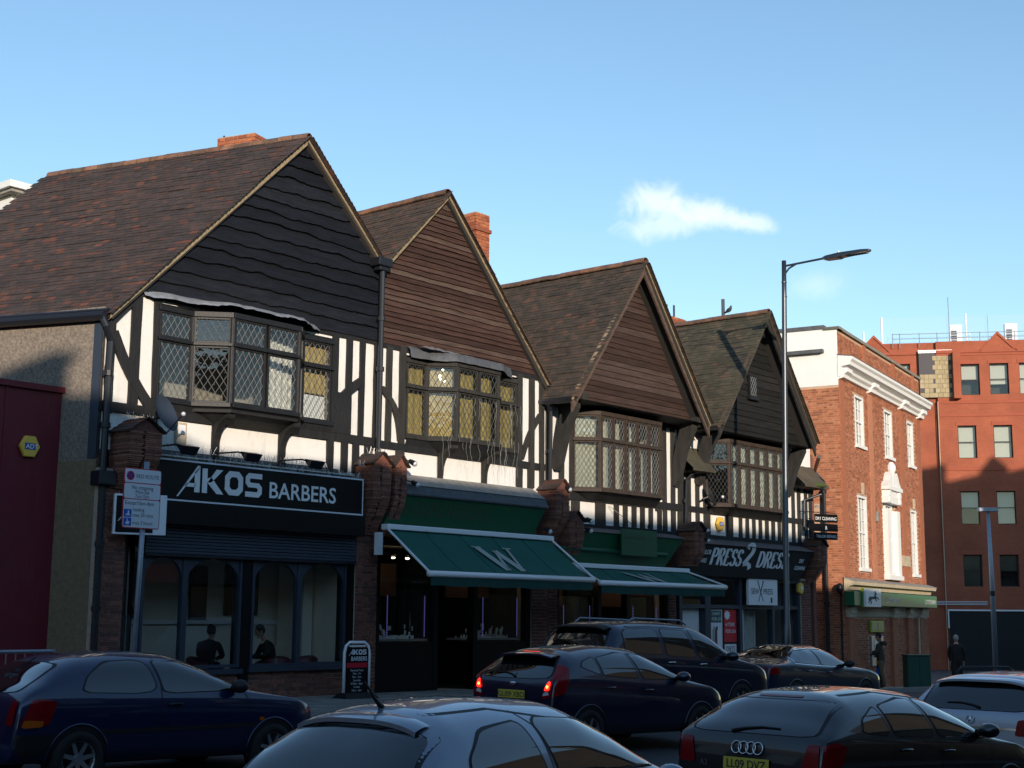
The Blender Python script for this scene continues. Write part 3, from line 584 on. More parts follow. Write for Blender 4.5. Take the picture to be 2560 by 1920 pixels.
def chimney(house, x0, x1, y0, y1, z0, zt, corb=True, ang=90):
    f1 = Fr(x0, y0, ang); W_, L_ = x1-x0, y1-y0; q = MB(); q.box(f1, 0, W_, -L_, 0, z0, zt-.005); c = q.build('chimney', 'mortar', house)
    pt = lambda s, d: tuple(f1.p(s, d, 0)[:2]); f2 = Fr.two(pt(0, -L_), pt(0, 0)); f3 = Fr.two(pt(W_, 0), pt(W_, -L_))
    for f, L in ((f1, x1-x0), (f2, y1-y0), (f3, y1-y0)): bricks(c, f, -.012, L+.012, z0, zt, 'brick_chimney', gauge=.075, dp=.014)
    if corb:
        q = MB(); q.box(f1, -.05, W_+.05, -L_-.05, .05, zt-.44, zt-.36); q.build('chimney_course', 'brick_chimney', c)
    return c
chimney(H1, 16.95, 17.85, 21.0, 21.86, 9.2, 10.94, corb=False, ang=73.6)

# ---- shop 2: jeweller with brown boards
H2 = thing('timber_framed_shop', (20.4, 18.5, .2), 'timbered shop with weathered brown boarded gable and long green awning marked W', 'building')
PK2, LF2, RG2 = (19.74, 9.86), (17.97, 8.02), (22.95, 6.40)
roof(H2, PK2, LF2, RG2, 18.36, 26, 0, 'tile2', 300, 2)
MB().prism(ROW, [(17.95, 6.45), (22.9, 6.45), (19.74, 9.80), (17.95, 7.95)], -.14, -.02).build('gable_wall', 'underlay', H2)
boards(H2, (19.74, 9.82), (18.04, 8.0), (22.93, 6.36), 6.60, 0., 'board_brown', 30, .008, 5, edge='board_edge')
wallplate(H2, 18.0, 22.98, 4.1, 6.62, [(18.72, 22.03, 4.86, 6.40)])
for e in ((17.98, 8.0), (22.94, 6.42)):
    q = MB(); a = (19.74, 9.84); rows = [[], [], []]
    for i in range(21): t = i/20; x, z = a[0]+(e[0]-a[0])*t, a[1]+(e[1]-a[1])*t; j = .006*nz1(i*.7, e[0]); lw = .075 if e[0] < a[0] else .0; rb = .035 if e[0] > a[0] else 0; rows[0].append(ROW.p(x, .02, z-.07-lw+rb)); rows[1].append(ROW.p(x, .13+j, z-.045-lw+rb*.7)); rows[2].append(ROW.p(x, .14+j, z+.005-lw*.35))
    q.grid(rows).build('verge_mortar', 'verge_mortar', H2)
T = lambda *a, **k: timber(H2, *a, m=k.pop('m', 'timber_grey'), **k)
T(18.06, 4.2, 18.06, 6.55, .10); T(18.31, 4.75, 18.31, 6.55, .14); T(18.66, 4.2, 18.66, 6.6, .15); T(18.10, 5.75, 18.62, 4.82, .13, bow=.14, d1=.055)
T(18.0, 4.69, 22.95, 4.66, .14, m='timber_black', d1=.05); T(18.0, 6.56, 22.95, 6.54, .10, m='timber_black', d1=.035); T(22.12, 4.2, 22.12, 6.55, .17); T(22.515, 4.2, 22.515, 6.5, .15); T(22.86, 4.2, 22.84, 6.5, .13); T(22.20, 4.80, 22.80, 5.75, .12, bow=.06, d1=.05)
for x in (18.6, 19.75, 21.03, 22.15, 22.47): T(x, 4.15, x, 4.62, .14)
for x in (19.75, 21.03): bracket(H2, x, 4.25, 4.80, 'timber_grey')
ol = [(18.74, 18.48), (19.32, 18.48), (19.76, 18.08), (20.97, 18.08), (21.40, 18.48), (22.02, 18.48)]
fs = [Fr.two(a, b) for a, b in zip(ol[:-1], ol[1:])]; cols = sum([columns(f, 0, f.len, 2 if i == 2 else 1) for i, f in enumerate(fs)], [])
BW2 = bayset(H2, cols, 4.93, 5.86, 6.32, 'timber_grey', 'came_dark', ['pane_old', 'pane', 'pane_old', 'pane_old', 'pane_old', 'pane_old'], outline=ol)
q = MB(); q.add([(x, y-.07, 4.85) for x, y in ol]+[(x, 18.5, 4.60) for x, y in ol], [(i, i+1, 7+i, 6+i) for i in range(5)]); q.build('bay_soffit', 'timber_black', H2)
q = MB(); q.add([(x, y-.06, 6.43) for x, y in ol]+[(ol[-1][0], 18.6, 6.43), (ol[0][0], 18.6, 6.43)], [tuple(range(8))]); q.build('bay_head', 'timber_black', H2)
MB().box(ROW, 18.7, 22.05, -.15, .02, 6.32, 6.46).build('lintel', 'timber_black', H2)
rows = [[], [], []]; pts = [(18.75, 18.34), (19.3, 18.26), (19.72, 17.95), (21.0, 17.95), (21.5, 18.28), (21.8, 18.4)]
for i in range(51):
    x, y = along(pts, i/50); w = .014*nz1(i*.4, 8); rows[0].append((x, 18.47, 6.64+w)); rows[1].append((x, y+.03, 6.55+w)); rows[2].append((x, y, 6.40+w))
MB().grid(rows).build('bay_hood', 'lead_dull', H2, smooth=True)
rows = [[], []]
for i in range(31):
    t = i/30; x = 18.95+1.6*t; w = .03*nz1(i*.5, 3); rows[0].append((x, 18.40, 6.68+w)); rows[1].append((x, 18.16+w, 6.585+w))
MB().grid(rows).build('lead_flashing', 'lead', H2, smooth=True)
room(H2, 18.6, 22.1, 18.63, 21.0, 4.8, 6.5)
curtain(H2, [(18.76, 18.62), (19.32, 18.60), (19.84, 18.24), (20.9, 18.24), (21.4, 18.60), (22.0, 18.62)], 4.95, 6.3, 'curtain_ochre', .012, per=.22)
q = MB(); q.box(ROW, 17.72, 18.08, .05, .30, 7.98, 8.14); q.box(ROW, 17.78, 18.02, .09, .26, 7.90, 7.98); q.build('hopper', 'pipe_black', H2, bevel=.02)
pipe(H2, [(17.92, 18.32, 7.95), (17.93, 18.34, 4.30)], .055, [(17.925, 18.33, 6.05), (17.925, 18.33, 7.0)])
pipe(H2, [(22.80, 18.3, 6.05), (22.98, 18.34, 5.85), (22.98, 18.36, 4.3)], .05, [(22.98, 18.36, 5.0)])
MB().add([(17.9, 25.9, 0), (22.9, 25.9, 0), (22.9, 25.9, 6.4), (19.7, 25.9, 9.8), (17.9, 25.9, 8)], [(0, 1, 2, 3, 4)]).build('back_wall', 'tan_render', H2)
chimney(H2, 22.96, 23.40, 20.5, 21.15, 7.6, 10.62)

# ---- shops 3 and 4: jettied gables with barge boards
def jetty(house, cx, hw, pkz, ftz, zb, m, nb, bm, tm, nind, seed, yb=17.6, yg=18.0):
    pk, lf, rg = (cx, pkz), (cx-hw, ftz), (cx+hw, ftz); roof(house, pk, lf, rg, yb-.05, 26, 0, tm, nind, seed)
    fg = Fr(0, yg, 90); sl = (pkz-ftz)/hw; gw = (pkz-.12-zb)/sl
    MB().prism(fg, [(cx-gw, zb), (cx+gw, zb), (cx, pkz-.14)], -.5, -.01).build('gable_wall', 'underlay', house)
    boards(house, (cx, pkz-.12), (cx-gw, zb), (cx+gw, zb), zb, 0., m, nb, .005, seed+20, fr=fg, inset=.02, thick=.022)
    fb = Fr(0, yb, 90)
    for sg in (-1, 1):
        q = MB(); e = (cx+sg*(hw+.02), ftz-.04); n = 12; A, B = [], []
        for i in range(n+1): t = i/n; x, z = cx+(e[0]-cx)*t, pkz-.05+(e[1]-pkz+.05)*t; A.append((x, z)); B.append((x, z-.25-.015*nz1(i*.6, seed)-(.02 if i == n else 0)))
        q.prism(fb, A+B[::-1], -.045, .0); q.build('barge_board', bm, house)
        q = MB(); q.prism(fb, [(x, z+.045) for x, z in A]+[(x, z) for x, z in A[::-1]], -.06, .03); q.build('verge_mortar', 'verge_mortar' if seed < 4 else 'barge', house)
        q = MB(); q.prism(fb, [(x, z-.03) for x, z in A]+[(x, z-.06) for x, z in A[::-1]], -.42, -.046); q.build('soffit', 'timber_black', house)
    return pk
H3 = thing('timber_framed_shop', (25.5, 18.5, 0), 'timbered shop with overhanging brown boarded gable and broad many-light oriel above green fascia', 'building')
jetty(H3, 25.42, 2.62, 9.47, 6.05, 6.10, 'board_brown_dark', 24, 'barge', 'tile3', 300, 3)
wallplate(H3, 22.98, 28.1, 3.5, 6.2, [(23.98, 27.0, 4.24, 5.98)])
T = lambda *a, **k: timber(H3, *a, m=k.pop('m', 'timber_grey'), **k)
for x, w in ((23.05, .10), (23.53, .15), (23.88, .13), (27.14, .13), (27.44, .13), (27.80, .15), (28.07, .10)): T(x, 4.1 if x < 23.9 else 4.0, x, 6.15, w)
T(22.98, 4.12, 28.15, 4.14, .15, m='timber_black', d1=.06); T(22.98, 6.08, 28.15, 6.08, .14, m='timber_black'); T(23.0, 3.5, 28.15, 3.50, .12, m='timber_black')
for x, w in ((23.55, .18), (24.02, .28), (24.92, .35), (25.52, .16), (25.86, .15), (26.20, .15), (26.53, .14), (26.87, .14), (27.22, .14), (27.46, .14), (27.80, .16), (28.07, .14)): T(x, 3.5, x, 4.08, w)
ol = [(23.92, 18.48), (24.38, 18.07), (26.66, 18.07), (27.06, 18.48)]; fs = [Fr.two(a, b) for a, b in zip(ol[:-1], ol[1:])]
cols = columns(fs[0], 0, fs[0].len, 1)+columns(fs[1], 0, fs[1].len, 5, .04)+columns(fs[2], 0, fs[2].len, 1)
bayset(H3, cols, 4.30, 5.36, 5.90, 'frame_brown', 'came', ['pane_old'], dx=.10, outline=ol, name='oriel_window'); mullions(H3, fs[1], 0, fs[1].len, 5, 4.28, 5.9, 'frame_brown', .05)
for z, o in ((4.22, -.06), (5.99, -.05)): q = MB(); q.add([(x, y+o, z) for x, y in ol]+[(ol[-1][0], 18.6, z), (ol[0][0], 18.6, z)], [tuple(range(6))]); q.build('oriel_board', 'timber_grey', H3)
q = MB(); q.add([(x, y-.05, 4.24) for x, y in ol]+[(x, 18.5, 4.05) for x, y in ol], [(i, i+1, 5+i, 4+i) for i in range(3)]); q.build('oriel_soffit', 'timber_black', H3)
q = MB(); q.add([(22.9, 17.7, 6.09), (28.0, 17.7, 6.09), (28.0, 18.6, 6.09), (22.9, 18.6, 6.09)], [(0, 1, 2, 3)]); q.build('jetty_soffit', 'timber_black', H3)
for x in (23.32, 27.85):
    q = MB(); f = Fr(x, 18.5, 0); pr = [(0.0, 4.70), (.10, 4.62), (.18, 4.75), (.36, 5.4), (.62, 5.95), (.62, 6.08), (.30, 6.08), (.06, 5.3)]
    q.hull([Vector((x-.10, 18.5-d, z)) for d, z in pr], [Vector((x+.10, 18.5-d, z)) for d, z in pr]); q.build('bracket', 'timber_grey', H3, fixn=True); MB().box(ROW, x-.1, x+.1, -.05, .82, 6.08, 6.22).build('beam_end', 'timber_grey', H3)
room(H3, 23.9, 27.1, 18.63, 21, 4.2, 6.0); curtain(H3, [(24.0, 18.55), (24.45, 18.25), (25.3, 18.25)], 4.3, 5.9, 'curtain_net', .02); curtain(H3, [(25.7, 18.28), (26.1, 18.28)], 4.3, 5.9, 'curtain_net', .03); curtain(H3, [(26.2, 18.30), (26.66, 18.28)], 4.3, 5.5, 'curtain_net', .03)
a, b = (22.82, 17.62, 6.03), (22.82, 22, 6.06); q = MB(); q.tube([a, b], .07, 8); q.build('gutter', 'pipe_black', H3)
MB().add([(22.9, 25.9, 0), (28.1, 25.9, 0), (28.1, 25.9, 6.1), (25.4, 25.9, 9.4), (22.9, 25.9, 6.1)], [(0, 1, 2, 3, 4)]).build('back_wall', 'tan_render', H3)

H4 = thing('timber_framed_shop', (31.3, 18.5, -.2), 'timbered shop with dark boarded gable holding one tiny window above the dry cleaner fascia', 'building')
jetty(H4, 30.88, 2.36, 9.24, 6.08, 6.02, 'board_dark', 18, 'timber_grey', 'tile4', 300, 4)
wallplate(H4, 28.1, 34.6, 3.4, 6.2, [(29.3, 32.75, 4.26, 5.95)])
T = lambda *a, **k: timber(H4, *a, m=k.pop('m', 'timber_grey'), **k)
for x in (28.2, 28.48, 28.85, 29.2, 33.0, 33.55, 33.86, 34.25, 34.5): T(x, 3.5, x, 5.0, .13)
for x in (29.2, 33.0, 33.4): T(x, 4.9, x, 6.1, .13)
T(28.1, 4.14, 34.6, 4.13, .13, m='timber_black', d1=.06); T(28.1, 3.50, 34.6, 3.50, .12, m='timber_black'); T(29.3, 5.98, 32.8, 5.98, .10)
for x in (29.33, 30.32)+tuple(30.84+.325*i for i in range(8)): T(x, 3.5, x, 4.1, .28 if x == 30.32 else .13)
ol = [(29.20, 18.48), (29.68, 18.07), (32.40, 18.07), (32.82, 18.48)]; fs = [Fr.two(a, b) for a, b in zip(ol[:-1], ol[1:])]
cols = columns(fs[0], 0, fs[0].len, 1)+columns(fs[1], 0, fs[1].len, 6, .04)+columns(fs[2], 0, fs[2].len, 1)
bayset(H4, cols, 4.30, 5.32, 5.82, 'frame_brown', 'came_dark', ['pane_old'], dx=.10, outline=ol, name='oriel_window'); mullions(H4, fs[1], 0, fs[1].len, 6, 4.28, 5.9, 'frame_brown', .05)
for z, o in ((4.22, -.06), (5.91, -.05)): q = MB(); q.add([(x, y+o, z) for x, y in ol]+[(ol[-1][0], 18.6, z), (ol[0][0], 18.6, z)], [tuple(range(6))]); q.build('oriel_board', 'frame_brown', H4)
q = MB(); q.add([(x, y-.05, 4.24) for x, y in ol]+[(x, 18.5, 4.05) for x, y in ol], [(i, i+1, 5+i, 4+i) for i in range(3)]); q.build('oriel_soffit', 'timber_black', H4)
q = MB(); q.add([(28.5, 17.7, 6.0), (33.2, 17.7, 6.0), (33.2, 18.6, 6.0), (28.5, 18.6, 6.0)], [(0, 1, 2, 3)]); q.build('jetty_soffit', 'timber_black', H4)
for x in (28.85, 33.15):
    q = MB(); pr = [(0.0, 4.80), (.10, 4.72), (.18, 4.85), (.36, 5.4), (.62, 5.9), (.62, 6.03), (.30, 6.03), (.06, 5.3)]
    q.hull([Vector((x-.10, 18.5-d, z)) for d, z in pr], [Vector((x+.10, 18.5-d, z)) for d, z in pr]); q.build('bracket', 'timber_grey', H4, fixn=True)
room(H4, 29.2, 32.8, 18.63, 21, 4.2, 6.0); curtain(H4, [(29.72, 18.18), (32.36, 18.18)], 4.3, 5.8, 'curtain_white', .02, per=.12)
fg = Fr(0, 17.93, 90); q = MB()
w4 = MB(); pl = [leaded(None, w4, fg, 30.45, 30.85, 7.05, 7.62, came='came', dx=.10)]; wn4 = w4.build('gable_window', 'frame_black', H4); panes(wn4, pl); MB().box(fg, 30.42, 30.9, -.05, .06, 6.98, 7.05).build('window_sill', 'frame_black', H4)
# pent roofs between the gables with moss
for nm, h, x0, x1, zz in (('a', H4, 27.95, 28.95, 5.0), ('b', H4, 33.35, 34.7, 5.02)):
    rows = [[Vector((x0+(x1-x0)*i/8, 18.5-d, z+.02*nz1(i+d*9, 5))) for i in range(9)] for d, z in ((.0, zz+.62), (.25, zz+.3), (.5, zz+.06), (.5, zz), (0, zz+.0))]
    MB().grid(rows).build('pent_roof', 'tile4', h)
MB().ball((34.25, 18.06, 5.10), (.34, .14, .07), 12, 7).build('moss', 'moss', H4, smooth=True)
pipe(H4, [(28.32, 18.2, 5.0), (28.18, 18.34, 4.8), (28.18, 18.38, 3.7)], .045, [(28.18, 18.38, 4.3)])
pipe(H4, [(34.2, 17.95, 5.02), (34.35, 18.05, 4.88), (34.0, 18.38, 4.7), (33.98, 18.4, 3.9)], .04)
MB().box(Fr(34.6, 18.5, 0), 0, 7, -.0, .15, -1, 6).build('side_wall', 'brick_shop', H4)
MB().add([(28.1, 25.9, -.5), (34.6, 25.9, -.5), (33.2, 25.9, 6.1), (30.9, 25.9, 9.2), (28.1, 25.9, 6.1)], [(0, 1, 2, 3, 4)]).build('back_wall', 'tan_render', H4)
c = chimney(H4, 31.55, 32.3, 21.0, 21.55, 8.6, 9.72, corb=False)
for x, zt in ((31.68, 10.08), (32.04, 10.12)): MB().tube([(x, 21.2, 9.7), (x, 21.2, zt)], .03, 8).build('flue_pipe', 'lamp_steel', c)
MB().tube([(30.95, 18.95, 9.2), (30.95, 18.95, 9.78)], .045, 10).build('flue_pipe', 'lamp_steel', H4)
# ------------------------------------------------------------------ shop fronts
def pier(house, x0, x1, z0, z1, d=.10, skip=()):
    c = MB().box(ROW, x0, x1, -.3, d, z0, z1).build('pier', 'mortar', house); bricks(c, Fr(0, 18.5-d, 90), x0, x1, z0+.01, z1, 'brick_shop', holes=skip); return c
def arched(house, fm, x0, x1, z0, z1, d=0., arch=.42, bar=.05):
    """arched shop light: bars and two spandrels go to fm; returns the pane corners"""
    fm.box(ROW, x0, x0+bar, d-.05, d+.05, z0, z1); fm.box(ROW, x1-bar, x1, d-.05, d+.05, z0, z1); fm.box(ROW, x0+bar, x1-bar, d-.05, d+.05, z0, z0+bar); fm.box(ROW, x0+bar, x1-bar, d-.05, d+.05, z1-bar, z1)
    c = (x0+x1)/2; hw = (x1-x0)/2-bar
    for sg in (-1, 1):
        pts = [(c+sg*hw*math.cos(R(a)), z1-arch+(arch-bar)*math.sin(R(a))) for a in range(0, 91, 10)]+[(c+sg*hw, z1-bar+.001)]
        fm.prism(ROW, pts, d-.03, d+.03)
    return MB().box(ROW, x0+bar, x1-bar, d-.008, d-.002, z0+bar, z1-bar).build('shop_window', 'shop_glass', house)
# ---- barber
pier(H1, 12.14, 12.66, .15, 3.75); pier(H1, 17.50, 18.03, .15, 3.2)
corbel(H1, 12.66, .58, 4.54, 3.45, .52); corbel(H1, 17.72, .46, 4.48, 3.0, .50); corbel(H2, 18.20, .30, 4.47, 3.0, .50)
MB().box(ROW, 12.66, 13.02, -.25, -.15, .15, 2.9).build('side_door', 'black_gloss', H1); MB().box(ROW, 12.66, 12.74, -.15, .05, .15, 2.9).build('door_jamb', 'black_matt', H1); MB().box(ROW, 12.78, 12.84, -.15, -.13, 2.16, 2.26).build('door_label', 'sign_white', H1)
fm = MB(); fm.box(ROW, 13.0, 15.02, -.08, .12, .62, .70); fm.box(ROW, 15.16, 17.36, -.08, .12, .64, .72)
for a in ((13.02, 13.84), (13.84, 14.98), (15.20, 16.23), (16.23, 17.32)): arched(H1, fm, a[0], a[1], .72, 2.50, .02)
fm.build('window_frame', 'frame_navy', H1)
MB().box(ROW, 15.0, 15.18, -.2, .06, .15, 2.5).build('black_post', 'black_gloss', H1); MB().box(ROW, 17.34, 17.50, -.2, .07, .15, 3.0).build('black_post', 'black_gloss', H1)
for a, b in ((13.02, 14.98), (15.2, 17.32)):
    c = MB().box(ROW, a, b, -.2, .03, .15, .64).build('stall_riser', 'mortar', H1); bricks(c, Fr(0, 18.47, 90), a, b, .17, .64, 'brick_shop')
MB().box(ROW, 13.0, 17.48, -.1, .35, 2.95, 3.31).build('shutter_box', 'black_gloss', H1, bevel=.01)
for i in range(9): MB().prism(Fr(13.0, 18.5, 90), [(0, 2.50+i*.052), (4.45, 2.50+i*.052), (4.45, 2.548+i*.052), (0, 2.548+i*.052)], .10, .155-.004*(i % 2)).build('shutter_slat', 'frame_navy', H1, bevel=.012)
MB().box(ROW, 13.0, 17.45, .09, .165, 2.462, 2.498).build('shutter_rail', 'pipe_black', H1)
# fascia sign with its lettering
S1 = thing('fascia_sign', (15.1, 18.15, 3.3), 'long black barber fascia sign with white edging and angular white letters', 'sign')
MB().box(ROW, 12.86, 17.40, .10, .35, 3.315, 3.965).build('board', 'black_gloss', S1)
q = MB(); b = .022
for a in ((12.86, 17.40, 3.94, 3.965), (12.86, 17.40, 3.315, 3.34), (12.86, 12.882, 3.34, 3.94), (17.378, 17.40, 3.34, 3.94)): q.box(ROW, a[0], a[1], .35, .356, a[2], a[3])
q.build('border', 'sign_face', S1)
def P2(polys, fr, s, z, sc, d, parent, m='letter_white', k=True, ext=.006, sx=1.):
    q = MB(k)
    for p in polys: q.prism(fr, [(s+x*sc*sx, z+y*sc) for x, y in p], d, d+ext)
    return q.build('lettering', m, parent)
AK = [[(0, -.22), (.07, -.22), (1.10, 1.0), (1.10, 1.08), (1.00, 1.08)], [(.86, 0), (1.12, 0), (1.12, 1.08), (.86, .80)], [(.36, .20), (.9, .20), (.9, .36), (.50, .36)],
      [(1.24, 0), (1.49, 0), (1.49, 1), (1.24, 1)], [(1.49, .42), (1.95, 1), (2.28, 1), (1.74, .48)], [(1.49, .60), (1.70, .66), (2.33, 0), (1.98, 0), (1.49, .44)]]
def octring(x0, x1, t, c=.22, y0=0, y1=1):
    o = [(x0+c, y0), (x1-c, y0), (x1, y0+c), (x1, y1-c), (x1-c, y1), (x0+c, y1), (x0, y1-c), (x0, y0+c)]; i = [(x0+t+c*.5, y0+t), (x1-t-c*.5, y0+t), (x1-t, y0+t+c*.5), (x1-t, y1-t-c*.5), (x1-t-c*.5, y1-t), (x0+t+c*.5, y1-t), (x0+t, y1-t-c*.5), (x0+t, y0+t+c*.5)]
    return [[o[j], o[(j+1) % 8], i[(j+1) % 8], i[j]] for j in range(8)]
def esss(x0, w, t=.22):
    c = .16; return [[(x0+c, 1), (x0+w, 1), (x0+w, 1-t), (x0+c+.1, 1-t), (x0+t, .84-.1), (x0, 1-c)], [(x0, 1-c), (x0+t, .84-.1), (x0+t, .64), (x0+.3, .60), (x0+c, .40), (x0, .56)],
                     [(x0+c, .40), (x0+.3, .60), (x0+w-c, .60), (x0+w-.3, .40)], [(x0+w-.3, .40), (x0+w-c, .60), (x0+w, .44), (x0+w, c), (x0+w-t, .26), (x0+w-t, .36)], [(x0+w, c), (x0+w-c, 0), (x0, 0), (x0, t), (x0+w-c-.1, t), (x0+w-t, .26)]]
AKOS = AK+octring(2.40, 3.34, .24)+esss(3.48, .88)
FS = Fr(0, 18.5, 90)
P2(AKOS, FS, 13.38, 3.475, .39, .352, S1); text(S1, FS, 15.22, 3.49, 'BARBERS', .27, d=.358, sx=1.02, bold=.018)
# projecting sign box on the left pier
S2 = thing('projecting_sign', (12.6, 18.0, 2.75), 'white-edged black projecting sign box behind the parking restriction plate', 'sign'); f = Fr(12.50, 18.5, 0)
MB().add([(12.42, 17.62, 2.74), (13.04, 17.98, 2.74), (13.04, 17.98, 3.40), (12.42, 17.62, 3.40)], []).v
pf = Fr.two((12.30, 18.20), (13.02, 17.88)); MB().box(pf, 0, pf.len, -.12, 0, 2.75, 3.36).build('box', 'sign_face', S2, bevel=.01); MB().box(pf, .03, pf.len-.20, 0, .004, 2.78, 3.33).build('panel', 'black_gloss', S2); MB().box(pf, .3, .4, -.35, -.1, 3.0, 3.1).build('bracket', 'pipe_black', S2)
P2([[(0, -.22), (.07, -.22), (1.10, 1.0), (1.10, 1.08), (1.00, 1.08)]], pf, .06, 2.98, .14, .005, S2)
# interior
room(H1, 12.9, 17.45, 18.60, 20.2, .18, 2.6, 'room_cream', 'shop_interior'); MB().box(ROW, 12.95, 17.4, -1.68, -1.63, 1.40, 1.47).build('dado_rail', 'white_paint', H1)
MB().box(ROW, 17.18, 17.40, -1.6, -.9, .18, 2.58).build('brick_nib', 'room_cream', H1)
for x0, x1, z0, z1, nm in ((13.5, 14.2, 1.5, 2.45, 0), (15.25, 15.6, 1.45, 2.4, 1), (16.0, 16.75, 1.55, 2.45, 2)):
    P_ = thing('framed_poster', ((x0+x1)/2, 20.15, z0), ('framed poster of a dark-jacketed head on the barber shop cream wall', 'narrow black-framed poster on the barber wall beside the seated man', 'black-framed poster with pale strip on the barber wall')[nm], 'poster')
    MB().box(ROW, x0, x1, -1.68, -1.64, z0, z1).build('frame', 'black_gloss', P_); MB().box(ROW, x0+.03, x1-.03, -1.64, -1.635, z0+.03, z1-.03).build('print', ('room_mid', 'window_dark', 'window_dark')[nm], P_)
    if nm == 0: MB().prism(ROW, [(13.62, 1.54), (14.12, 1.54), (14.02, 1.80), (13.92, 1.9), (13.96, 2.2), (13.85, 2.34), (13.72, 2.30), (13.70, 2.05), (13.78, 1.92), (13.64, 1.75)], -1.635, -1.63).build('portrait', 'hair_dark', P_)
    if nm == 2: MB().box(ROW, x1-.22, x1-.03, -2.275, -2.27, z0+.03, z1-.03).build('pale_strip', 'sign_face', P_)
tag(MB().box(ROW, 12.84, 12.98, -.14, -.13, .98, 1.55).build('price_list', 'print_dark'), 'dark price list with white lines stuck in the barber doorway', 'notice')
for i in range(7): pass
# ---- jeweller, left unit
def fasc(house, xb0, xb1, xt0, xt1, zb, zt, db, dt, m, name='fascia'):
    q = MB(); q.add([ROW.p(xb0, db, zb), ROW.p(xb1, db, zb), ROW.p(xt1, dt, zt), ROW.p(xt0, dt, zt), ROW.p(xb0, -.05, zb), ROW.p(xb1, -.05, zb), ROW.p(xt1, -.05, zt), ROW.p(xt0, -.05, zt)], [(0, 1, 2, 3), (4, 5, 1, 0), (3, 2, 6, 7), (1, 5, 6, 2), (0, 3, 7, 4)])
    return q.build(name, m, house)
fasc(H2, 17.98, 22.26, 18.16, 22.50, 3.20, 3.74, .30, .42, 'green_fascia')
fasc(H2, 18.12, 22.54, 18.22, 22.54, 3.75, 3.95, .46, .40, 'lead_dull', 'lead_roll'); fasc(H2, 18.2, 22.5, 18.4, 22.5, 3.95, 4.18, .42, .06, 'stone_weathered', 'lead_slope'); MB().tube([ROW.p(18.12, .44, 3.78), ROW.p(22.54, .44, 3.78)], .035, 8).build('fascia_roll', 'lead_dull', H2)
t_ = lambda s, z: ROW.p(18.26+s, .303+.12*(z+.20)/.54, 3.40+z); serif(H2, t_, 'WARRENDERS', .26, 'gold_dim', sx=1.30, thick=.13, thin=.045, sp=1.0)
def awning(x0t, x1t, zt, x0f, x1f, zf, label, wx, wz):
    A = thing('awning', ((x0t+x1t)/2, 18, zt), label, 'awning', None)
    yt, yf = 17.98, 16.82; n = 12
    rows = [[Vector((x0t+.05+(x1t-x0t-.1)*i/20+((x0f-x0t)+((x1f-x1t)-(x0f-x0t))*i/20)*t, yt+(yf-yt)*t, zt+(zf-zt)*t-(.03+.02*nz1(i*.35, x0t))*math.sin(math.pi*t)+.007*nz1(i*1.3, t*3)*t)) for i in range(21)] for t in [j/n for j in range(n+1)]]
    MB().grid(rows).build('canopy', 'green_cloth', A, smooth=True)
    for i in (4, 8, 12, 16): MB().tube([r[i]+Vector((0, 0, .004)) for r in rows], .006, 4, False).build('cloth_seam', 'green_dark', A)
    q = MB(); q.box(ROW, x0t-.03, x1t+.03, .40, .58, zt+.0, zt+.10); q.build('cassette', 'white_metal', A, bevel=.02)
    q = MB(); q.tube([(x0f, yf, zf), (x1f, yf, zf)], .055, 10); q.build('front_bar', 'white_metal', A, smooth=True)
    for x, xf in ((x0t, x0f), (x1t, x1f)): MB().tube([(x+.0, yt, zt+.03), (xf+.02, yf, zf+.03)], .022, 6).build('side_arm', 'white_metal', A)
    for x in (x0t-.04, x1t+.04): MB().box(ROW, x-.05, x+.05, .30, .42, zt-.45, zt-.05).build('wall_bracket', 'white_metal', A)
    rows = [[Vector((x0f+.05+(x1f-x0f-.1)*i/40, yf-.01+.012*math.sin(i*1.1)*t, zf-.05-.155*t+.008*t*math.sin(i*.7))) for i in range(41)] for t in (0, .5, 1)]
    MB().grid(rows).build('valance', 'green_dark', A, smooth=True)
    ex = Vector((1, 0, 0)); dn = Vector((0, yf-yt, zf-zt)); L = dn.length; dn.normalize(); nn = Vector((0, dn.z, -dn.y)); nn = nn if nn.z > 0 else -nn
    serif(A, lambda s, z: Vector((wx+s, yt, zt))+dn*(L*.86-z)+nn*.012+Vector(((x0f-x0t)*.5, 0, 0)), 'W', wz, 'cloth_grey', sx=1.25, thick=.18, thin=.06)
    return A
awning(17.84, 22.56, 3.09, 17.72, 22.45, 2.29, 'green shop awning with white front bar and broad grey letter W, under the lead-capped fascia', 19.85, .80)
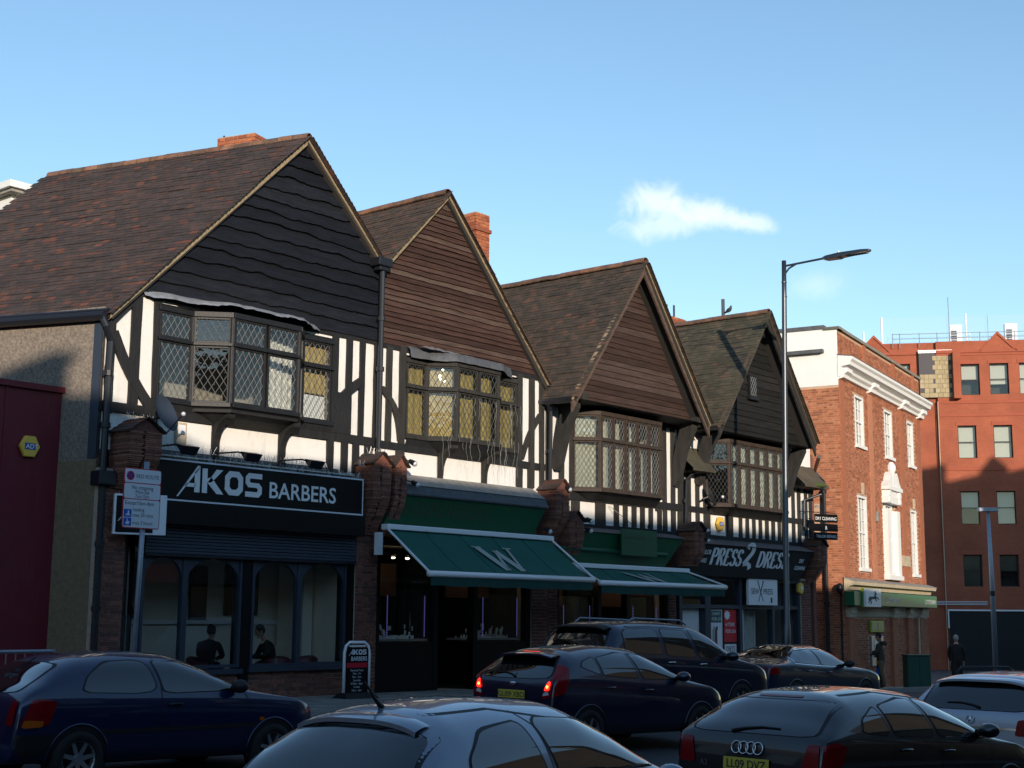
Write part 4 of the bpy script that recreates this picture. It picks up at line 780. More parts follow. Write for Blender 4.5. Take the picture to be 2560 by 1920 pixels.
def jewelshop(house, x0, x1, zg, xd0, xd1, zw, top):
    """dark glazed front, recessed door between two display windows"""
    fm = MB()
    for x in (x0, xd0-.06, xd1+.06, x1): fm.box(ROW, x-.06, x+.06, -.1, .06, zg, top)
    for a, b in ((x0, xd0), (xd1, x1)): fm.box(ROW, a, b, -.12, .05, zg, zw); fm.box(ROW, a, b, -.06, .05, top-.08, top)
    fm.box(ROW, xd0, xd1, -.95, -.85, 2.2+zg, top); fm.build('shop_frame', 'black_gloss', house)
    for a, b in ((x0+.06, xd0-.12), (xd1+.12, x1-.06)): MB().box(ROW, a, b, -.01, -.004, zw, top-.08).build('shop_window', 'shop_glass', house)
    d = MB(); d.box(ROW, xd0, xd0+.1, -.95, -.89, zg, 2.2+zg); d.box(ROW, xd1-.1, xd1, -.95, -.89, zg, 2.2+zg); d.box(ROW, xd0+.1, xd1-.1, -.95, -.89, zg, zg+.35); d.box(ROW, xd0+.1, xd1-.1, -.95, -.89, zg+2.05, zg+2.2); D_ = d.build('door', 'black_gloss', house)
    MB().box(ROW, xd0+.1, xd1-.1, -.93, -.92, zg+.35, zg+2.05).build('door_glass', 'shop_glass', D_); MB().tube([ROW.p(xd0+.16, -.85, zg+.95), ROW.p(xd0+.16, -.85, zg+1.45)], .016, 8).build('door_handle', 'chrome', D_)
    room(house, x0-.1, x1+.1, 18.60, 21.2, zg, top+.1, 'room_dark', 'shop_interior')
    for a, b in ((x0+.06, xd0-.1), (xd1+.1, x1-.06)):
        MB().box(ROW, a, b, -.75, -.12, zw+.02, zw+.06).build('display_shelf', 'room_mid', house); MB().box(ROW, a, b-.2, -.82, -.78, zw+.85, top-.20).build('back_panel', 'tan_board', house)
        q = MB(); r = random.Random(int(a*100))
        for i in range(90):
            x, y = r.uniform(a+.05, b-.25), r.uniform(18.66, 19.1); h = r.uniform(.02, .07)+(.25*r.random() if r.random() < .3 else 0); s = r.uniform(.012, .03)
            q.box(Fr(x, y, 90+r.uniform(-40, 40)), -s, s, -s*.5, s*.5, zw+.06+max(0, h-.08), zw+.06+h)
        stuff(q.build('jewellery_on_stands', 'jewel', house))
        for x in (a+.25, (a+b)/2, b-.35): MB().tube([(x, 18.85, top-.12), (x, 18.85, top-.10)], .035, 10).build('downlight', 'downlight', house)
        for x in (a+.35, b-.12):
            q = MB(); [q.box(ROW, x-.008, x+.008, -.10, -.09, zw+.1+i*.035, zw+.115+i*.035) for i in range(22)]; stuff(q.build('led_strip', 'led', house))
jewelshop(H2, 18.10, 22.40, .18, 19.72, 20.72, 1.08, 2.75); pier(H2, 22.46, 22.95, .12, 3.1); corbel(H2, 22.98, .46, 4.40, 3.05, .50)
# ---- jeweller, right unit
fasc(H3, 23.05, 27.0, 23.50, 27.62, 2.70, 3.36, .30, .42, 'green_fascia'); fasc(H3, 23.4, 27.7, 23.4, 27.7, 3.36, 3.48, .46, .10, 'lead_dull', 'lead_slope'); MB().tube([ROW.p(23.1, .36, 2.98), ROW.p(27.0, .36, 2.98)], .05, 8).build('fascia_roll', 'green_fascia', H3)
awning(23.36, 27.60, 2.58, 22.66, 27.38, 2.24, 'lower green shop awning with white front bar, between corbels beside the dry cleaner', 25.0, .75)
S3 = thing('hanging_sign', (25.6, 18.0, 2.9), 'square dark green hanging sign on scrolled iron bracket over the lower awning', 'sign'); f3 = Fr(0, 17.98, 90)
MB().box(f3, 24.98, 26.32, 0, .04, 2.90, 3.47).build('board', 'green_fascia', S3); q = MB(); q.tube([f3.p(24.9, .02, 3.50), f3.p(26.4, .02, 3.50)], .015, 6); q.tube([f3.p(26.05+.05*math.cos(a*.6), .02, 3.57+.05*math.sin(a*.6)) for a in range(9)], .01, 6); q.tube([f3.p(25.6, .02, 3.5), ROW.p(25.2, .05, 4.0)], .008, 5); q.build('iron_bracket', 'pipe_black', S3); text(S3, f3, 25.1, 3.25, 'WARRENDERS', .085, 'gold_dim', d=.045, sx=1.15)
jewelshop(H3, 23.35, 27.4, -.02, 24.9, 25.85, .95, 2.45); pier(H3, 22.98, 23.30, -.05, 2.9); pier(H3, 27.45, 27.75, -.2, 2.7); corbel(H3, 23.48, .50, 3.77, 2.62, .48); corbel(H3, 28.20, .44, 3.80, 2.55, .50)
# ---- dry cleaner
fasc(H4, 27.82, 33.35, 28.45, 33.90, 2.55, 3.30, .24, .42, 'black_matt'); fasc(H4, 28.4, 33.9, 28.6, 33.9, 3.30, 3.46, .46, .06, 'lead_dull', 'lead_slope')
pz = lambda s0, z0: (lambda s, z: ROW.p(s0+s, .246+.18*(z0+z-2.55)/.75, z0+z))
serif(H4, pz(28.86, 2.82), 'PRESS', .40, 'letter_white', sx=1.02, sh=.24, thick=.27, thin=.09, sp=1.0); serif(H4, pz(30.36, 2.84), '2', .54, 'letter_white', sx=1.10, sh=.22, thick=.30, thin=.17); serif(H4, pz(31.02, 2.82), 'DRESS', .40, 'letter_white', sx=1.06, sh=.24, thick=.27, thin=.09, sp=1.0)
for s, z, b, h in ((28.42, 3.06, 'TAILOR', .105), (28.26, 2.86, 'REPAIRS', .105), (33.17, 3.00, 'DRY', .10), (32.98, 2.82, 'CLEANING', .095)): text(H4, ROW, s, z, b, h, sx=.88, bold=.03, shear=.25, zdir=(lambda f: (lambda x, y: f(x, y)))(pz(s, z)))
fm = MB()
for x in (28.02, 29.14, 29.26, 30.72, 32.32, 33.05, 33.66): fm.box(ROW, x-.06, x+.06, -.1, .06, -.45, 2.56)
fm.box(ROW, 28.0, 33.7, -.08, .055, 1.79, 1.88); fm.box(ROW, 28.0, 33.7, -.08, .05, 2.47, 2.56); fm.box(ROW, 29.2, 33.0, -.1, .05, -.45, .1); fm.build('shop_frame', 'frame_navy', H4)
for a, b in ((29.32, 30.66), (30.78, 32.26), (32.38, 32.99)): MB().box(ROW, a, b, -.01, -.004, .1, 1.79).build('shop_window', 'shop_glass', H4)
for a, b in ((28.08, 29.08), (29.32, 30.66), (30.78, 32.26), (32.38, 32.99)): MB().box(ROW, a, b, -.01, -.004, 1.88, 2.47).build('fanlight', 'shop_glass', H4)
curtain(H4, [(28.1, 18.62), (29.06, 18.62)], -.4, 1.78, 'white_paint', .012, per=.10, name='slatted_blind'); curtain(H4, [(31.3, 18.9), (32.2, 18.9)], .2, 1.75, 'curtain_net', .03)
room(H4, 27.95, 33.7, 18.62, 21.2, -.4, 2.6, 'room_mid', 'shop_interior'); MB().box(ROW, 30.82, 31.05, -.09, -.07, .1, 1.78).build('white_panel', 'sign_white', H4)
def poster(x0, x1, z0, z1, m, label, rows, d=.004):
    o = thing('window_poster', ((x0+x1)/2, 18.53, z0), label, 'poster'); MB().box(ROW, x0, x1, d-.004, d, z0, z1).build('sheet', m, o); return o
po = poster(29.36, 29.92, .55, 1.76, 'sign_face', 'white shop window poster with green head panel and hanging shirts', 0); MB().box(ROW, 29.40, 29.88, 0.004, .006, 1.45, 1.74).build('green_panel', 'poster_green', po); text(po, ROW, 29.44, 1.63, '3 SHIRTS', .07, d=.009, sx=1.0); text(po, ROW, 29.44, 1.50, 'FOR £10', .08, d=.009, sx=1.1)
for x, c in ((29.46, 'cloth_grey'), (29.58, 'leather_red'), (29.68, 'letter_white')): MB().prism(ROW, [(x, .75), (x+.18, .75), (x+.18, 1.25), (x+.12, 1.36), (x+.06, 1.36), (x, 1.25)], 0.0045, .006+(x-29.4)*.004).build('shirt_print', c, po)
po = poster(30.00, 30.58, .98, 1.76, 'poster_red', 'red shop window poster advertising four items, with white starburst', 0); text(po, ROW, 30.06, 1.36, '4 ITEMS', .09, d=.009, bold=.015); text(po, ROW, 30.06, 1.20, 'FOR £16', .09, d=.009, bold=.015)
MB().prism(ROW, [(30.15+(.10 if i % 2 else .15)*math.cos(i*math.pi/9), 1.63+(.08 if i % 2 else .13)*math.sin(i*math.pi/9)) for i in range(18)], 0.0045, .0075).build('starburst', 'letter_white', po)
po = poster(30.02, 30.56, .68, .93, 'sign_white', 'white DIETS notice under the red shop window poster', 0); text(po, ROW, 30.07, .76, 'DIETS', .12, 'print_dark', d=.009)
S4 = thing('shop_sign', (31.6, 18.3, 1.9), 'square white sewing sign with crossed needles over the dry cleaner window', 'sign'); MB().box(ROW, 30.88, 32.30, .12, .20, 1.885, 2.54).build('box', 'sign_white', S4, bevel=.008)
text(S4, ROW, 30.98, 2.16, 'SEW', .145, 'print_dark', d=.206, sx=.95); text(S4, ROW, 31.58, 2.16, 'PRESS', .145, 'print_dark', d=.206, sx=.92)
q = MB(); q.prism(ROW, [(31.30, 2.48), (31.33, 2.50), (31.58, 1.98), (31.57, 1.97)], .200, .207); q.prism(ROW, [(31.60, 2.48), (31.57, 2.50), (31.34, 1.98), (31.35, 1.97)], .200, .2075); q.box(ROW, 31.95, 32.02, .2, .206, 1.95, 2.08); q.build('needles', 'print_dark', S4)
pier(H4, 33.72, 34.22, -.6, 2.6); corbel(H4, 34.22, .50, 3.70, 2.5, .50)
S5 = thing('projecting_sign', (34.2, 17.9, 3.8), 'small black hanging dry cleaning sign on the end bracket beside the bank', 'sign'); f5 = Fr.two((33.78, 18.05), (34.55, 17.70))
for i, (z0, z1) in enumerate(((4.10, 4.32), (3.86, 4.06), (3.64, 3.83))): MB().box(f5, (.1, -.1, .05)[i], f5.len*(1, 1, .98)[i], -.03, 0, z0, z1).build('board', 'black_gloss', S5)
for z, b, h in ((4.16, 'DRY CLEANING', .085), (3.91, '&', .10), (3.69, 'TAILOR REPAIRS', .08)): text(S5, f5, f5.len*.54, z, b, h, d=.004, sx=.82, align='CENTER')
MB().tube([(33.8, 18.45, 4.4), f5.p(.3, -.02, 4.36), f5.p(.8, -.02, 4.36)], .012, 6).build('bracket', 'pipe_black', S5)
# lamps over the barber sign, dishes, alarms, spotlights
for i, (x, xa) in enumerate(((13.30, 13.18), (14.55, 14.35), (15.92, 15.68))):
    o = thing('floodlight', (x, 17.75, 3.98), 'black floodlight on thin arm above barber sign, ' + ('beside the satellite dish', 'between the two curved brackets', 'below the wall between brackets and studs')[i], 'floodlight', 'floodlights over the barber sign')
    q = MB(); q.hull([Vector((x-.14, 17.78, 4.0)), Vector((x+.14, 17.78, 4.0)), Vector((x+.10, 17.92, 4.12)), Vector((x-.10, 17.92, 4.12))], [Vector((x-.16, 17.70, 4.13)), Vector((x+.16, 17.70, 4.13)), Vector((x+.16, 17.88, 4.17)), Vector((x-.16, 17.88, 4.17))]); q.build('housing', 'pipe_black', o, fixn=True, bevel=.008); MB().tube([(xa, 18.48, 4.17), (x-.1, 18.0, 4.17), (x, 17.9, 4.12)], .014, 6).build('arm', 'pipe_black', o)
def dish(x, y, z, r, ang, el, label):
    o = thing('satellite_dish', (x, y, z-r), label, 'satellite dish'); f = Vector((math.sin(R(ang))*math.cos(R(el)), -math.cos(R(ang))*math.cos(R(el)), math.sin(R(el)))); e = f.cross(Vector((0, 0, 1))).normalized(); h = e.cross(f); rows = []
    for i in range(7): rr = r*i/6; rows.append([Vector((x, y, z))+(e*math.cos(R(a))*.92+h*math.sin(R(a))*1.05)*rr+f*(.28*rr*rr/r) for a in range(0, 361, 15)])
    MB().grid(rows).build('reflector', 'frame_navy', o, smooth=True); MB().tube([Vector((x, y, z))-h*r*1.0, Vector((x, y, z))-h*r*.5+f*r*1.15], .012, 6).build('feed_arm', 'pipe_black', o); MB().ball(Vector((x, y, z))-h*r*.5+f*r*1.18, .035).build('feed_horn', 'sign_face', o); MB().tube([Vector((x, y, z))-f*.02, Vector((x, y, z))-f*.15, Vector((x, 18.5, z-.15))], .02, 6).build('mount', 'pipe_black', o)
dish(12.98, 18.06, 4.62, .30, 20, 22, 'dark satellite dish above the left corbel of the barber shop'); dish(28.93, 18.2, 4.45, .26, 42, 22, 'round satellite dish beside the dry cleaner oriel')
def hexbox(fr, s, z, r, d, label, txt=True, k=True):
    o = thing('alarm_box', fr.p(s, d, z-r), label, 'alarm box'); P6 = [(s+r*.95*math.cos(R(a)), z+r*math.sin(R(a))*1.05) for a in (90, 150, 210, 270, 330, 30)]
    P6 = [(s-r, z), (s-r*.5, z+r*.95), (s+r*.5, z+r*.95), (s+r, z), (s+r*.5, z-r*.95), (s-r*.5, z-r*.95)]
    MB().prism(fr, P6, d, d+.07).build('cover', 'alarm_yellow', o, bevel=.012); MB().box(fr, s-r*.55, s+r*.55, d+.07, d+.074, z-r*.30, z+r*.30).build('badge', 'alarm_blue', o)
    if txt: text(o, fr, s-r*.46, z-r*.20, 'ADT', r*.42, d=d+.077, sx=1.0, bold=.02)
    return o
hexbox(Fr(0, 19.2, 90), 11.40, 4.05, .165, .01, 'yellow hexagonal alarm box on the dark red wall'); hexbox(ROW, 29.78, 3.84, .17, .05, 'yellow hexagonal alarm box under the dry cleaner oriel')
o = thing('alarm_box', (33.6, 18.3, 2.2), 'yellow rounded alarm box beside the dry cleaner shop door', 'alarm box'); MB().prism(ROW, [(33.50, 2.25), (33.62, 2.19), (33.74, 2.25), (33.74, 2.44), (33.62, 2.50), (33.50, 2.44)], .08, .18).build('cover', 'alarm_yellow', o, bevel=.02); MB().prism(ROW, [(33.64+.05*math.cos(i), 2.35+.06*math.sin(i)) for i in [k*.7 for k in range(9)]], .18, .185).build('badge', 'sign_white', o)
o = thing('alarm_box', (13.64, 18.4, 4.3), 'white upright alarm box on the white wall above the barber sign', 'alarm box'); MB().box(ROW, 13.54, 13.74, 0, .07, 4.25, 4.60).build('cover', 'stone', o, bevel=.012); MB().box(ROW, 13.57, 13.71, .07, .072, 4.42, 4.56).build('badge', 'sign_white', o)
for x, z, nm in ((18.48, 4.32, 'on the taller of the twin corbels'), (18.56, 3.94, 'under the twin corbels beside the lead slope'), (23.12, 4.18, 'on the corbel right of the long awning'), (22.46, 3.28, 'at the end of the long green fascia'), (23.86, 3.56, 'above the start of the lower green fascia'), (23.84, 3.36, 'below the lamp of the low corbel'), (28.42, 3.60, 'on the corbel between awning and dry cleaner'), (28.44, 3.36, 'under the corbel between awning and dry cleaner')):
    o = thing('spotlight', (x, 17.95, z), 'small silver-rimmed spotlight '+nm, 'spotlight', 'spotlights on the corbels'); MB().tube([(x-.02, 18.05, z+.06), (x, 17.93, z)], [.04, .055], 10).build('body', 'pipe_black', o); MB().ball((x, 17.93, z), .05).build('lens', 'lamp_clear', o, smooth=True); MB().tube([(x-.02, 18.05, z+.06), (x-.10, 18.2, z+.1)], .012, 6).build('arm', 'pipe_black', o)
# fairy lights hanging in a web under the second bay, bird spikes
o = thing('string_lights', (20.4, 18.0, 4.4), 'tangled white string lights hanging from the bay above the long awning', 'string lights'); r = random.Random(5)
for i in range(38):
    x = 19.2+2.4*i/38+r.uniform(-.06, .06); z = 5.0 if r.random() < .6 else 5.75; L = r.uniform(.15, .75) if i < 30 else r.uniform(.4, 1.1); pts = [(x+.06*nz1(k*.5, i), 17.97+.05*nz1(k*.4+9, i), z-L*k/6) for k in range(7)]
    MB().tube(pts, .0024, 3, False).build('light_strand', 'wire', o)
q = MB(); r = random.Random(8)
for x0, x1, d, z in ((12.86, 17.4, .28, 3.965), (12.4, 12.95, .3, 4.50), (17.5, 17.95, .35, 4.44), (13.2, 16.8, .05, 4.14), (17.3, 17.6, .3, 4.2)):
    x = x0
    while x < x1:
        a = r.uniform(-.05, .05); q.tube([ROW.p(x, d, z), ROW.p(x+a, d+r.uniform(-.06, .06), z+r.uniform(.08, .13))], .003, 3, False); x += .03
tag(stuff(q.build('bird_spikes', 'spike')), 'rows of thin wire bird spikes along the barber sign and ledges', 'bird spikes')
# ------------------------------------------------------------------ bank on the corner
BK = Fr(37.2, 18.9, 79); BLW = Fr.two(tuple(BK.p(0, -7, 0)[:2]), (37.2, 18.9)); LB = BLW.len
HB = thing('bank_building', (42, 20, -.5), 'sunlit red brick bank with white sash windows, white cornice and green sign', 'building')
w2 = [(1.62, 2.66, 6.66, 8.30), (5.10, 6.12, 6.66, 8.30), (8.12, 9.02, 6.66, 8.30)]; w1_ = [(1.63, 2.68, 2.96, 5.25), (4.55, 6.05, 2.90, 5.85), (8.20, 9.05, 2.96, 5.25)]
q = MB(); holes = w2+w1_; xs_ = sorted({0, 10.1}|{h[0]+.02 for h in holes}|{h[1]-.02 for h in holes})
FW_ = wallplate(HB, 0, 10.1, -1.2, 9.98, [(a+.01, b-.01, c+.01, d-.01) for a, b, c, d in holes], 'mortar_bank', -.3, 0, BK, 'front_wall')
bricks(FW_, BK, .0, 10.1, 2.72, 9.92, 'brick_bank', gauge=.0677, L=.200, holes=holes, indiv=False, dp=.010); bricks(FW_, BK, .0, 10.1, -1.0, 1.62, 'brick_bank', gauge=.0677, L=.200, holes=[(2.4, 3.9, .25, 1.05)], indiv=False, dp=.010)
LW_ = MB().box(BLW, 0, LB-.302, -.3, 0, -1.2, 8.32).build('left_wall', 'mortar_bank', HB)
bricks(LW_, BLW, LB-3.2, LB+.008, -.95, 8.30, 'brick_bank', gauge=.0677, L=.200, holes=[(LB-1.06, LB-.60, 3.88, 4.86)], dp=.010, pick=lambda b: abs(b[2]-5.6)+.3*(LB-b[0]))
MB().box(BLW, 0, LB+.0, -.3, .012, 8.32, 10.02).build('painted_wall', 'white_paint', HB); MB().box(BLW, 0, LB-.38, -.35, .05, 10.02, 10.14).build('parapet_coping', 'lead_dull', HB); MB().box(BLW, LB-.38, LB+.10, -.35, .05, 9.98, 10.06).build('parapet_coping', 'coping', HB)
MB().box(BK, -.05, 10.2, -.4, .08, 9.98, 10.07).build('parapet_coping', 'coping', HB)
for s in (2.68, 6.30, 8.97): MB().box(BK, s, s+.28, 0, .05, 9.2, 9.98).build('parapet_pier', 'brick_bank', HB)
for s in (.02, 3.10, 7.0, 9.5): MB().box(BK, s, s+.45, 0, .035, 2.75, 8.5).build('pilaster', 'brick_bank', HB)
def cornice(name, s0, s1, prof, m, parent):
    a = [BK.p(s0-max(0, d) * 0, d, z) for d, z in prof]; b = [BK.p(s1, d, z) for d, z in prof]; return MB().hull(a, b).build(name, m, parent, fixn=True)
cornice('cornice', -.03, 10.25, [(0, 8.56), (.10, 8.58), (.12, 8.66), (.20, 8.72), (.22, 8.80), (.10, 8.84), (.10, 8.87), (.36, 8.90), (.38, 9.0), (.44, 9.06), (.44, 9.14), (0, 9.20)], 'white_paint', HB)
for s in (0.0, 3.05, 6.95, 9.5): cornice('cornice_break', s, s+.55, [(0, 8.50), (.16, 8.54), (.18, 8.64), (.28, 8.70), (.28, 8.82), (0, 8.82)], 'white_paint', HB)
cornice('cornice_lead', -.04, 10.27, [(0, 9.205), (.45, 9.145), (.45, 9.16), (0, 9.24)], 'lead_dull', HB)
def sash(parent, fr, a, b, z0, z1, cols_=3, rows_=4, d=-.05, name='sash_window'):
    fm = MB(); f = .07; mid = (z0+z1)/2
    for s0, s1 in ((a, a+f), (b-f, b)): fm.box(fr, s0, s1, d-.1, d+.05, z0, z1)
    fm.box(fr, a+f, b-f, d-.1, d+.05, z1-f, z1); fm.box(fr, a-.05, b+.05, d-.1, d+.13, z0-.06, z0+.04); fm.box(fr, a+f, b-f, d-.06, d+.01, mid-.03, mid+.03)
    for i in range(1, cols_): s = a+f+(b-a-2*f)*i/cols_; fm.box(fr, s-.012, s+.012, d-.05, d-.01, z0, z1)
    for i in range(1, rows_): z = z0+(z1-z0)*i/rows_; fm.box(fr, a+f, b-f, d-.05, d-.012, z-.012, z+.012)
    w = fm.build(name, 'white_paint', parent)
    for zz in ((z0+.04, mid-.03), (mid+.03, z1-f)): MB().box(fr, a+f, b-f, d-.045, d-.04, *zz).build('window_pane', 'shop_glass', w)
    MB().box(fr, a, b, d-.5, d-.35, z0, z1).build('blind', 'room_dark', w); return w
for h in w2: sash(HB, BK, h[0]+.02, h[1]-.02, h[2]+.06, h[3]-.02)
for h in (w1_[0], w1_[2]): sash(HB, BK, h[0]+.02, h[1]-.02, h[2]+.06, h[3]-.02, 3, 6); MB().prism(BK, [((h[0]+h[1])/2-.06, 5.27), ((h[0]+h[1])/2+.06, 5.27), ((h[0]+h[1])/2+.10, 5.62), ((h[0]+h[1])/2-.10, 5.62)], 0, .06).build('keystone', 'stone', HB)
sash(HB, BK, 4.85, 5.75, 2.98, 5.2, 3, 6)
c = MB()
for a, b, d0, d1, z0, z1 in ((4.50, 4.85, 0, .16, 2.9, 5.0), (5.75, 6.10, 0, .16, 2.9, 5.0), (4.46, 6.14, 0, .20, 5.2, 5.42), (4.42, 6.18, 0, .26, 5.62, 5.74), (4.50, 6.10, 0, .17, 5.42, 5.62), (4.42, 6.18, 0, .2, 2.78, 2.92)): c.box(BK, a, b, d0, d1, z0, z1)
for sg in (-1, 1): c.prism(BK, [(5.3+sg*.85, 5.75), (5.3+sg*.25, 5.75), (5.3+sg*.20, 6.08), (5.3+sg*.34, 6.22), (5.3+sg*.48, 6.10), (5.3+sg*.62, 5.92)], 0, .22)
for z, r in ((5.5, .12), (5.3, .10)):
    for s in (4.66, 5.94): c.tube([BK.p(s, .17, z), BK.p(s, .24, z)], r, 10)
c.build('window_surround', 'white_paint', HB); u_ = MB(); u_.box(BK, 5.18, 5.42, .0, .22, 5.75, 6.12); u_.tube([BK.p(5.3, .12, z) for z in (6.12, 6.18, 6.30, 6.42, 6.52, 6.56)], [.07, .10, .15, .15, .09, .05], 12); u_.build('urn', 'white_paint', HB, smooth=False)
MB().box(BK, 6.75, 7.75, .0, .05, 3.28, 3.62).build('plaque', 'stone', HB); MB().box(BK, 3.60, 3.75, .03, .08, 4.55, 4.85).build('vent', 'stone_weathered', HB)
cornice('stone_band', -.06, 10.2, [(0, 2.36), (.12, 2.38), (.14, 2.48), (.30, 2.52), (.32, 2.62), (0, 2.70)], 'stone', HB); cornice('band_lead', -.07, 10.22, [(0, 2.705), (.33, 2.625), (.33, 2.64), (0, 2.74)], 'stone_weathered', HB)
MB().box(BK, .0, 10.1, -.02, .05, 1.62, 2.36).build('stone_frieze', 'stone', HB)
for s in (.0, 4.9, 6.9, 8.6):
    q = MB(); q.box(BK, s, s+.62, 0, .14, 1.60, 1.72); q.box(BK, s+.04, s+.58, 0, .18, 1.72, 1.90); q.build('capital', 'stone', HB); MB().box(BK, s+.04, s+.58, 0, .10, -1.0, 1.60).build('brick_pilaster', 'brick_bank', HB)
SB = thing('bank_sign', BK.p(5, .3, 1.93), 'long dark green bank fascia sign with white horse panel', 'sign')
MB().box(BK, -.25, 10.1, .05, .34, 1.93, 2.34).build('board', 'bank_green', SB, bevel=.02); MB().box(BK, .62, 2.40, .30, .40, 1.90, 2.44).build('lime_edge', 'lime', SB); MB().box(BK, .60, 2.28, .38, .44, 1.91, 2.43).build('white_panel', 'sign_white', SB)
HORSE = [(.02, .38), (.10, .42), (.12, .52), (.20, .58), (.42, .55), (.56, .62), (.62, .78), (.58, .92), (.66, .98), (.70, .86), (.80, .80), (.76, .74), (.68, .74), (.72, .58), (.86, .54), (.98, .40), (.94, .36), (.84, .46), (.68, .46), (.78, .28), (.72, .24), (.62, .42), (.40, .40), (.28, .34), (.34, .18), (.26, .04), (.20, .06), (.26, .18), (.18, .34), (.14, .20), (.08, .10), (.04, .14), (.10, .26), (.10, .36)]
q = MB(); q.prism(BK, [(.78+1.3*x, 1.96+.42*y) for x, y in HORSE], .44, .446); q.build('horse_emblem', 'print_dark', SB)
for s in (3.2, 8.3): text(SB, BK, s, 2.06, 'LLOYDS BANK', .15, d=.345, sx=1.15)
AT = MB().box(BK, 2.45, 3.85, -.05, .07, .15, 1.05).build('cash_machine', 'steel', HB, bevel=.02); MB().box(BK, 2.75, 3.3, .07, .08, .62, .95).build('screen', 'sign_face', AT); MB().box(BK, 2.75, 3.55, .07, .12, .42, .55).build('keypad', 'print_dark', AT)
AS = MB().box(BK, 2.42, 3.95, .02, .07, 1.17, 1.50).build('cash_sign', 'lime', HB)
for s in (2.48, 3.22): MB().box(BK, s, s+.66, .07, .08, 1.21, 1.46).build('cash_symbol', 'bank_green', AS); 
pipe(HB, [BK.p(8.25, .12, 1.6), BK.p(8.25, .12, -.4)], .04, m='stone'); MB().box(BK, -.2, 4, -8, -.4, 9.3, 9.4).build('flat_roof', 'lead_dull', HB)
sash(HB, BLW, LB-1.04, LB-.62, 3.92, 4.82, 2, 4)
pipe(HB, [(34.75, 18.3, 5.95), BLW.p(LB-.75, .15, 5.78), BLW.p(LB-.50, .10, 5.5), BLW.p(LB-.50, .10, -.8)], .055, [BLW.p(LB-.5, .1, z) for z in (5.2, 3.6, 2.0, .6)]); pipe(HB, [BLW.p(LB-.10, .06, 2.3), BLW.p(LB-.10, .06, -.8)], .025)
o = thing('wall_lantern', BLW.p(LB-.1, .2, 2.3), 'dark round wall lantern at the bank corner', 'lamp'); MB().ball(BLW.p(LB-.1, .16, 2.42), (.11, .11, .15)).build('globe', 'pipe_black', o, smooth=True); MB().tube([BLW.p(LB-.1, .16, 2.3), BLW.p(LB-.1, 0, 2.25)], .02, 6).build('arm', 'pipe_black', o)
MB().box(BK, 9.8, 10.1, -8, -.3, -1, 9.9).build('right_wall', 'brick_red', HB)

# ------------------------------------------------------------------ red office block
RD = Fr(77.23, 32.23, 150)
HR = thing('office_block', (78, 32, -1.5), 'large red brick office block with small roof gables, partly in shade', 'building')
rw = [(.63, 1.66, 14.24, 16.05), (2.22, 3.26, 14.26, 16.06), (3.84, 4.88, 14.26, 16.06), (-2.9, -2.15, 14.24, 16.18)]+[(a, a+1.02, z0, z1) for a in (.32, 2.28, 4.26) for z0, z1 in ((10.6, 12.48), (6.84, 8.72), (3.36, 5.14))]
wallplate(HR, -.7, 8, -2.5, 17.4, [h for h in rw if h[0] > -.7], 'brick_red', -.6, 0, RD, 'front_wall'); wallplate(HR, -9, -.7, -2.5, 17.4, [h for h in rw if h[0] < -.7], 'brick_red', -.9, -.25, RD, 'recessed_wall'); MB().box(RD, -9, 8, -12, -.9, -2.5, 16.6).build('core', 'room_dark', HR)
for a, b, c, d in rw:
    o = -.16 if a > -.7 else -.40; fm = MB(); f = .05
    for s0, s1, z0, z1 in ((a, a+f, c, d), (b-f, b, c, d), (a+f, b-f, d-f, d), (a+f, b-f, c, c+f), (a+f, b-f, (c+d)/2-.02, (c+d)/2+.02)): fm.box(RD, s0, s1, o-.06, o, z0, z1)
    w = fm.build('window', 'frame_brown', HR)
    for z0, z1 in ((c+f, (c+d)/2-.02), ((c+d)/2+.02, d-f)): MB().box(RD, a+f, b-f, o-.05, o-.045, z0, z1).build('window_pane', 'shop_glass', w)
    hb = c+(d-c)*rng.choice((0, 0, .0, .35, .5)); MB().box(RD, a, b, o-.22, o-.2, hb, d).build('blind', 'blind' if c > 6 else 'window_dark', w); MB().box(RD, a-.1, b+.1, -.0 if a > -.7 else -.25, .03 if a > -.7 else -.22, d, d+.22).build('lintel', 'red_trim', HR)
for z in (16.55, 13.0, 9.9, 13.75): MB().box(RD, -.7, 8, 0, .04, z, z+.16).build('string_course', 'red_trim', HR)
MB().box(RD, -.72, 8, -.1, .10, 16.70, 16.88).build('string_course', 'red_trim', HR); MB().box(RD, -9, -.7, -.35, -.17, 16.70, 16.88).build('string_course', 'red_trim', HR)
for c, o in ((2.73, 0), (-4.16, -.25), (7.4, 0)):
    MB().prism(RD, [(c-1.0, 16.80), (c+1.0, 16.80), (c, 17.80)], o-.25, o+.03).build('gable', 'brick_red', HR)
    for sg in (-1, 1): MB().prism(RD, [(c+sg*1.12, 16.74), (c+sg*.98, 16.74), (c, 17.74), (c, 17.92)], o-.3, o+.10).build('gable_coping', 'red_trim', HR)
cl = MB().box(RD, -1.68, .14, -.24, .02, 14.12, 16.88).build('cladding_backing', 'slate_panel', HR); r = random.Random(3)
for i in range(9):
    for j in range(4):
        s0 = -.93+j*.27+(.13 if i % 2 else 0); z0 = 14.14+i*.27
        if s0 > .0: continue
        MB().box(RD, s0, min(s0+.255, .12), .02, .045, z0, z0+.255).build('cladding_panel', 'cladding', cl)
for i in range(5):
    for j in range(3):
        s0 = -1.66+j*.25; z0 = 14.14+i*.27
        if (i, j) == (1, 0): continue
        MB().box(RD, s0, s0+.235, .02, .045, z0, z0+.255).build('cladding_panel', 'cladding', cl)
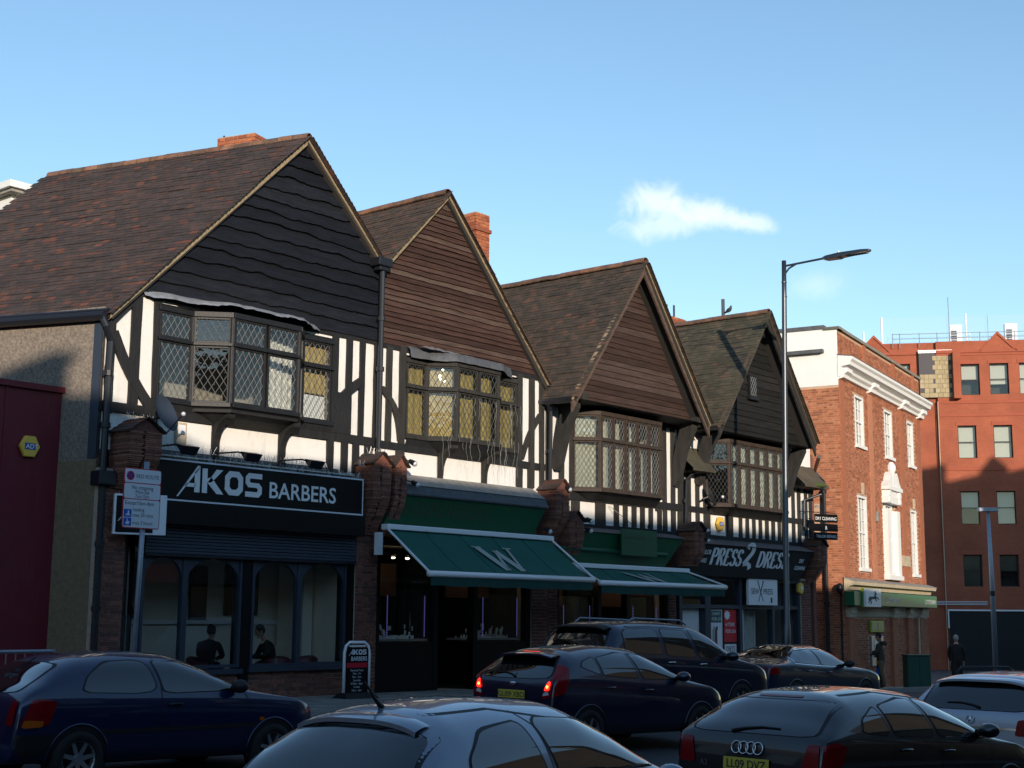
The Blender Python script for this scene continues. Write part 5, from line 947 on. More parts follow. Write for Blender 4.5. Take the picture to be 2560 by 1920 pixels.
MB().box(RD, -1.70, .16, -.2, .08, 16.74, 16.90).build('cladding_cap', 'lead', cl); MB().box(RD, .15, .55, 0, .55, 14.0, 16.7).build('buttress', 'brick_red', HR)
pipe(HR, [RD.p(-.72, .05, 13.9), RD.p(-.72, .05, -2)], .025, m='stone')
MB().box(RD, -.6, 8, .0, .25, -2.5, 2.0).build('shop_front', 'black_matt', HR); MB().box(RD, -.65, 8, .25, .32, 2.0, 2.08).build('white_trim', 'white_metal', HR); MB().box(RD, -.68, -.62, .25, .32, 1.05, 2.08).build('white_trim', 'white_metal', HR)
for z in (2.34, 2.42, 2.50): MB().box(RD, -1.3, 1.5, .02, .08, z, z+.03).build('white_trim', 'white_metal', HR)
for s in (-3.1, -2.7, -1.6, -.6, 1.78, 3.7, 5.2, 6.6): MB().tube([RD.p(s, -.05, 17.1), RD.p(s, -.05, 17.95)], .022, 6).build('rail_post', 'galv', HR)
for z in (17.9, 17.62): MB().tube([RD.p(-3.1, -.05, z), RD.p(7.5, -.05, z)], .02, 6).build('rail_bar', 'galv', HR)
for s, z, rr in ((-3.65, 19.05, .07), (-4.7, 18.2, .06), (1.12, 19.15, .05), (1.30, 18.0, .04)): MB().tube([RD.p(s, -.6, 16.5), RD.p(s, -.6, z)], rr, 8).build('white_pole', 'white_metal', HR)
MB().tube([RD.p(.14, -.4, 16.5), RD.p(.14, -.4, 20.1)], .02, 6).build('mast', 'galv', HR); MB().tube([RD.p(2.3, -.4, 16.5), RD.p(2.3, -.4, 19)], .012, 6).build('mast', 'galv', HR)
for s in (.22, 3.30): a = MB().box(RD, s, s+.68, -1.2, -.7, 17.3, 18.52).build('air_unit', 'white_metal', HR); [MB().box(RD, s+.06, s+.38, -.7, -.68, 17.5+i*.14, 17.6+i*.14).build('grille_slat', 'window_dark', a) for i in range(5)]
nm_ = mat('netting', (.45, .58, .80), .8); nt = nm_.node_tree; tr_ = nt.nodes.new('ShaderNodeBsdfTransparent'); mx_ = nt.nodes.new('ShaderNodeMixShader'); mx_.inputs[0].default_value = .16; nt.links.new(tr_.outputs[0], mx_.inputs[1]); nt.links.new(nt.nodes['Principled BSDF'].outputs[0], mx_.inputs[2]); nt.links.new(mx_.outputs[0], nt.nodes['Material Output'].inputs[0])
MB().grid([[RD.p(-3.6+i*.55, -.6, z) for i in range(21)] for z in (17.35, 19.0)]).build('wind_netting', 'netting', HR)

# ------------------------------------------------------------------ neighbours on the left
HL = thing('red_shop_wall', (9, 19.2, .2), 'plain dark red painted building beside the pebbledash side wall', 'building'); FL = Fr(0, 19.2, 90)
MB().box(FL, 3, 11.93, -3, 0, -.3, 4.93).build('wall', 'red_wall', HL); MB().box(FL, 3, 11.96, -3, .06, 4.93, 5.02).build('coping', 'red_wall', HL)
for x in (6.6, 8.8, 10.98): MB().box(FL, x, x+.035, 0, .012, -.3, 4.93).build('cover_strip', 'red_wall', HL)
HW = thing('white_building', (20, 31, 0), 'white rendered building with broad eaves rising behind the tiled roof', 'building')
MB().box(Fr(0, 30.4, 90), 17.2, 27, -10, 0, 0, 11.52).build('wall', 'white_paint', HW); MB().box(Fr(0, 30.4, 90), 16.9, 27.4, -10.4, .42, 11.60, 11.76).build('eaves', 'white_paint', HW); MB().box(Fr(0, 30.4, 90), 17.0, 27.2, -10.2, .32, 11.52, 11.60).build('soffit', 'stone_weathered', HW); MB().box(Fr(0, 30.4, 90), 17.5, 27.0, 0, .3, 10.95, 11.15).build('ledge', 'white_paint', HW)
# ------------------------------------------------------------------ the other side of the street (casts the evening shade)
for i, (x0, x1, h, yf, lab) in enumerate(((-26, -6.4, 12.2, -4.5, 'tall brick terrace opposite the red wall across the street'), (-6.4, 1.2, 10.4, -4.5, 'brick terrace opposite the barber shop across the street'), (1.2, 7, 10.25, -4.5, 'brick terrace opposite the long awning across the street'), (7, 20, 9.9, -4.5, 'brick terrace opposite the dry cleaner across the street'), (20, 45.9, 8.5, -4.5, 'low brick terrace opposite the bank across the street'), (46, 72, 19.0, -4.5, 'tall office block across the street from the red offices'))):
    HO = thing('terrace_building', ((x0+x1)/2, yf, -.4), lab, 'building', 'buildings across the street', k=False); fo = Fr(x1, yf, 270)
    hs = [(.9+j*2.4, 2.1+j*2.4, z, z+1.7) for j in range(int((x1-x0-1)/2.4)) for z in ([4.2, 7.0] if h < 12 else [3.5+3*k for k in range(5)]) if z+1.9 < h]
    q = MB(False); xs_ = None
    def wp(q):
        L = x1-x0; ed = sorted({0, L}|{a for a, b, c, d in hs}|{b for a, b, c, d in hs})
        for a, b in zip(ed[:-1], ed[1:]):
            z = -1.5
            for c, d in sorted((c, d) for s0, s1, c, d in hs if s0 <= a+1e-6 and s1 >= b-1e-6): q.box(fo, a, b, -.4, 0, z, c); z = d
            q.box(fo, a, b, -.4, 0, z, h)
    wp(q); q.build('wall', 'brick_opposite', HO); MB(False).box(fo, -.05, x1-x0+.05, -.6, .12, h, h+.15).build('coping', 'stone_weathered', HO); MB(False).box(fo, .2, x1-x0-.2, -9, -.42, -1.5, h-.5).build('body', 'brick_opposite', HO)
    if h > 15:  # unseen roofline, stepped to shape the shadow edge on the red offices
        for a, b, z in ((46, 54.4, 21.2), (54.4, 57.0, 20.0), (58.7, 66, 19.8)): MB(False).box(Fr(0, yf, 90), a, b, .05, .45, 18.95, z).build('shadow_parapet', 'brick_opposite', HO)
        MB(False).prism(Fr(0, yf, 90), [(57.0, 18.95), (58.7, 18.95), (58.7, 20.2), (57.9, 21.0), (57.0, 20.2)], .05, .45).build('shadow_gable', 'brick_opposite', HO)
    for a, b, c, d in hs: MB(False).box(fo, a, b, -.2, -.18, c, d).build('window', 'car_glass', HO)
    for j in range(int((x1-x0)/6)): MB(False).box(fo, .6+j*6, 5.6+j*6, .0, .15, -1, 2.6).build('shop_front', 'window_dark', HO); MB(False).box(fo, .4+j*6, 5.8+j*6, .0, .3, 2.7, 3.4).build('shop_fascia', ('sign_white', 'frame_navy', 'sign_red', 'stone')[(i+j) % 4], HO)

for x0, x1, h, lab in ((-14, 2.9, 8.2, 'added unseen brick terrace beyond the dark red wall'), (-44, -15, 9.5, 'long added unseen brick terrace further along past the dark red wall')):  # out-of-view rows added to darken what the cars reflect
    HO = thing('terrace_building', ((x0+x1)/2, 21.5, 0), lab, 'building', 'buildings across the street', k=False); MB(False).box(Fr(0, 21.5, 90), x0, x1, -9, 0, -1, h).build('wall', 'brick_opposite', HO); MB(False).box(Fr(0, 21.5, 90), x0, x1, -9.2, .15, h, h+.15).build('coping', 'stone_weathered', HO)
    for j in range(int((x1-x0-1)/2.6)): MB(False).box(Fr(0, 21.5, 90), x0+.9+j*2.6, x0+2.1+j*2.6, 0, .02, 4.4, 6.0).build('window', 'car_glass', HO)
HO = thing('terrace_building', (-56, 8, 0), 'added unseen brick building closing off the far end of the street', 'building', 'buildings across the street', k=False); MB(False).box(Fr(-50, -10, 0), 0, 40, -10, 0, -1, 10).build('wall', 'brick_opposite', HO)  # unseen block added to keep the bright horizon out of car reflections
HO = thing('terrace_building', (100, -5, -1), 'long added unseen brick terrace further down the street past the tall offices', 'building', 'buildings across the street', k=False); MB(False).box(Fr(0, -4.5, 90), 72.2, 140, .0, 9, -3, 9).build('wall', 'brick_opposite', HO)  # added out of view to cover the yellow horizon mirrored in shop glass
# ------------------------------------------------------------------ cars
def pw(tab):                                   # smooth monotone interpolation of (x, y) pairs
    xs_, ys_ = [p[0] for p in tab], [p[1] for p in tab]; n = len(xs_)
    sl = [(ys_[i+1]-ys_[i])/(xs_[i+1]-xs_[i]) for i in range(n-1)]; mm = [sl[0]]+[0 if sl[i-1]*sl[i] <= 0 else 2*sl[i-1]*sl[i]/(sl[i-1]+sl[i]) for i in range(1, n-1)]+[sl[-1]]
    def f(x):
        x = max(xs_[0], min(xs_[-1], x)); i = 0
        while i < n-2 and x > xs_[i+1]: i += 1
        h = xs_[i+1]-xs_[i]; t = (x-xs_[i])/h
        return ys_[i]*(1+2*t)*(1-t)**2+h*mm[i]*t*(1-t)**2+ys_[i+1]*t*t*(3-2*t)+h*mm[i+1]*t*t*(t-1)
    return f
import numpy as np
class Car:
    """x forward from the rear bumper, y to the left, z up; sections are super-ellipses above the belt line"""
    def __init__(s, name, label, L, Wd, top, belt, paint, x, y, z, head, dn=1.1, tum=.24, rr=.30, n=3.6, nose=.42):
        s.L, s.hw, s.tp, s.bl, s.tum, s.n = L, Wd/2, pw(top), pw(belt), tum, n
        s.zmax = max(p[1] for p in top)
        s.o = bpy.data.objects.new(name, None); col.objects.link(s.o); tag(s.o, label, 'car'); s.o.empty_display_size = .3
        s.o.location = (x, y, z); s.o.rotation_euler = (0, R(dn), R(head)); WL[s.o.name] = Vector((0, 0, 0)); s.rr, s.nose, s.paint = rr, nose, paint; s.tables()
    def plan(s, x):
        f = 1.
        if x < s.rr: f = min(f, .86+.14*math.sqrt(max(0, 1-(1-x/s.rr)**2)))
        if x > s.L-s.nose: f = min(f, .70+.30*math.sqrt(max(0, 1-((x-s.L+s.nose)/s.nose)**2)))
        return f*s.hw
    def zb(s, x): return min(s.bl(x), s.tp(x)-.02)
    def up(s, x, th):                           # th 0 roof centre .. 90 belt
        zt, b, w = s.tp(x), s.zb(x), s.plan(x)*.975; a, c = abs(math.sin(th))**(2/s.n), abs(math.cos(th))**(2/s.n); z = b+(zt-b)*c
        return w*a*(1-s.tum*max(0, z-b)/max(.3, s.zmax-b)), z+.0
    def sect(s, x):
        w, b = s.plan(x), s.zb(x); pts = [s.up(x, R(90*i/18)) for i in range(19)]; lo = .24 if .45 < x < s.L-.45 else .27
        pts += [(w*.99, b-.06*(b-lo)), (w*1.0, b-.28*(b-lo)), (w*.995, b-.55*(b-lo)), (w*.975, b-.8*(b-lo)), (w*.94, lo+.02), (w*.80, lo-.02), (0, lo-.02)]
        return pts
    def tables(s):
        s.tx = np.unique(np.concatenate([np.linspace(0, .2, 60), np.linspace(.2, s.L-.2, 200), np.linspace(s.L-.2, s.L, 40)])); s.ty = np.linspace(0, s.hw, 80); s.SY, s.SZ, top = [], [], []
        for x in s.tx:
            u = [s.up(x, R(90*i/60)) for i in range(61)]; lo = s.sect(x)[19:-1]; uy = np.array([p[0] for p in u]); uz = np.array([p[1] for p in u])
            zz = np.concatenate([[p[1] for p in lo[::-1]], uz[::-1]]); yy = np.concatenate([[p[0] for p in lo[::-1]], uy[::-1]]); s.SZ.append(zz); s.SY.append(yy)
            k = int(np.argmax(uy))+1; t = np.interp(s.ty, uy[:k], uz[:k]); over = s.ty > uy[k-1]; t[over] = uz[k-1]-3*(s.ty[over]-uy[k-1]); top.append(t)
        s.T = np.maximum.accumulate(np.array(top)[s.tx < s.L*.42], axis=0)+1e-7*np.arange((s.tx < s.L*.42).sum())[:, None]; s.Tx = s.tx[s.tx < s.L*.42]
        m = s.tx > s.L*.5; f = np.array(top)[m][::-1]; s.F = np.maximum.accumulate(f, axis=0)+1e-7*np.arange(len(f))[:, None]; s.Fx = s.tx[m][::-1]; s.top = np.array(top)
    def _i(s, x):
        x = min(max(x, 0), s.L); i = int(min(max(np.searchsorted(s.tx, x)-1, 0), len(s.tx)-2)); return i, (x-s.tx[i])/(s.tx[i+1]-s.tx[i])
    def side(s, x, z):                          # half width at height z
        i, t = s._i(x); return float(np.interp(z, s.SZ[i], s.SY[i])*(1-t)+np.interp(z, s.SZ[i+1], s.SY[i+1])*t)
    def ztop(s, x, y):
        i, t = s._i(x); y = abs(y); return float(np.interp(y, s.ty, s.top[i])*(1-t)+np.interp(y, s.ty, s.top[i+1])*t)
    def rear(s, y, z, front=False):
        y = min(abs(y), s.hw*.999); j = int(y/s.ty[1]); j = min(j, len(s.ty)-2); t = (y-s.ty[j])/s.ty[1]; T, X = (s.F, s.Fx) if front else (s.T, s.Tx)
        return float(np.interp(z, T[:, j], X)*(1-t)+np.interp(z, T[:, j+1], X)*t)
    def P(s, x, y, z): return Vector((x, y, z))
    def body(s):
        st = sorted({0., .008, .02, .04, .06, .09, .12}|{.15+(s.L-.35)*i/84 for i in range(85)}|{s.L-.15, s.L-.10, s.L-.06, s.L-.03, s.L-.012, s.L}); q = MB(False); rows = []
        for x in st: p = s.sect(x); rows.append([Vector((x, -y, z)) for y, z in p[::-1]]+[Vector((x, y, z)) for y, z in p[1:-1]])
        n = len(rows[0]); q.add([p for r in rows for p in r], [(i*n+j, i*n+(j+1) % n, (i+1)*n+(j+1) % n, (i+1)*n+j) for i in range(len(rows)-1) for j in range(n)]+[tuple(range(n)), tuple((len(rows)-1)*n+j for j in range(n))[::-1]])
        s.b = q.build('body', s.paint, s.o, smooth=True, fixn=True); return s.b
    def scan(s, poly, K=22, Mx=26):            # rows across a polygon (u, v), v up
        v0, v1 = min(p[1] for p in poly), max(p[1] for p in poly); rows = []; n = len(poly)
        for i in range(K+1):
            v = v0+(v1-v0)*(i/K); v = min(max(v, v0+1e-4), v1-1e-4); xs_ = []
            for j in range(n):
                a, b = poly[j], poly[(j+1) % n]
                if (a[1]-v)*(b[1]-v) <= 0 and abs(a[1]-b[1]) > 1e-9: xs_.append(a[0]+(b[0]-a[0])*(v-a[1])/(b[1]-a[1]))
            rows.append([(min(xs_)+(max(xs_)-min(xs_))*k/Mx, v) for k in range(Mx+1)])
        return rows
    def smoothpoly(s, poly, r=.25, n=5):
        out = []; m = len(poly)
        for i in range(m):
            a, b, c = Vector(poly[i-1]), Vector(poly[i]), Vector(poly[(i+1) % m])
            p, q = b+(a-b)*r, b+(c-b)*r
            for k in range(n+1): t = k/n; out.append(tuple(p*(1-t)**2+b*2*t*(1-t)+q*t*t))
        return out
    def spanel(s, name, poly, mt, off=.006, sides=(-1, 1), r=.22, parent=None):
        pl = s.smoothpoly(poly, r) if r else poly; out = None
        for sg in sides: out = MB(False).grid([[Vector((x, sg*(s.side(x, z)+off), z)) for x, z in row] for row in s.scan(pl)]).build(name, mt, parent or s.o, smooth=True)
        return out
    def rpanel(s, name, poly, mt, off=.006, r=.22, front=False, parent=None, thick=0):
        pl = s.smoothpoly(poly, r) if r else poly
        return MB(False).grid([[Vector((s.rear(y, z, front)+(off if front else -off), y, z)) for y, z in row] for row in s.scan(pl)]).build(name, mt, parent or s.o, smooth=True)
    def window(s, name, poly, r=.22, trim=.022, sides=(-1, 1)):
        c = Vector((sum(p[0] for p in poly)/len(poly), sum(p[1] for p in poly)/len(poly)))
        big = [tuple(Vector(p)+(Vector(p)-c).normalized()*trim) for p in poly]; s.spanel('window_seal', big, 'rubber', .003, sides, r); s.spanel(name, poly, 'car_glass', .006, sides, r)
    def rwindow(s, name, poly, r=.22, trim=.03, front=False):
        c = Vector((0, sum(p[1] for p in poly)/len(poly))); big = [tuple(Vector(p)+(Vector(p)-c).normalized()*trim) for p in poly]
        s.rpanel('window_seal', big, 'rubber', .003, r, front); return s.rpanel(name, poly, 'car_glass', .007, r, front)
    def seam(s, pts, w=.011, sides=(-1, 1), mt='rubber', off=.0025, name='door_seam'):
        for sg in sides:
            rows = [[], []]; path = []
            for (a, b) in zip(pts[:-1], pts[1:]): path += [tuple(Vector(a)+(Vector(b)-Vector(a))*k/12) for k in range(12)]
            path.append(pts[-1])
            for i, p in enumerate(path):
                a, b = path[max(i-1, 0)], path[min(i+1, len(path)-1)]; d = Vector((b[0]-a[0], b[1]-a[1])).normalized(); n = Vector((-d[1], d[0]))*w/2
                for k, g in ((0, 1), (1, -1)): x, z = p[0]+n[0]*g, p[1]+n[1]*g; rows[k].append(Vector((x, sg*(s.side(x, z)+off), z)))
            MB(False).grid(rows).build(name, mt, s.o)
    def wheels(s, xr, xf, r=.30, spokes=7, inset=.0):
        for xw in (xr, xf):
            for sg in (-1, 1):
                yo = sg*(s.side(xw, .55)-.02-inset); arch = [(xw+(r+.055)*math.cos(R(a)), r+(r+.055)*math.sin(R(a))) for a in range(-14, 195, 8)]
                q = MB(False); rows = [[Vector((x, sg*(s.side(x, max(z, .28))+.004), z)) for x, z in arch], [Vector((xw+(x-xw)*.02, sg*(s.side(x, max(z, .28))+.004), max(.24, r+(z-r)*.02))) for x, z in arch]]
                n = 10; rows = [[Vector((xw+(x-xw)*(1-k/n), sg*(s.side(xw+(x-xw)*(1-k/n), max(.26, r+(z-r)*(1-k/n)))+.004), max(.20, r+(z-r)*(1-k/n)))) for x, z in arch] for k in range(n+1)]
                q.grid(rows).build('wheel_arch', 'rubber', s.o); MB(False).tube([Vector((x, sg*(s.side(x, max(z, .28))+.002), z)) for x, z in arch[1:-1]], .014, 6).build('arch_lip', s.paint, s.o, smooth=True)
                wl_ = []; prof = [(.00, r*.62), (.03, r*.66), (.035, r*.80), (.025, r*.93), (0, r), (-.16, r), (-.18, r*.7)]
                q = MB(False); q.grid([[Vector((xw+rr*math.cos(R(a)), yo+sg*(d+.012), r+rr*math.sin(R(a)))) for a in range(0, 361, 15)] for d, rr in prof]); t = q.build('wheel', 'tyre', s.o, smooth=True)
                q = MB(False); q.grid([[Vector((xw+rr*math.cos(R(a)), yo+sg*(d+.012), r+rr*math.sin(R(a)))) for a in range(0, 361, 15)] for d, rr in ((-.06, r*.55), (.005, r*.60), (.02, r*.66))])
                for k in range(spokes):
                    a = 2*math.pi*k/spokes+.2; e = Vector((math.cos(a), 0, math.sin(a))); f = Vector((-math.sin(a), 0, math.cos(a))); c = Vector((xw, yo, r))
                    q.add([c+e*r*.12+f*r*.09+Vector((0, sg*.015, 0)), c+e*r*.60+f*r*.07+Vector((0, sg*.022, 0)), c+e*r*.60-f*r*.07+Vector((0, sg*.022, 0)), c+e*r*.12-f*r*.09+Vector((0, sg*.015, 0))], [(0, 1, 2, 3)])
                q.tube([Vector((xw, yo-sg*.02, r)), Vector((xw, yo+sg*.025, r))], r*.16, 12); q.build('rim', 'rim', t)
                MB(False).tube([Vector((xw, yo-sg*.06, r)), Vector((xw, yo-sg*.055, r))], r*.58, 16).build('brake_disc', 'rubber', t)
    def mirror(s, x, z, mt, sz=1.):
        for sg in (-1, 1):
            y = s.side(x, z); q = MB(False); q.ball((x-.02, sg*(y+.13*sz), z+.03), (.085*sz, .115*sz, .075*sz), 12, 8); m_ = q.build('door_mirror', mt, s.o, smooth=True)
            q = MB(False); q.hull([Vector((x-.03, sg*(y-.03), z-.03)), Vector((x+.06, sg*(y-.03), z-.03)), Vector((x+.06, sg*(y-.03), z+.03)), Vector((x-.03, sg*(y-.03), z+.03))], [Vector((x-.03, sg*(y+.08), z)), Vector((x+.03, sg*(y+.08), z)), Vector((x+.03, sg*(y+.08), z+.04)), Vector((x-.03, sg*(y+.08), z+.04))]); q.build('mirror_arm', 'rubber', m_, fixn=True)
    def handle(s, x, z, mt):
        for sg in (-1, 1):
            y = s.side(x, z); q = MB(False); q.tube([Vector((x-.09, sg*(y+.004), z)), Vector((x-.06, sg*(y+.03), z+.003)), Vector((x+.06, sg*(y+.03), z+.005)), Vector((x+.09, sg*(y+.004), z+.004))], .013, 6); q.build('door_handle', mt, s.o, smooth=True)
    def plate(s, z, body, h=.11, w=.52):
        x = min(s.rear(0, z-.05), s.rear(w/2, z))-.012; q = MB(False); q.add([Vector((x, -w/2, z-h/2)), Vector((x, w/2, z-h/2)), Vector((x+.004, w/2, z+h/2)), Vector((x+.004, -w/2, z+h/2))], [(0, 1, 2, 3)]); p = q.build('number_plate', 'plate_rear', s.o)
        text(p, Fr(0, 0, 0), 0, 0, body, .077, 'print_dark', k=False, sx=.98, bold=.012, align='CENTER', zdir=lambda a, b: Vector((x-.003, -a, z-.04+b)))
    def wiper(s, z, y0, y1):
        pts = [(y0, z), (y0+(y1-y0)*.25, z+.03), (y0+(y1-y0)*.6, z+.05), (y1, z+.045)]; MB(False).tube([Vector((s.rear(y, zz)-.018, y, zz)) for y, zz in pts], [.018, .014, .010, .007], 6).build('rear_wiper', 'rubber', s.o, smooth=True)
    def spoiler(s, x, hwid, drop, mt, ln=.16):
        zt = s.tp(x+.10); q = MB(False); rows = []
        for k in range(7):
            t = k/6; rows.append([])
            for j in range(17): y = -hwid+2*hwid*j/16; cz = s.ztop(x+.12, y); rows[-1].append(Vector((x+.12-(ln)*t-.02*math.cos(y/hwid*1.5)*t, y, cz+.010-drop*t*t-.0)))
        q.grid(rows); rows2 = [[p-Vector((0, 0, .028)) for p in r] for r in rows]; q.grid(rows2[::-1]); q.grid([rows[-1], rows2[-1]]); q.build('roof_spoiler', mt, s.o, smooth=True)
def gz(x, y): return road_z(x, y)

# dark blue three-door hatchback
c = Car('hatchback_car', 'dark blue three-door hatchback in front of the barber shop', 3.83, 1.63, [(0, .42), (.015, .60), (.04, .80), (.10, .92), (.30, 1.06), (.62, 1.25), (.85, 1.31), (1.35, 1.345), (1.85, 1.325), (2.15, 1.25), (2.85, .955), (3.05, .915), (3.45, .84), (3.72, .74), (3.80, .62), (3.83, .45)],
        [(0, .80), (.3, .90), (2.0, .885), (2.9, .86), (3.83, .80)], 'paint_blue', 7.60, 13.45, -.13, -2)
c.body(); c.window('quarter_window', [(.70, .93), (.80, 1.10), (1.05, 1.235), (1.52, 1.255), (1.60, .92)], r=.3); c.window('side_window', [(1.68, .92), (1.62, 1.25), (2.0, 1.24), (2.22, 1.17), (2.66, .93)], r=.14); c.rwindow('rear_window', [(-.55, .93), (.55, .93), (.46, 1.22), (-.46, 1.22)], r=.2)
c.rwindow('windscreen', [(-.60, .98), (.60, .98), (.50, 1.24), (-.50, 1.24)], r=.12, front=True)
c.seam([(1.66, 1.27), (1.64, .88), (1.60, .55), (1.62, .32)]); c.seam([(2.72, .92), (2.78, .80), (2.72, .32)]); c.seam([(.20, .98), (.45, 1.18), (.60, 1.265)]); c.seam([(.45, .56), (1.2, .545), (2.9, .56)], .045, mt='rubber', off=.008, name='rub_strip')
c.spanel('tail_lamp', [(.035, .60), (.33, .62), (.42, .86), (.16, .89)], 'lamp_red', .007); c.spanel('indicator_lamp', [(.06, .60), (.26, .61), (.28, .67), (.08, .68)], 'lamp_amber', .010)
for sg in (-1, 1): c.rpanel('tail_lamp', [(sg*.56, .62), (sg*.70, .62), (sg*.70, .85), (sg*.60, .88)], 'lamp_red', .007)
c.spanel('bumper', [(.0, .42), (.0, .54), (.48, .54), (.42, .36), (.1, .32)], 'rubber', .010, r=.1); c.handle(1.80, .80, 'rubber'); c.mirror(2.60, .95, 'rubber'); c.wheels(.69, 3.13, .285, 7); c.plate(.60, 'R385 KGF'); c.wiper(.97, .1, .42); c.spanel('side_indicator', [(2.92, .60), (2.99, .60), (2.99, .64), (2.92, .64)], 'lamp_amber', .01)

# silver small hatchback, nearest
c = Car('hatchback_car', 'silver rounded hatchback with stubby roof aerial, its bonnet towards the black hatchback', 3.77, 1.64, [(0, .42), (.02, .66), (.05, .88), (.10, .99), (.28, 1.20), (.48, 1.345), (.72, 1.42), (1.35, 1.465), (1.95, 1.445), (2.35, 1.33), (3.0, .99), (3.15, .95), (3.5, .85), (3.67, .73), (3.77, .48)],
        [(0, .88), (.3, .98), (2.0, .93), (2.9, .90), (3.77, .84)], 'paint_silver', 5.90, 6.60, -.386, 4, 1.5, n=3.0, rr=.42)
c.body(); c.window('quarter_window', [(.62, 1.0), (.66, 1.13), (.90, 1.28), (1.36, 1.335), (1.44, .98)], r=.2); c.window('side_window', [(1.58, .97), (1.52, 1.30), (1.58, 1.345), (2.1, 1.33), (2.36, 1.24), (2.84, .98)], r=.10); c.rwindow('rear_window', [(-.62, .84), (.62, .84), (.69, 1.0), (.57, 1.285), (-.57, 1.285), (-.69, 1.0)], r=.25)
c.rwindow('windscreen', [(-.60, 1.0), (.60, 1.0), (.50, 1.30), (-.50, 1.30)], r=.12, front=True); c.seam([(1.40, 1.39), (1.51, 1.30), (1.52, .9), (1.48, .5), (1.5, .32)], .010); c.seam([(2.88, .95), (2.88, .8), (2.8, .32)])
c.rpanel('high_brake_lamp', [(-.22, 1.325), (.22, 1.325), (.22, 1.350), (-.22, 1.350)], 'lamp_red', .010, r=.2); c.spoiler(.42, .50, .035, c.paint, .14)
MB(False).tube([Vector((.66, 0, c.tp(.66)-.01)), Vector((.58, 0, c.tp(.66)+.05)), Vector((.48, 0, c.tp(.66)+.16))], [.022, .012, .005], 8).build('aerial', 'rubber', c.o, smooth=True)
for sg in (-1, 1): c.rpanel('tail_lamp', [(sg*.62, .62), (sg*.72, .62), (sg*.74, .98), (sg*.68, .98)], 'lamp_red', .008, r=.2)
c.spanel('tail_lamp', [(.03, .62), (.16, .62), (.30, 1.0), (.16, 1.0)], 'lamp_red', .008); c.handle(1.84, .86, c.paint); c.mirror(2.80, .90, c.paint); c.wheels(.62, 3.09, .29, 5); c.plate(.60, 'V719 KPJ'); c.wiper(.93, -.05, .4); c.seam([(.62, 1.375), (1.2, 1.405), (2.1, 1.30)], .012, mt='rubber', name='roof_seam')

# navy five-door hatchback braking
c = Car('hatchback_car', 'navy five-door hatchback with its red brake lamps lit, behind the people carrier', 3.95, 1.70, [(0, .42), (.02, .70), (.05, .92), (.10, 1.02), (.26, 1.20), (.42, 1.345), (.62, 1.41), (1.35, 1.465), (1.95, 1.44), (2.35, 1.32), (3.05, 1.0), (3.25, .95), (3.65, .82), (3.83, .68), (3.95, .48)],
        [(0, 1.0), (.5, 1.03), (1.6, .97), (2.9, .90), (3.95, .84)], 'paint_navy', 15.26, 12.89, -.263, -5, n=3.4)
c.body(); c.window('quarter_window', [(.62, 1.17), (.70, 1.24), (.95, 1.30), (.98, 1.06)], r=.2); c.window('rear_side_window', [(1.05, 1.05), (1.02, 1.29), (1.5, 1.355), (1.72, 1.355), (1.80, 1.01)], r=.10); c.window('side_window', [(1.90, 1.0), (1.80, 1.355), (2.05, 1.335), (2.3, 1.265), (2.80, .98)], r=.10)
c.rwindow('rear_window', [(-.58, 1.0), (.58, 1.0), (.66, 1.06), (.50, 1.32), (-.50, 1.32), (-.66, 1.06)], r=.2); c.rwindow('windscreen', [(-.60, 1.02), (.60, 1.02), (.50, 1.34), (-.50, 1.34)], r=.12, front=True)
c.seam([(1.0, 1.03), (.92, .75), (1.02, .5), (1.2, .32)]); c.seam([(1.85, 1.0), (1.88, .32)]); c.seam([(2.85, .96), (2.82, .32)]); c.spoiler(.32, .54, .03, c.paint, .20); c.rpanel('high_brake_lamp', [(-.17, 1.335), (.17, 1.335), (.17, 1.365), (-.17, 1.365)], 'brake_lit', .05, r=.1)
for sg in (-1, 1): c.rpanel('tail_lamp', [(sg*.57, .72), (sg*.76, .76), (sg*.755, 1.02), (sg*.73, 1.10)], 'lamp_red', .009, r=.12); c.rpanel('brake_lamp', [(sg*.61, .84), (sg*.72, .85), (sg*.72, .95), (sg*.68, .98)], 'brake_lit', .014, r=.3); c.rpanel('brake_bulb', [(sg*.655, .88), (sg*.695, .88), (sg*.695, .915), (sg*.655, .915)], 'brake_hot', .020, r=.45); c.rpanel('reversing_lamp', [(sg*.60, .77), (sg*.72, .79), (sg*.70, .83), (sg*.62, .82)], 'lamp_clear', .014, r=.2)
c.spanel('tail_lamp', [(.03, .76), (.22, .82), (.36, 1.16), (.30, 1.20), (.10, 1.05)], 'lamp_red', .009, r=.15); c.rpanel('badge', [(-.06, .90), (.06, .90), (.06, .945), (-.06, .945)], 'chrome', .012, r=.45); c.plate(.78, 'GU09 XBO'); c.handle(1.98, .84, c.paint); c.handle(1.15, .88, c.paint); c.mirror(2.72, 1.0, c.paint); c.wheels(.72, 3.21, .30, 6); c.wiper(1.02, .0, .36)

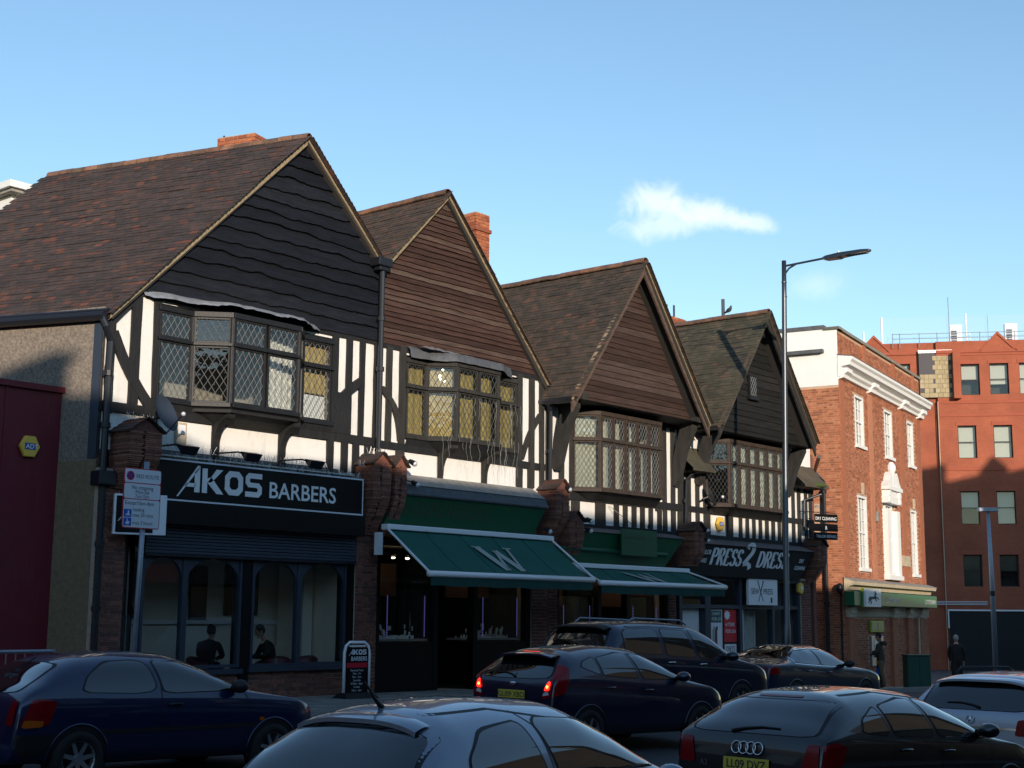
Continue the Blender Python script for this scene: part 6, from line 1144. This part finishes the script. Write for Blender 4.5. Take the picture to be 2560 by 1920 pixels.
# dark people carrier
c = Car('people_carrier', 'tall dark blue people carrier with roof rails, outside the jeweller', 4.80, 1.86, [(0, .45), (.02, .80), (.05, 1.05), (.12, 1.15), (.26, 1.42), (.40, 1.62), (.60, 1.70), (1.6, 1.745), (2.55, 1.71), (2.95, 1.60), (3.75, 1.14), (3.95, 1.08), (4.4, .95), (4.65, .80), (4.80, .5)],
        [(0, 1.10), (.5, 1.13), (2.0, 1.10), (3.6, 1.03), (4.8, .95)], 'paint_mpv', 19.3, 15.05, -.20, -5, tum=.20, n=4.2)
c.body(); c.window('quarter_window', [(.50, 1.20), (.56, 1.52), (.70, 1.585), (1.46, 1.60), (1.50, 1.16)], r=.14); c.window('rear_side_window', [(1.62, 1.15), (1.60, 1.60), (2.28, 1.59), (2.42, 1.12)], r=.10); c.window('side_window', [(2.55, 1.11), (2.42, 1.585), (2.62, 1.57), (2.9, 1.47), (3.42, 1.08)], r=.10); c.rwindow('rear_window', [(-.68, 1.16), (.68, 1.16), (.62, 1.56), (-.62, 1.56)], r=.12); c.rwindow('windscreen', [(-.70, 1.14), (.70, 1.14), (.58, 1.60), (-.58, 1.60)], r=.12, front=True)
c.spoiler(.34, .62, .035, 'rubber', .20); c.seam([(1.56, 1.14), (1.54, .35)]); c.seam([(2.48, 1.1), (2.5, .35)]); c.seam([(3.46, 1.05), (3.40, .35)]); c.rpanel('high_brake_lamp', [(-.3, 1.60), (.3, 1.60), (.3, 1.625), (-.3, 1.625)], 'lamp_red', .02, r=.1)
for sg in (-1, 1):
    c.rpanel('tail_lamp', [(sg*.72, .75), (sg*.82, .75), (sg*.80, 1.22), (sg*.73, 1.22)], 'lamp_red', .010); MB(False).tube([Vector((.85, sg*.60, 1.70)), Vector((1.0, sg*.62, 1.775)), Vector((2.3, sg*.62, 1.765)), Vector((2.5, sg*.60, 1.69))], .016, 6).build('roof_rail', 'galv', c.o, smooth=True)
c.handle(2.60, 1.0, 'chrome'); c.handle(1.70, 1.03, 'chrome'); c.mirror(3.35, 1.12, c.paint, 1.15); c.wheels(.95, 3.75, .33, 6); c.plate(.85, 'KV08 ZRM')

# slate saloon
c = Car('saloon_car', 'slate blue saloon with chrome window line, near the dry cleaner', 4.90, 1.86, [(0, .45), (.02, .72), (.06, .95), (.14, 1.02), (.55, 1.06), (.85, 1.11), (1.45, 1.32), (1.85, 1.41), (2.35, 1.425), (2.75, 1.37), (3.55, 1.0), (3.85, .96), (4.4, .86), (4.72, .74), (4.90, .48)],
        [(0, .98), (.8, 1.0), (2.2, .95), (3.5, .91), (4.9, .86)], 'paint_slate', 25.3, 15.45, -.36, -1.5, n=3.2)
c.body(); tri = [(1.02, 1.06), (1.16, 1.17), (1.5, 1.29), (2.02, 1.325), (2.05, 1.0)]; c.window('rear_side_window', tri, r=.16); c.window('side_window', [(2.12, 1.0), (2.10, 1.325), (2.5, 1.315), (2.75, 1.23), (3.20, .98)], r=.12)
c.seam([(1.0, 1.05), (1.14, 1.185), (1.5, 1.312), (2.05, 1.348), (2.5, 1.335), (2.78, 1.25), (3.26, .975)], .016, mt='chrome', name='window_trim', off=.010); c.seam([(1.0, 1.035), (2.1, .985), (3.26, .96)], .014, mt='chrome', name='window_trim', off=.008)
c.rwindow('rear_window', [(-.62, 1.13), (.62, 1.13), (.52, 1.37), (-.52, 1.37)], r=.16); c.rwindow('windscreen', [(-.66, 1.02), (.66, 1.02), (.54, 1.36), (-.54, 1.36)], r=.12, front=True)
for sg in (-1, 1): c.rpanel('tail_lamp', [(sg*.42, .78), (sg*.80, .80), (sg*.78, .97), (sg*.42, .95)], 'lamp_red', .009)
c.spanel('tail_lamp', [(.03, .80), (.40, .84), (.36, .96), (.06, .97)], 'lamp_red', .009); c.handle(1.5, .88, c.paint); c.handle(2.35, .86, c.paint); c.mirror(3.10, 1.0, 'rubber', 1.1); c.wheels(1.0, 3.95, .33, 5); c.plate(.62, 'LB58 TFO')

# black hatchback, near right
c = Car('hatchback_car', 'glossy black hatchback with four-ring badge and yellow rear plate', 4.20, 1.77, [(0, .42), (.02, .66), (.05, .88), (.10, .98), (.30, 1.15), (.52, 1.30), (.74, 1.375), (1.45, 1.425), (2.05, 1.40), (2.5, 1.28), (3.2, .98), (3.4, .94), (3.85, .82), (4.06, .68), (4.20, .48)],
        [(0, .93), (.5, .97), (2.0, .94), (3.1, .90), (4.2, .84)], 'paint_black', 11.65, 7.0, -.45, -6, 2.2, n=3.4)
c.body(); c.window('quarter_window', [(.68, 1.03), (.76, 1.14), (1.08, 1.26), (1.14, .99)], r=.2); c.window('rear_side_window', [(1.22, .99), (1.18, 1.265), (1.65, 1.325), (1.86, 1.325), (1.94, .97)], r=.10); c.window('side_window', [(2.04, .97), (1.94, 1.325), (2.2, 1.31), (2.45, 1.235), (2.98, .95)], r=.10)
c.rwindow('rear_window', [(-.66, .98), (.66, .98), (.70, 1.02), (.60, 1.29), (-.60, 1.29), (-.70, 1.02)], r=.10); c.rwindow('windscreen', [(-.64, 1.0), (.64, 1.0), (.52, 1.33), (-.52, 1.33)], r=.12, front=True)
c.seam([(1.18, .97), (1.1, .7), (1.2, .5), (1.35, .32)]); c.seam([(2.0, .96), (2.02, .32)]); c.seam([(3.02, .92), (2.98, .32)]); c.seam([(.80, 1.345), (1.4, 1.385), (2.3, 1.32)], .014, mt='rubber', name='roof_seam')
for sg in (-1, 1): c.rpanel('tail_lamp', [(sg*.60, .68), (sg*.79, .68), (sg*.78, .92), (sg*.66, .92)], 'lamp_red', .009, r=.16)
c.spanel('tail_lamp', [(.03, .70), (.26, .74), (.34, .90), (.22, .95), (.06, .92)], 'lamp_red', .009, r=.16)
q = MB(False)
for k in range(4):
    yc, zc, rr = .125-.083*k, .845, .055; q.tube([Vector((c.rear(yc+rr*math.cos(R(a)), zc+rr*math.sin(R(a)))-.012-.003*(k % 2), yc+rr*math.cos(R(a)), zc+rr*math.sin(R(a)))) for a in range(0, 361, 20)], .0075, 6, False)
q.build('ring_badge', 'chrome', c.o, smooth=True); text(c.o, Fr(0, 0, 0), 0, 0, 'A3', .055, 'chrome', k=False, bold=.01, zdir=lambda a, b: Vector((c.rear(.5, .68)-.012, .54-a, .66+b)), name='model_badge')
c.plate(.70, 'LL09 DVZ'); c.wiper(.99, .22, -.30); c.handle(2.14, .84, c.paint); c.handle(1.35, .86, c.paint); c.mirror(2.86, 1.0, c.paint); c.wheels(.80, 3.38, .31, 5); c.rpanel('high_brake_lamp', [(-.25, 1.318), (.25, 1.318), (.25, 1.335), (-.25, 1.335)], 'lamp_red', .012, r=.1)
c.seam([(.1, .60), (4.1, .62)], .02, mt='paint_black', name='rub_strip', off=.006)

# pale silver estate, far right
c = Car('estate_car', 'pale silver estate car with star badge and roof rails, ahead of the black hatchback', 4.85, 1.84, [(0, .45), (.02, .76), (.05, .98), (.10, 1.05), (.26, 1.25), (.42, 1.40), (.60, 1.455), (1.6, 1.50), (2.45, 1.47), (2.85, 1.37), (3.6, 1.0), (3.85, .96), (4.4, .86), (4.7, .74), (4.85, .48)],
        [(0, 1.0), (.5, 1.02), (2.0, .98), (3.5, .92), (4.85, .86)], 'paint_pale', 17.5, 7.25, -.56, -5, n=4.2)
c.body(); c.window('quarter_window', [(.60, 1.06), (.66, 1.28), (.80, 1.355), (1.42, 1.385), (1.46, 1.03)], r=.14); c.window('rear_side_window', [(1.56, 1.02), (1.54, 1.39), (2.2, 1.385), (2.32, 1.0)], r=.10); c.window('side_window', [(2.42, .99), (2.34, 1.38), (2.6, 1.36), (2.85, 1.26), (3.30, .97)], r=.10)
c.rwindow('rear_window', [(-.70, 1.03), (.70, 1.03), (.62, 1.37), (-.62, 1.37)], r=.10); c.rwindow('windscreen', [(-.66, 1.02), (.66, 1.02), (.54, 1.40), (-.54, 1.40)], r=.12, front=True); c.spoiler(.34, .60, .03, c.paint, .16)
for sg in (-1, 1): c.rpanel('tail_lamp', [(sg*.58, .74), (sg*.80, .74), (sg*.79, .95), (sg*.62, .93)], 'lamp_red', .010, r=.18); MB(False).tube([Vector((.75, sg*.55, 1.45)), Vector((.95, sg*.58, 1.535)), Vector((2.3, sg*.58, 1.53)), Vector((2.5, sg*.56, 1.45))], .016, 6).build('roof_rail', 'rubber', c.o, smooth=True)
q = MB(False); q.tube([Vector((c.rear(0, .92)-.012, .05*math.cos(R(a)), .91+.05*math.sin(R(a)))) for a in range(0, 361, 20)], .005, 6, False)
for a in (90, 210, 330): q.tube([Vector((c.rear(0, .92)-.014, 0, .91)), Vector((c.rear(0, .92)-.012, .05*math.cos(R(a)), .91+.05*math.sin(R(a))))], [.007, .003], 6)
q.build('star_badge', 'chrome', c.o); c.rpanel('boot_trim', [(-.60, .80), (.60, .80), (.60, .83), (-.60, .83)], 'chrome', .012, r=.1); c.plate(.70, 'OY58 KHN'); c.wiper(1.06, -.1, .36); c.handle(2.5, .88, c.paint); c.mirror(3.2, 1.02, c.paint); c.wheels(.95, 3.8, .33, 5)
# ------------------------------------------------------------------ street furniture (metres)
LP = thing('street_lamp', (30.95, 17.35, -.3), 'tall slim steel street lamp with flat LED head, in front of the dry cleaner', 'street lamp', k=False)
MB(False).tube([(30.95, 17.35, -.4), (30.98, 17.33, 1.4), (30.99, 17.33, 1.45), (31.05, 17.29, 5.5), (31.13, 17.25, 9.62), (31.14, 17.24, 10.58)], [.10, .095, .072, .068, .062, .058], 16).build('post', 'lamp_steel', LP, smooth=True)
for z in (9.62, 10.0): MB(False).tube([(31.13, 17.245, z), (31.13, 17.245, z+.03)], .068, 16).build('collar', 'lamp_steel', LP)
MB(False).tube([(31.14, 17.2, 10.44), (31.15, 16.1, 10.47)], .028, 10).build('arm', 'frame_navy', LP); MB(False).tube([(31.14, 17.2, 10.25), (31.14, 17.1, 10.36), (31.14, 16.9, 10.44)], .025, 8).build('gusset', 'frame_navy', LP)
q = MB(False); pr = [(16.15, .06, 10.44, 10.50), (16.05, .13, 10.41, 10.52), (15.70, .14, 10.40, 10.54), (15.62, .13, 10.42, 10.54), (15.10, .12, 10.44, 10.53), (14.90, .08, 10.45, 10.51), (14.85, .03, 10.46, 10.49)]
rings = [[Vector((31.15-w, y, z0)), Vector((31.15+w, y, z0)), Vector((31.15+w*.9, y, (z0+z1)/2)), Vector((31.15+w*.5, y, z1)), Vector((31.15-w*.5, y, z1)), Vector((31.15-w*.9, y, (z0+z1)/2))] for y, w, z0, z1 in pr]
q.add([p for r in rings for p in r], [(i*6+j, i*6+(j+1) % 6, (i+1)*6+(j+1) % 6, (i+1)*6+j) for i in range(6) for j in range(6)]+[tuple(range(6))[::-1], tuple(36+j for j in range(6))]); q.build('lamp_head', 'lamp_steel', LP, fixn=True, bevel=.006)
MB(False).box(Fr(31.15, 0, 180), -15.60, -14.95, -.10, .10, 10.425, 10.438).build('led_panel', 'stone_weathered', LP); MB(False).ball((31.15, 15.72, 10.57), (.03, .03, .035)).build('photocell', 'sign_face', LP)
F2 = thing('street_lamp', (72.2, 28.3, -1.2), 'grey street lamp with flat double head, in front of the black shop front', 'street lamp', k=False)
MB(False).tube([(72.2, 28.35, -1.6), (71.6, 28.1, 3.2), (71.0, 27.9, 7.06)], [.14, .12, .085], 12).build('post', 'galv', F2, smooth=True); MB(False).tube([(71.64, 28.12, 2.75), (71.62, 28.11, 3.0)], .14, 12).build('band', 'pipe_black', F2); u = Vector((.64, -.76, 0)); c0 = Vector((71.0, 27.9, 7.0)); q = MB(False); q.hull([c0-u*.5+Vector((0, 0, z))+Vector((.76, .64, 0))*d for d, z in ((-.15, 0), (.15, 0), (.15, .22), (-.15, .22))], [c0+u*.5+Vector((0, 0, z))+Vector((.76, .64, 0))*d for d, z in ((-.15, 0), (.15, 0), (.15, .22), (-.15, .22))]); q.build('lamp_head', 'galv', F2, fixn=True, bevel=.03)
# parking restriction sign
SP = thing('sign_post', (10.8, 15.34, .1), 'grey pole carrying a white red-route parking sign with three panels', 'traffic sign')
MB().tube([(10.77, 15.38, -.1), (10.82, 15.38, 2.0), (10.855, 15.38, 3.53)], .034, 12).build('pole', 'galv', SP, smooth=True); fs_ = Fr(0, 15.33, 90)
def rrect(x0, x1, z0, z1, r=.03): return [(x1-r+r*math.cos(R(a)), z1-r+r*math.sin(R(a))) for a in (0, 45, 90)]+[(x0+r+r*math.cos(R(a)), z1-r+r*math.sin(R(a))) for a in (90, 135, 180)]+[(x0+r+r*math.cos(R(a)), z0+r+r*math.sin(R(a))) for a in (180, 225, 270)]+[(x1-r+r*math.cos(R(a)), z0+r+r*math.sin(R(a))) for a in (270, 315, 360)]
pl = MB().prism(fs_, rrect(10.475, 11.045, 2.655, 3.425), 0, .012).build('plate', 'sign_red', SP)
for z0, z1 in ((3.24, 3.413), (3.035, 3.228), (2.667, 3.023)): MB().prism(fs_, rrect(10.487, 11.033, z0, z1, .022), .012, .016).build('panel', 'sign_face', pl)
MB().prism(fs_, [(10.57+.06*math.cos(R(a)), 3.325+.06*math.sin(R(a))) for a in range(0, 360, 20)], .016, .018).build('roundel', 'sign_red', pl); MB().prism(fs_, [(10.57+.047*math.cos(R(a)), 3.325+.047*math.sin(R(a))) for a in range(0, 360, 20)], .018, .0195).build('roundel_field', 'sign_purple', pl)
for sg in (-1, 1): MB().prism(fs_, [(10.57-.040, 3.325-sg*.032), (10.57-.034, 3.325-sg*.040), (10.57+.040, 3.325+sg*.032), (10.57+.034, 3.325+sg*.040)], .0195, .021+.0005*sg).build('roundel_cross', 'sign_red', pl)
for s, z, b, h, al in ((10.655, 3.30, 'RED ROUTE', .052, 'LEFT'), (10.76, 3.155, 'No stopping', .052, 'CENTER'), (10.76, 3.098, 'Mon-Sat', .050, 'CENTER'), (10.76, 3.045, '7am-7pm', .046, 'CENTER'), (10.505, 2.955, 'Except10am-4pm', .050, 'LEFT'), (10.63, 2.873, 'loading', .048, 'LEFT'), (10.63, 2.803, 'max 20 mins', .048, 'LEFT'), (10.63, 2.705, 'max 3 hours', .048, 'LEFT')): text(pl, fs_, s, z, b, h, 'print_dark', d=.0175, sx=.90, align=al)
for z in (2.795, 2.685):
    MB().box(fs_, 10.495, 10.610, .016, .018, z, z+.10).build('symbol_panel', 'sign_blue', pl)
    MB().prism(fs_, [(10.52, z+.02), (10.59, z+.02), (10.575, z+.05), (10.57, z+.085), (10.555, z+.085), (10.55, z+.045), (10.53, z+.04)] if z > 2.75 else [(10.52, z+.04), (10.545, z+.055), (10.545, z+.09), (10.555, z+.09), (10.555, z+.06), (10.585, z+.055), (10.575, z+.02), (10.535, z+.015)], .018, .020).build('symbol', 'sign_face', pl)
# pavement board
AB = thing('pavement_board', (16.8, 17.5, .2), 'white-framed pavement board for the barber on a dark weighted base', 'sign board'); fa = Fr(16.55, 17.62, 96)
pts = [(0.0, .18), (.0, .95), (.03, 1.06), (.11, 1.12), (.42, 1.12), (.50, 1.06), (.53, .95), (.53, .18)]; MB().tube([fa.p(s, 0, z) for s, z in pts], .026, 8).build('frame', 'white_metal', AB, smooth=True)
MB().box(fa, .03, .50, -.015, .012, .24, 1.03).build('panel', 'black_gloss', AB); MB().box(fa, .05, .48, .012, .014, .70, .78).build('red_strip', 'sign_red', AB); MB().box(fa, .10, .44, -.005, .016, 1.045, 1.07).build('header_bar', 'white_metal', AB)
P2(AKOS, fa, .085, .915, .085, .014, AB, 'sign_face', ext=.003); text(AB, fa, .13, .815, 'BARBERS', .070, 'sign_face', d=.017, sx=.88, bold=.015)
for i, b in enumerate(('Opening Times', 'Mon - Fri', '9am - 7pm', 'Saturday', '8.30am - 6pm', 'Sunday', '10am - 4pm')): text(AB, fa, .265, .640-.055*i, b, .034, 'sign_face', d=.014, sx=.95, align='CENTER')
q = MB(); q.hull([fa.p(s, d, .19) for s, d in ((-.10, -.22), (.62, -.22), (.62, .22), (-.10, .22))], [fa.p(s, d, .29) for s, d in ((-.03, -.10), (.56, -.10), (.56, .10), (-.03, .10))]); q.build('base', 'rubber', AB, fixn=True, bevel=.02)
# pedestrian railing
GR = thing('guard_rail', (9, 15.6, 0), 'grey pedestrian guard rail in front of the dark red wall', 'railing'); z0 = .18
for z in (1.12, .32): MB().tube([(6.2, 15.55, z), (9.75, 15.55, z)], .022, 8).build('top_rail' if z > 1 else 'bottom_rail', 'galv', GR)
for i in range(29): MB().tube([(6.25+i*.125, 15.55, .32), (6.25+i*.125, 15.55, 1.12)], .008, 6).build('rail_bar', 'galv', GR)
for x in (6.2, 8.0, 9.75): MB().tube([(x, 15.55, .0), (x, 15.55, 1.14)], .026, 8).build('post', 'galv', GR)
# things by the bank
BO = thing('bollard', (43.3, 20.6, -.65), 'black bollard with yellow band and blue arrow panel near the cash machine', 'bollard', k=False); MB(False).tube([(43.3, 20.85, -.7), (43.3, 20.85, .38), (43.3, 20.85, .42)], [.09, .085, .05], 12).build('post', 'black_matt', BO); MB(False).tube([(43.3, 20.85, .10), (43.3, 20.85, .24)], .095, 12).build('yellow_band', 'bracket_yellow', BO); MB(False).tube([(43.3, 20.85, -.22), (43.3, 20.85, .0)], .11, 12).build('blue_panel', 'sign_blue', BO)
CB = thing('street_cabinet', (42.6, 19.2, -.65), 'dark green street cabinet with double doors on the pavement by the bank', 'cabinet', k=False); fc = Fr.two((42.05, 19.30), (42.58, 18.78)); MB(False).box(fc, 0, fc.len, -.45, 0, -.75, .42).build('body', 'cab_green', CB, bevel=.02); MB(False).box(fc, -.03, fc.len+.03, -.48, .03, .42, .47).build('lid', 'cab_green', CB, bevel=.015)
for s in (.03, fc.len/2+.01): MB(False).box(fc, s, s+fc.len/2-.04, 0, .012, -.62, .38).build('door', 'cab_green', CB)
# ------------------------------------------------------------------ people
def person(name, label, base, facing, J, bones, mats, head, hair, extra=(), k=False):
    """one continuous skinned body; J joints (x right, y forward, z up); bones (a, b, material)"""
    o = thing(name, base, label, 'person', k=k); nm = list(J); idx = {n: i for i, n in enumerate(nm)}
    me = bpy.data.meshes.new('body'); me.from_pydata([J[n][0] for n in nm], [(idx[a], idx[b]) for a, b, _ in bones], []); ob = bpy.data.objects.new('body', me); col.objects.link(ob)
    sk = ob.modifiers.new('s', 'SKIN'); sk.use_smooth_shade = True; sk.branch_smoothing = .6
    for n in nm: rr = J[n][1]; me.skin_vertices[0].data[idx[n]].radius = rr if isinstance(rr, tuple) else (rr, rr)
    for i in range(len(nm)): me.skin_vertices[0].data[i].use_root = (i == 0)
    ob.modifiers.new('d', 'SUBSURF').levels = 2; dg = bpy.context.evaluated_depsgraph_get(); m2 = bpy.data.meshes.new_from_object(ob.evaluated_get(dg)); bpy.data.objects.remove(ob)
    keys = sorted({m for _, _, m in bones}); m2.materials.clear(); [m2.materials.append(M[m]) for m in keys]
    segs = [(Vector(J[a][0]), Vector(J[b][0]), keys.index(m)) for a, b, m in bones]
    for p in m2.polygons:
        best = 9
        for a, b, m in segs:
            d = b-a; t = max(0, min(1, (p.center-a).dot(d)/d.length_squared)); e = (p.center-a-d*t).length
            if e < best: best = e; p.material_index = m
        p.use_smooth = True
    rot = Matrix.Rotation(R(facing), 4, 'Z'); m2.transform(rot); bo = put('body', m2, None, WL[o.name], o); hc, hs = head
    q = MB(False); H = lambda v: rot @ Vector(v)+WL[o.name]; cc = Vector(hc)
    q.ball((0, 0, 0), (.076, .095, .118), 14, 10); q.ball((0, .098, -.02), (.014, .022, .022), 8, 5); q.ball((.078, -.005, -.01), (.012, .024, .034), 8, 5); q.ball((-.078, -.005, -.01), (.012, .024, .034), 8, 5); q.ball((0, .055, -.085), (.045, .04, .035), 8, 6)
    T_ = Matrix.Translation(cc) @ Matrix.Rotation(R(hs), 4, 'X'); q.v = [H(T_ @ v) for v in q.v]; hd = q.build('head', 'skin', o, smooth=True)
    q = MB(False); q.ball((0, -.018, .022), (.086, .098, .112), 14, 10); q.v = [H(T_ @ v) for v in q.v if True]; q.build('hair', hair, o, smooth=True)
    q = MB(False)
    for x in (-.03, .03): q.ball((x, .088, .012), (.012, .008, .008), 6, 5)
    q.v = [H(T_ @ v) for v in q.v]; stuff(q.build('eyes', 'hair_dark', o))
    for nm_, pts, rr, mt in extra: MB(False).tube([H(p) for p in pts], rr, 8).build(nm_, mt, o, smooth=True)
    return o
def hand(J, B, side, w, d, skin='skin'):
    d = Vector(d).normalized(); s = 1 if side == 'r' else -1; w = Vector(w); pl_ = w+d*.075; J['palm_'+side] = (pl_, (.034, .022)); B.append(('wr_'+side, 'palm_'+side, skin)); e = Vector((s, 0, 0))
    for i, (o, l) in enumerate(((-.026, .07), (-.009, .08), (.009, .075), (.026, .058))):
        a = pl_+e*o+d*.03; J['f%d_%s' % (i, side)] = (a+d*l*.5, .009); J['g%d_%s' % (i, side)] = (a+d*l+Vector((0, 0, -.025)), .008); B += [('palm_'+side, 'f%d_%s' % (i, side), skin), ('f%d_%s' % (i, side), 'g%d_%s' % (i, side), skin)]
    J['t_'+side] = (w+d*.06-e*.05, .010); J['u_'+side] = (w+d*.095-e*.06, .009); B += [('wr_'+side, 't_'+side, skin), ('t_'+side, 'u_'+side, skin)]
def standing(top, legs, arms, lean=0., stride=.08, coat=.0):
    J = {'pel': ((0, 0, .95), (.17, .13)), 'wa': ((0, lean*.3, 1.12), (.165, .125)), 'ch': ((0, lean*.7, 1.32), (.19, .14)), 'nk': ((0, lean, 1.46), (.075, .07)), 'ht': ((0, lean+.02, 1.56), (.06, .06))}; B = [('pel', 'wa', top), ('wa', 'ch', top), ('ch', 'nk', top), ('nk', 'ht', 'skin')]
    for s, sg in (('r', 1), ('l', -1)):
        J['hip_'+s] = ((sg*.095, 0, .88), (.115, .12)); J['kn_'+s] = ((sg*.11, .03+sg*stride*.5, .49), (.070, .075)); J['an_'+s] = ((sg*.12, sg*stride-.02, .09), (.048, .055)); J['toe_'+s] = ((sg*.135, sg*stride+.15, .045), (.045, .038)); B += [('pel', 'hip_'+s, top), ('hip_'+s, 'kn_'+s, legs), ('kn_'+s, 'an_'+s, legs), ('an_'+s, 'toe_'+s, 'shoe')]
        J['sh_'+s] = ((sg*.20, lean*.9, 1.40), (.085, .085)); el, wr = arms[s]; J['el_'+s] = (el, (.058, .058)); J['wr_'+s] = (wr, (.040, .036)); B += [('ch', 'sh_'+s, top), ('sh_'+s, 'el_'+s, top), ('el_'+s, 'wr_'+s, top)]; hand(J, B, s, wr, Vector(wr)-Vector(el))
    return J, B
nb = BK.n; fac = math.degrees(math.atan2(nb.x, -nb.y))
J, B = standing('coat_olive', 'trousers_khaki', {'r': ((.26, .12, 1.16), (.16, .36, 1.14)), 'l': ((-.27, .08, 1.13), (-.20, .30, 1.05))}, lean=.05, stride=.10)
person('person', 'person in olive hooded coat and khaki trousers using the bank cash machine', (43.25, 20.75, pave_z(43.25)), fac, J, B, None, ((0, .08, 1.645), -6), 'hair_dark', [('hood', [(-.10, -.06, 1.44), (0, -.13, 1.42), (.10, -.06, 1.44)], [.06, .075, .06], 'coat_olive')])
J, B = standing('suit_black', 'suit_black', {'r': ((.25, .02, 1.12), (.22, .16, .90)), 'l': ((-.25, .02, 1.12), (-.22, .14, .90))}, stride=.12)
person('person', 'person with short grey hair in black jacket walking past the black shop front', (46.3, 19.5, -.72), -70, J, B, None, ((0, .03, 1.645), 0), 'hair_grey')
J, B = standing('suit_black', 'suit_black', {'r': ((.26, .05, 1.12), (.16, .28, 1.05)), 'l': ((-.26, .05, 1.12), (-.16, .28, 1.05))})
person('person', 'dark figure standing behind the dry cleaner window beside the net curtain', kf((31.8, 19.3, -.40)), 180, J, B, None, ((0, .03, 1.645), -8), 'hair_dark', k=False)
def seated(top='suit_black'):
    J = {'pel': ((0, 0, .50), (.17, .14)), 'wa': ((0, .05, .68), (.165, .13)), 'ch': ((0, .14, .90), (.19, .14)), 'nk': ((0, .21, 1.04), (.07, .065)), 'ht': ((0, .25, 1.12), (.055, .055))}; B = [('pel', 'wa', top), ('wa', 'ch', top), ('ch', 'nk', top), ('nk', 'ht', 'skin')]
    for s, sg in (('r', 1), ('l', -1)):
        J['hip_'+s] = ((sg*.10, .05, .49), (.11, .10)); J['kn_'+s] = ((sg*.14, .48, .50), (.075, .07)); J['an_'+s] = ((sg*.14, .46, .09), (.048, .05)); J['toe_'+s] = ((sg*.15, .62, .045), (.042, .036)); B += [('pel', 'hip_'+s, top), ('hip_'+s, 'kn_'+s, top), ('kn_'+s, 'an_'+s, top), ('an_'+s, 'toe_'+s, 'shoe')]
        J['sh_'+s] = ((sg*.19, .15, .98), (.08, .08)); el, wr = (sg*.24, .26, .74), (sg*.07, .46, .72); J['el_'+s] = (el, (.055, .055)); J['wr_'+s] = (wr, (.036, .034)); B += [('ch', 'sh_'+s, top), ('sh_'+s, 'el_'+s, top), ('el_'+s, 'wr_'+s, top)]; hand(J, B, s, wr, (-sg*.4, .9, -.2))
    return J, B
J, B = seated(); fl = kf((16.32, 19.15, .20))
person('person', 'seated person in black jacket looking down at a blue cup inside the barber window', (fl.x, fl.y, .04), 70, J, B, None, ((0, .30, 1.21), -25), 'hair_dark', [('collar', [(-.06, .20, 1.03), (0, .28, .98), (.06, .20, 1.03)], .018, 'shirt'), ('cup', [(0, .56, .62), (0, .57, .73)], .032, 'cup_blue')])
J, B = seated(); fl = kf((15.12, 19.5, .2))
person('person', 'shadowy seated person deep inside the barber shop behind the middle arch', (fl.x, fl.y, .04), -60, J, B, None, ((0, .26, 1.21), -5), 'hair_dark')
def tub(x, y, rz, label):
    c = kf((x, y, .18)); c = Vector((c.x, c.y, .03)); o = thing('tub_chair', c, label, 'chair', k=False); ca, sa = math.cos(R(rz)), math.sin(R(rz)); Q = lambda a, b, z: Vector((c.x+a*ca-b*sa, c.y+a*sa+b*ca, c.z+z))
    q = MB(False); rows = [[Q(r*math.cos(R(a)), r*math.sin(R(a)), z+(.10*math.sin(R(max(0, min(180, a-180)))) if top_ else 0)) for a in range(150, 391, 12)] for r, z, top_ in ((.34, .12, 0), (.36, .62, 1), (.30, .66, 1), (.27, .60, 1), (.26, .40, 0))]; q.grid(rows).build('back', 'leather_red', o, smooth=True)
    q = MB(False); q.tube([Q(0, .02, .22), Q(0, .02, .43)], .29, 16).build('seat', 'leather_red', o)
    for a in (45, 135, 225, 315): MB(False).tube([Q(.24*math.cos(R(a)), .24*math.sin(R(a)), 0), Q(.22*math.cos(R(a)), .22*math.sin(R(a)), .22)], .018, 6).build('leg', 'shoe', o)
tub(16.34, 19.18, -20, 'dark red tub chair holding the seated barber customer'); tub(17.0, 19.25, 0, 'empty dark red tub chair at the right of the barber window'); tub(15.12, 19.5, -150, 'dark tub chair deep in the barber shop under the shadowy person')
# pigeons
def pigeon(p, rz, label):
    c = kf(p); o = thing('pigeon', c, label, 'bird', k=False); ca, sa = math.cos(R(rz)), math.sin(R(rz)); Q = lambda a, b, z: Vector((c.x+a*ca-b*sa, c.y+a*sa+b*ca, c.z+z))
    q = MB(False); q.tube([Q(-.17, 0, .055), Q(-.10, 0, .075), Q(-.03, 0, .095), Q(.04, 0, .115), Q(.085, 0, .15), Q(.10, 0, .19), Q(.115, 0, .205), Q(.13, 0, .20)], [.018, .035, .058, .060, .042, .028, .026, .010], 10); q.build('body', 'feather', o, smooth=True); MB(False).tube([Q(.13, 0, .20), Q(.155, 0, .192)], [.008, .002], 6).build('beak', 'shoe', o)
    MB(False).tube([Q(-.26, 0, .04), Q(-.12, 0, .07)], [.022, .03], 6).build('tail', 'feather', o)
    for s in (-1, 1): MB(False).tube([Q(.0, s*.02, .0), Q(.0, s*.02, .06)], .006, 5).build('leg', 'leather_red', o)
pigeon((30.9, 18.75, 9.36), 250, 'grey pigeon on the ridge beside the short metal flue'); pigeon((17.0, 22.0, 10.93), 60, 'small dark bird perched on the low brick chimney')
scene.cycles.max_bounces = 6; scene.cycles.diffuse_bounces = 3; scene.cycles.glossy_bounces = 4; scene.cycles.transparent_max_bounces = 12; scene.cycles.caustics_reflective = False; scene.cycles.caustics_refractive = False
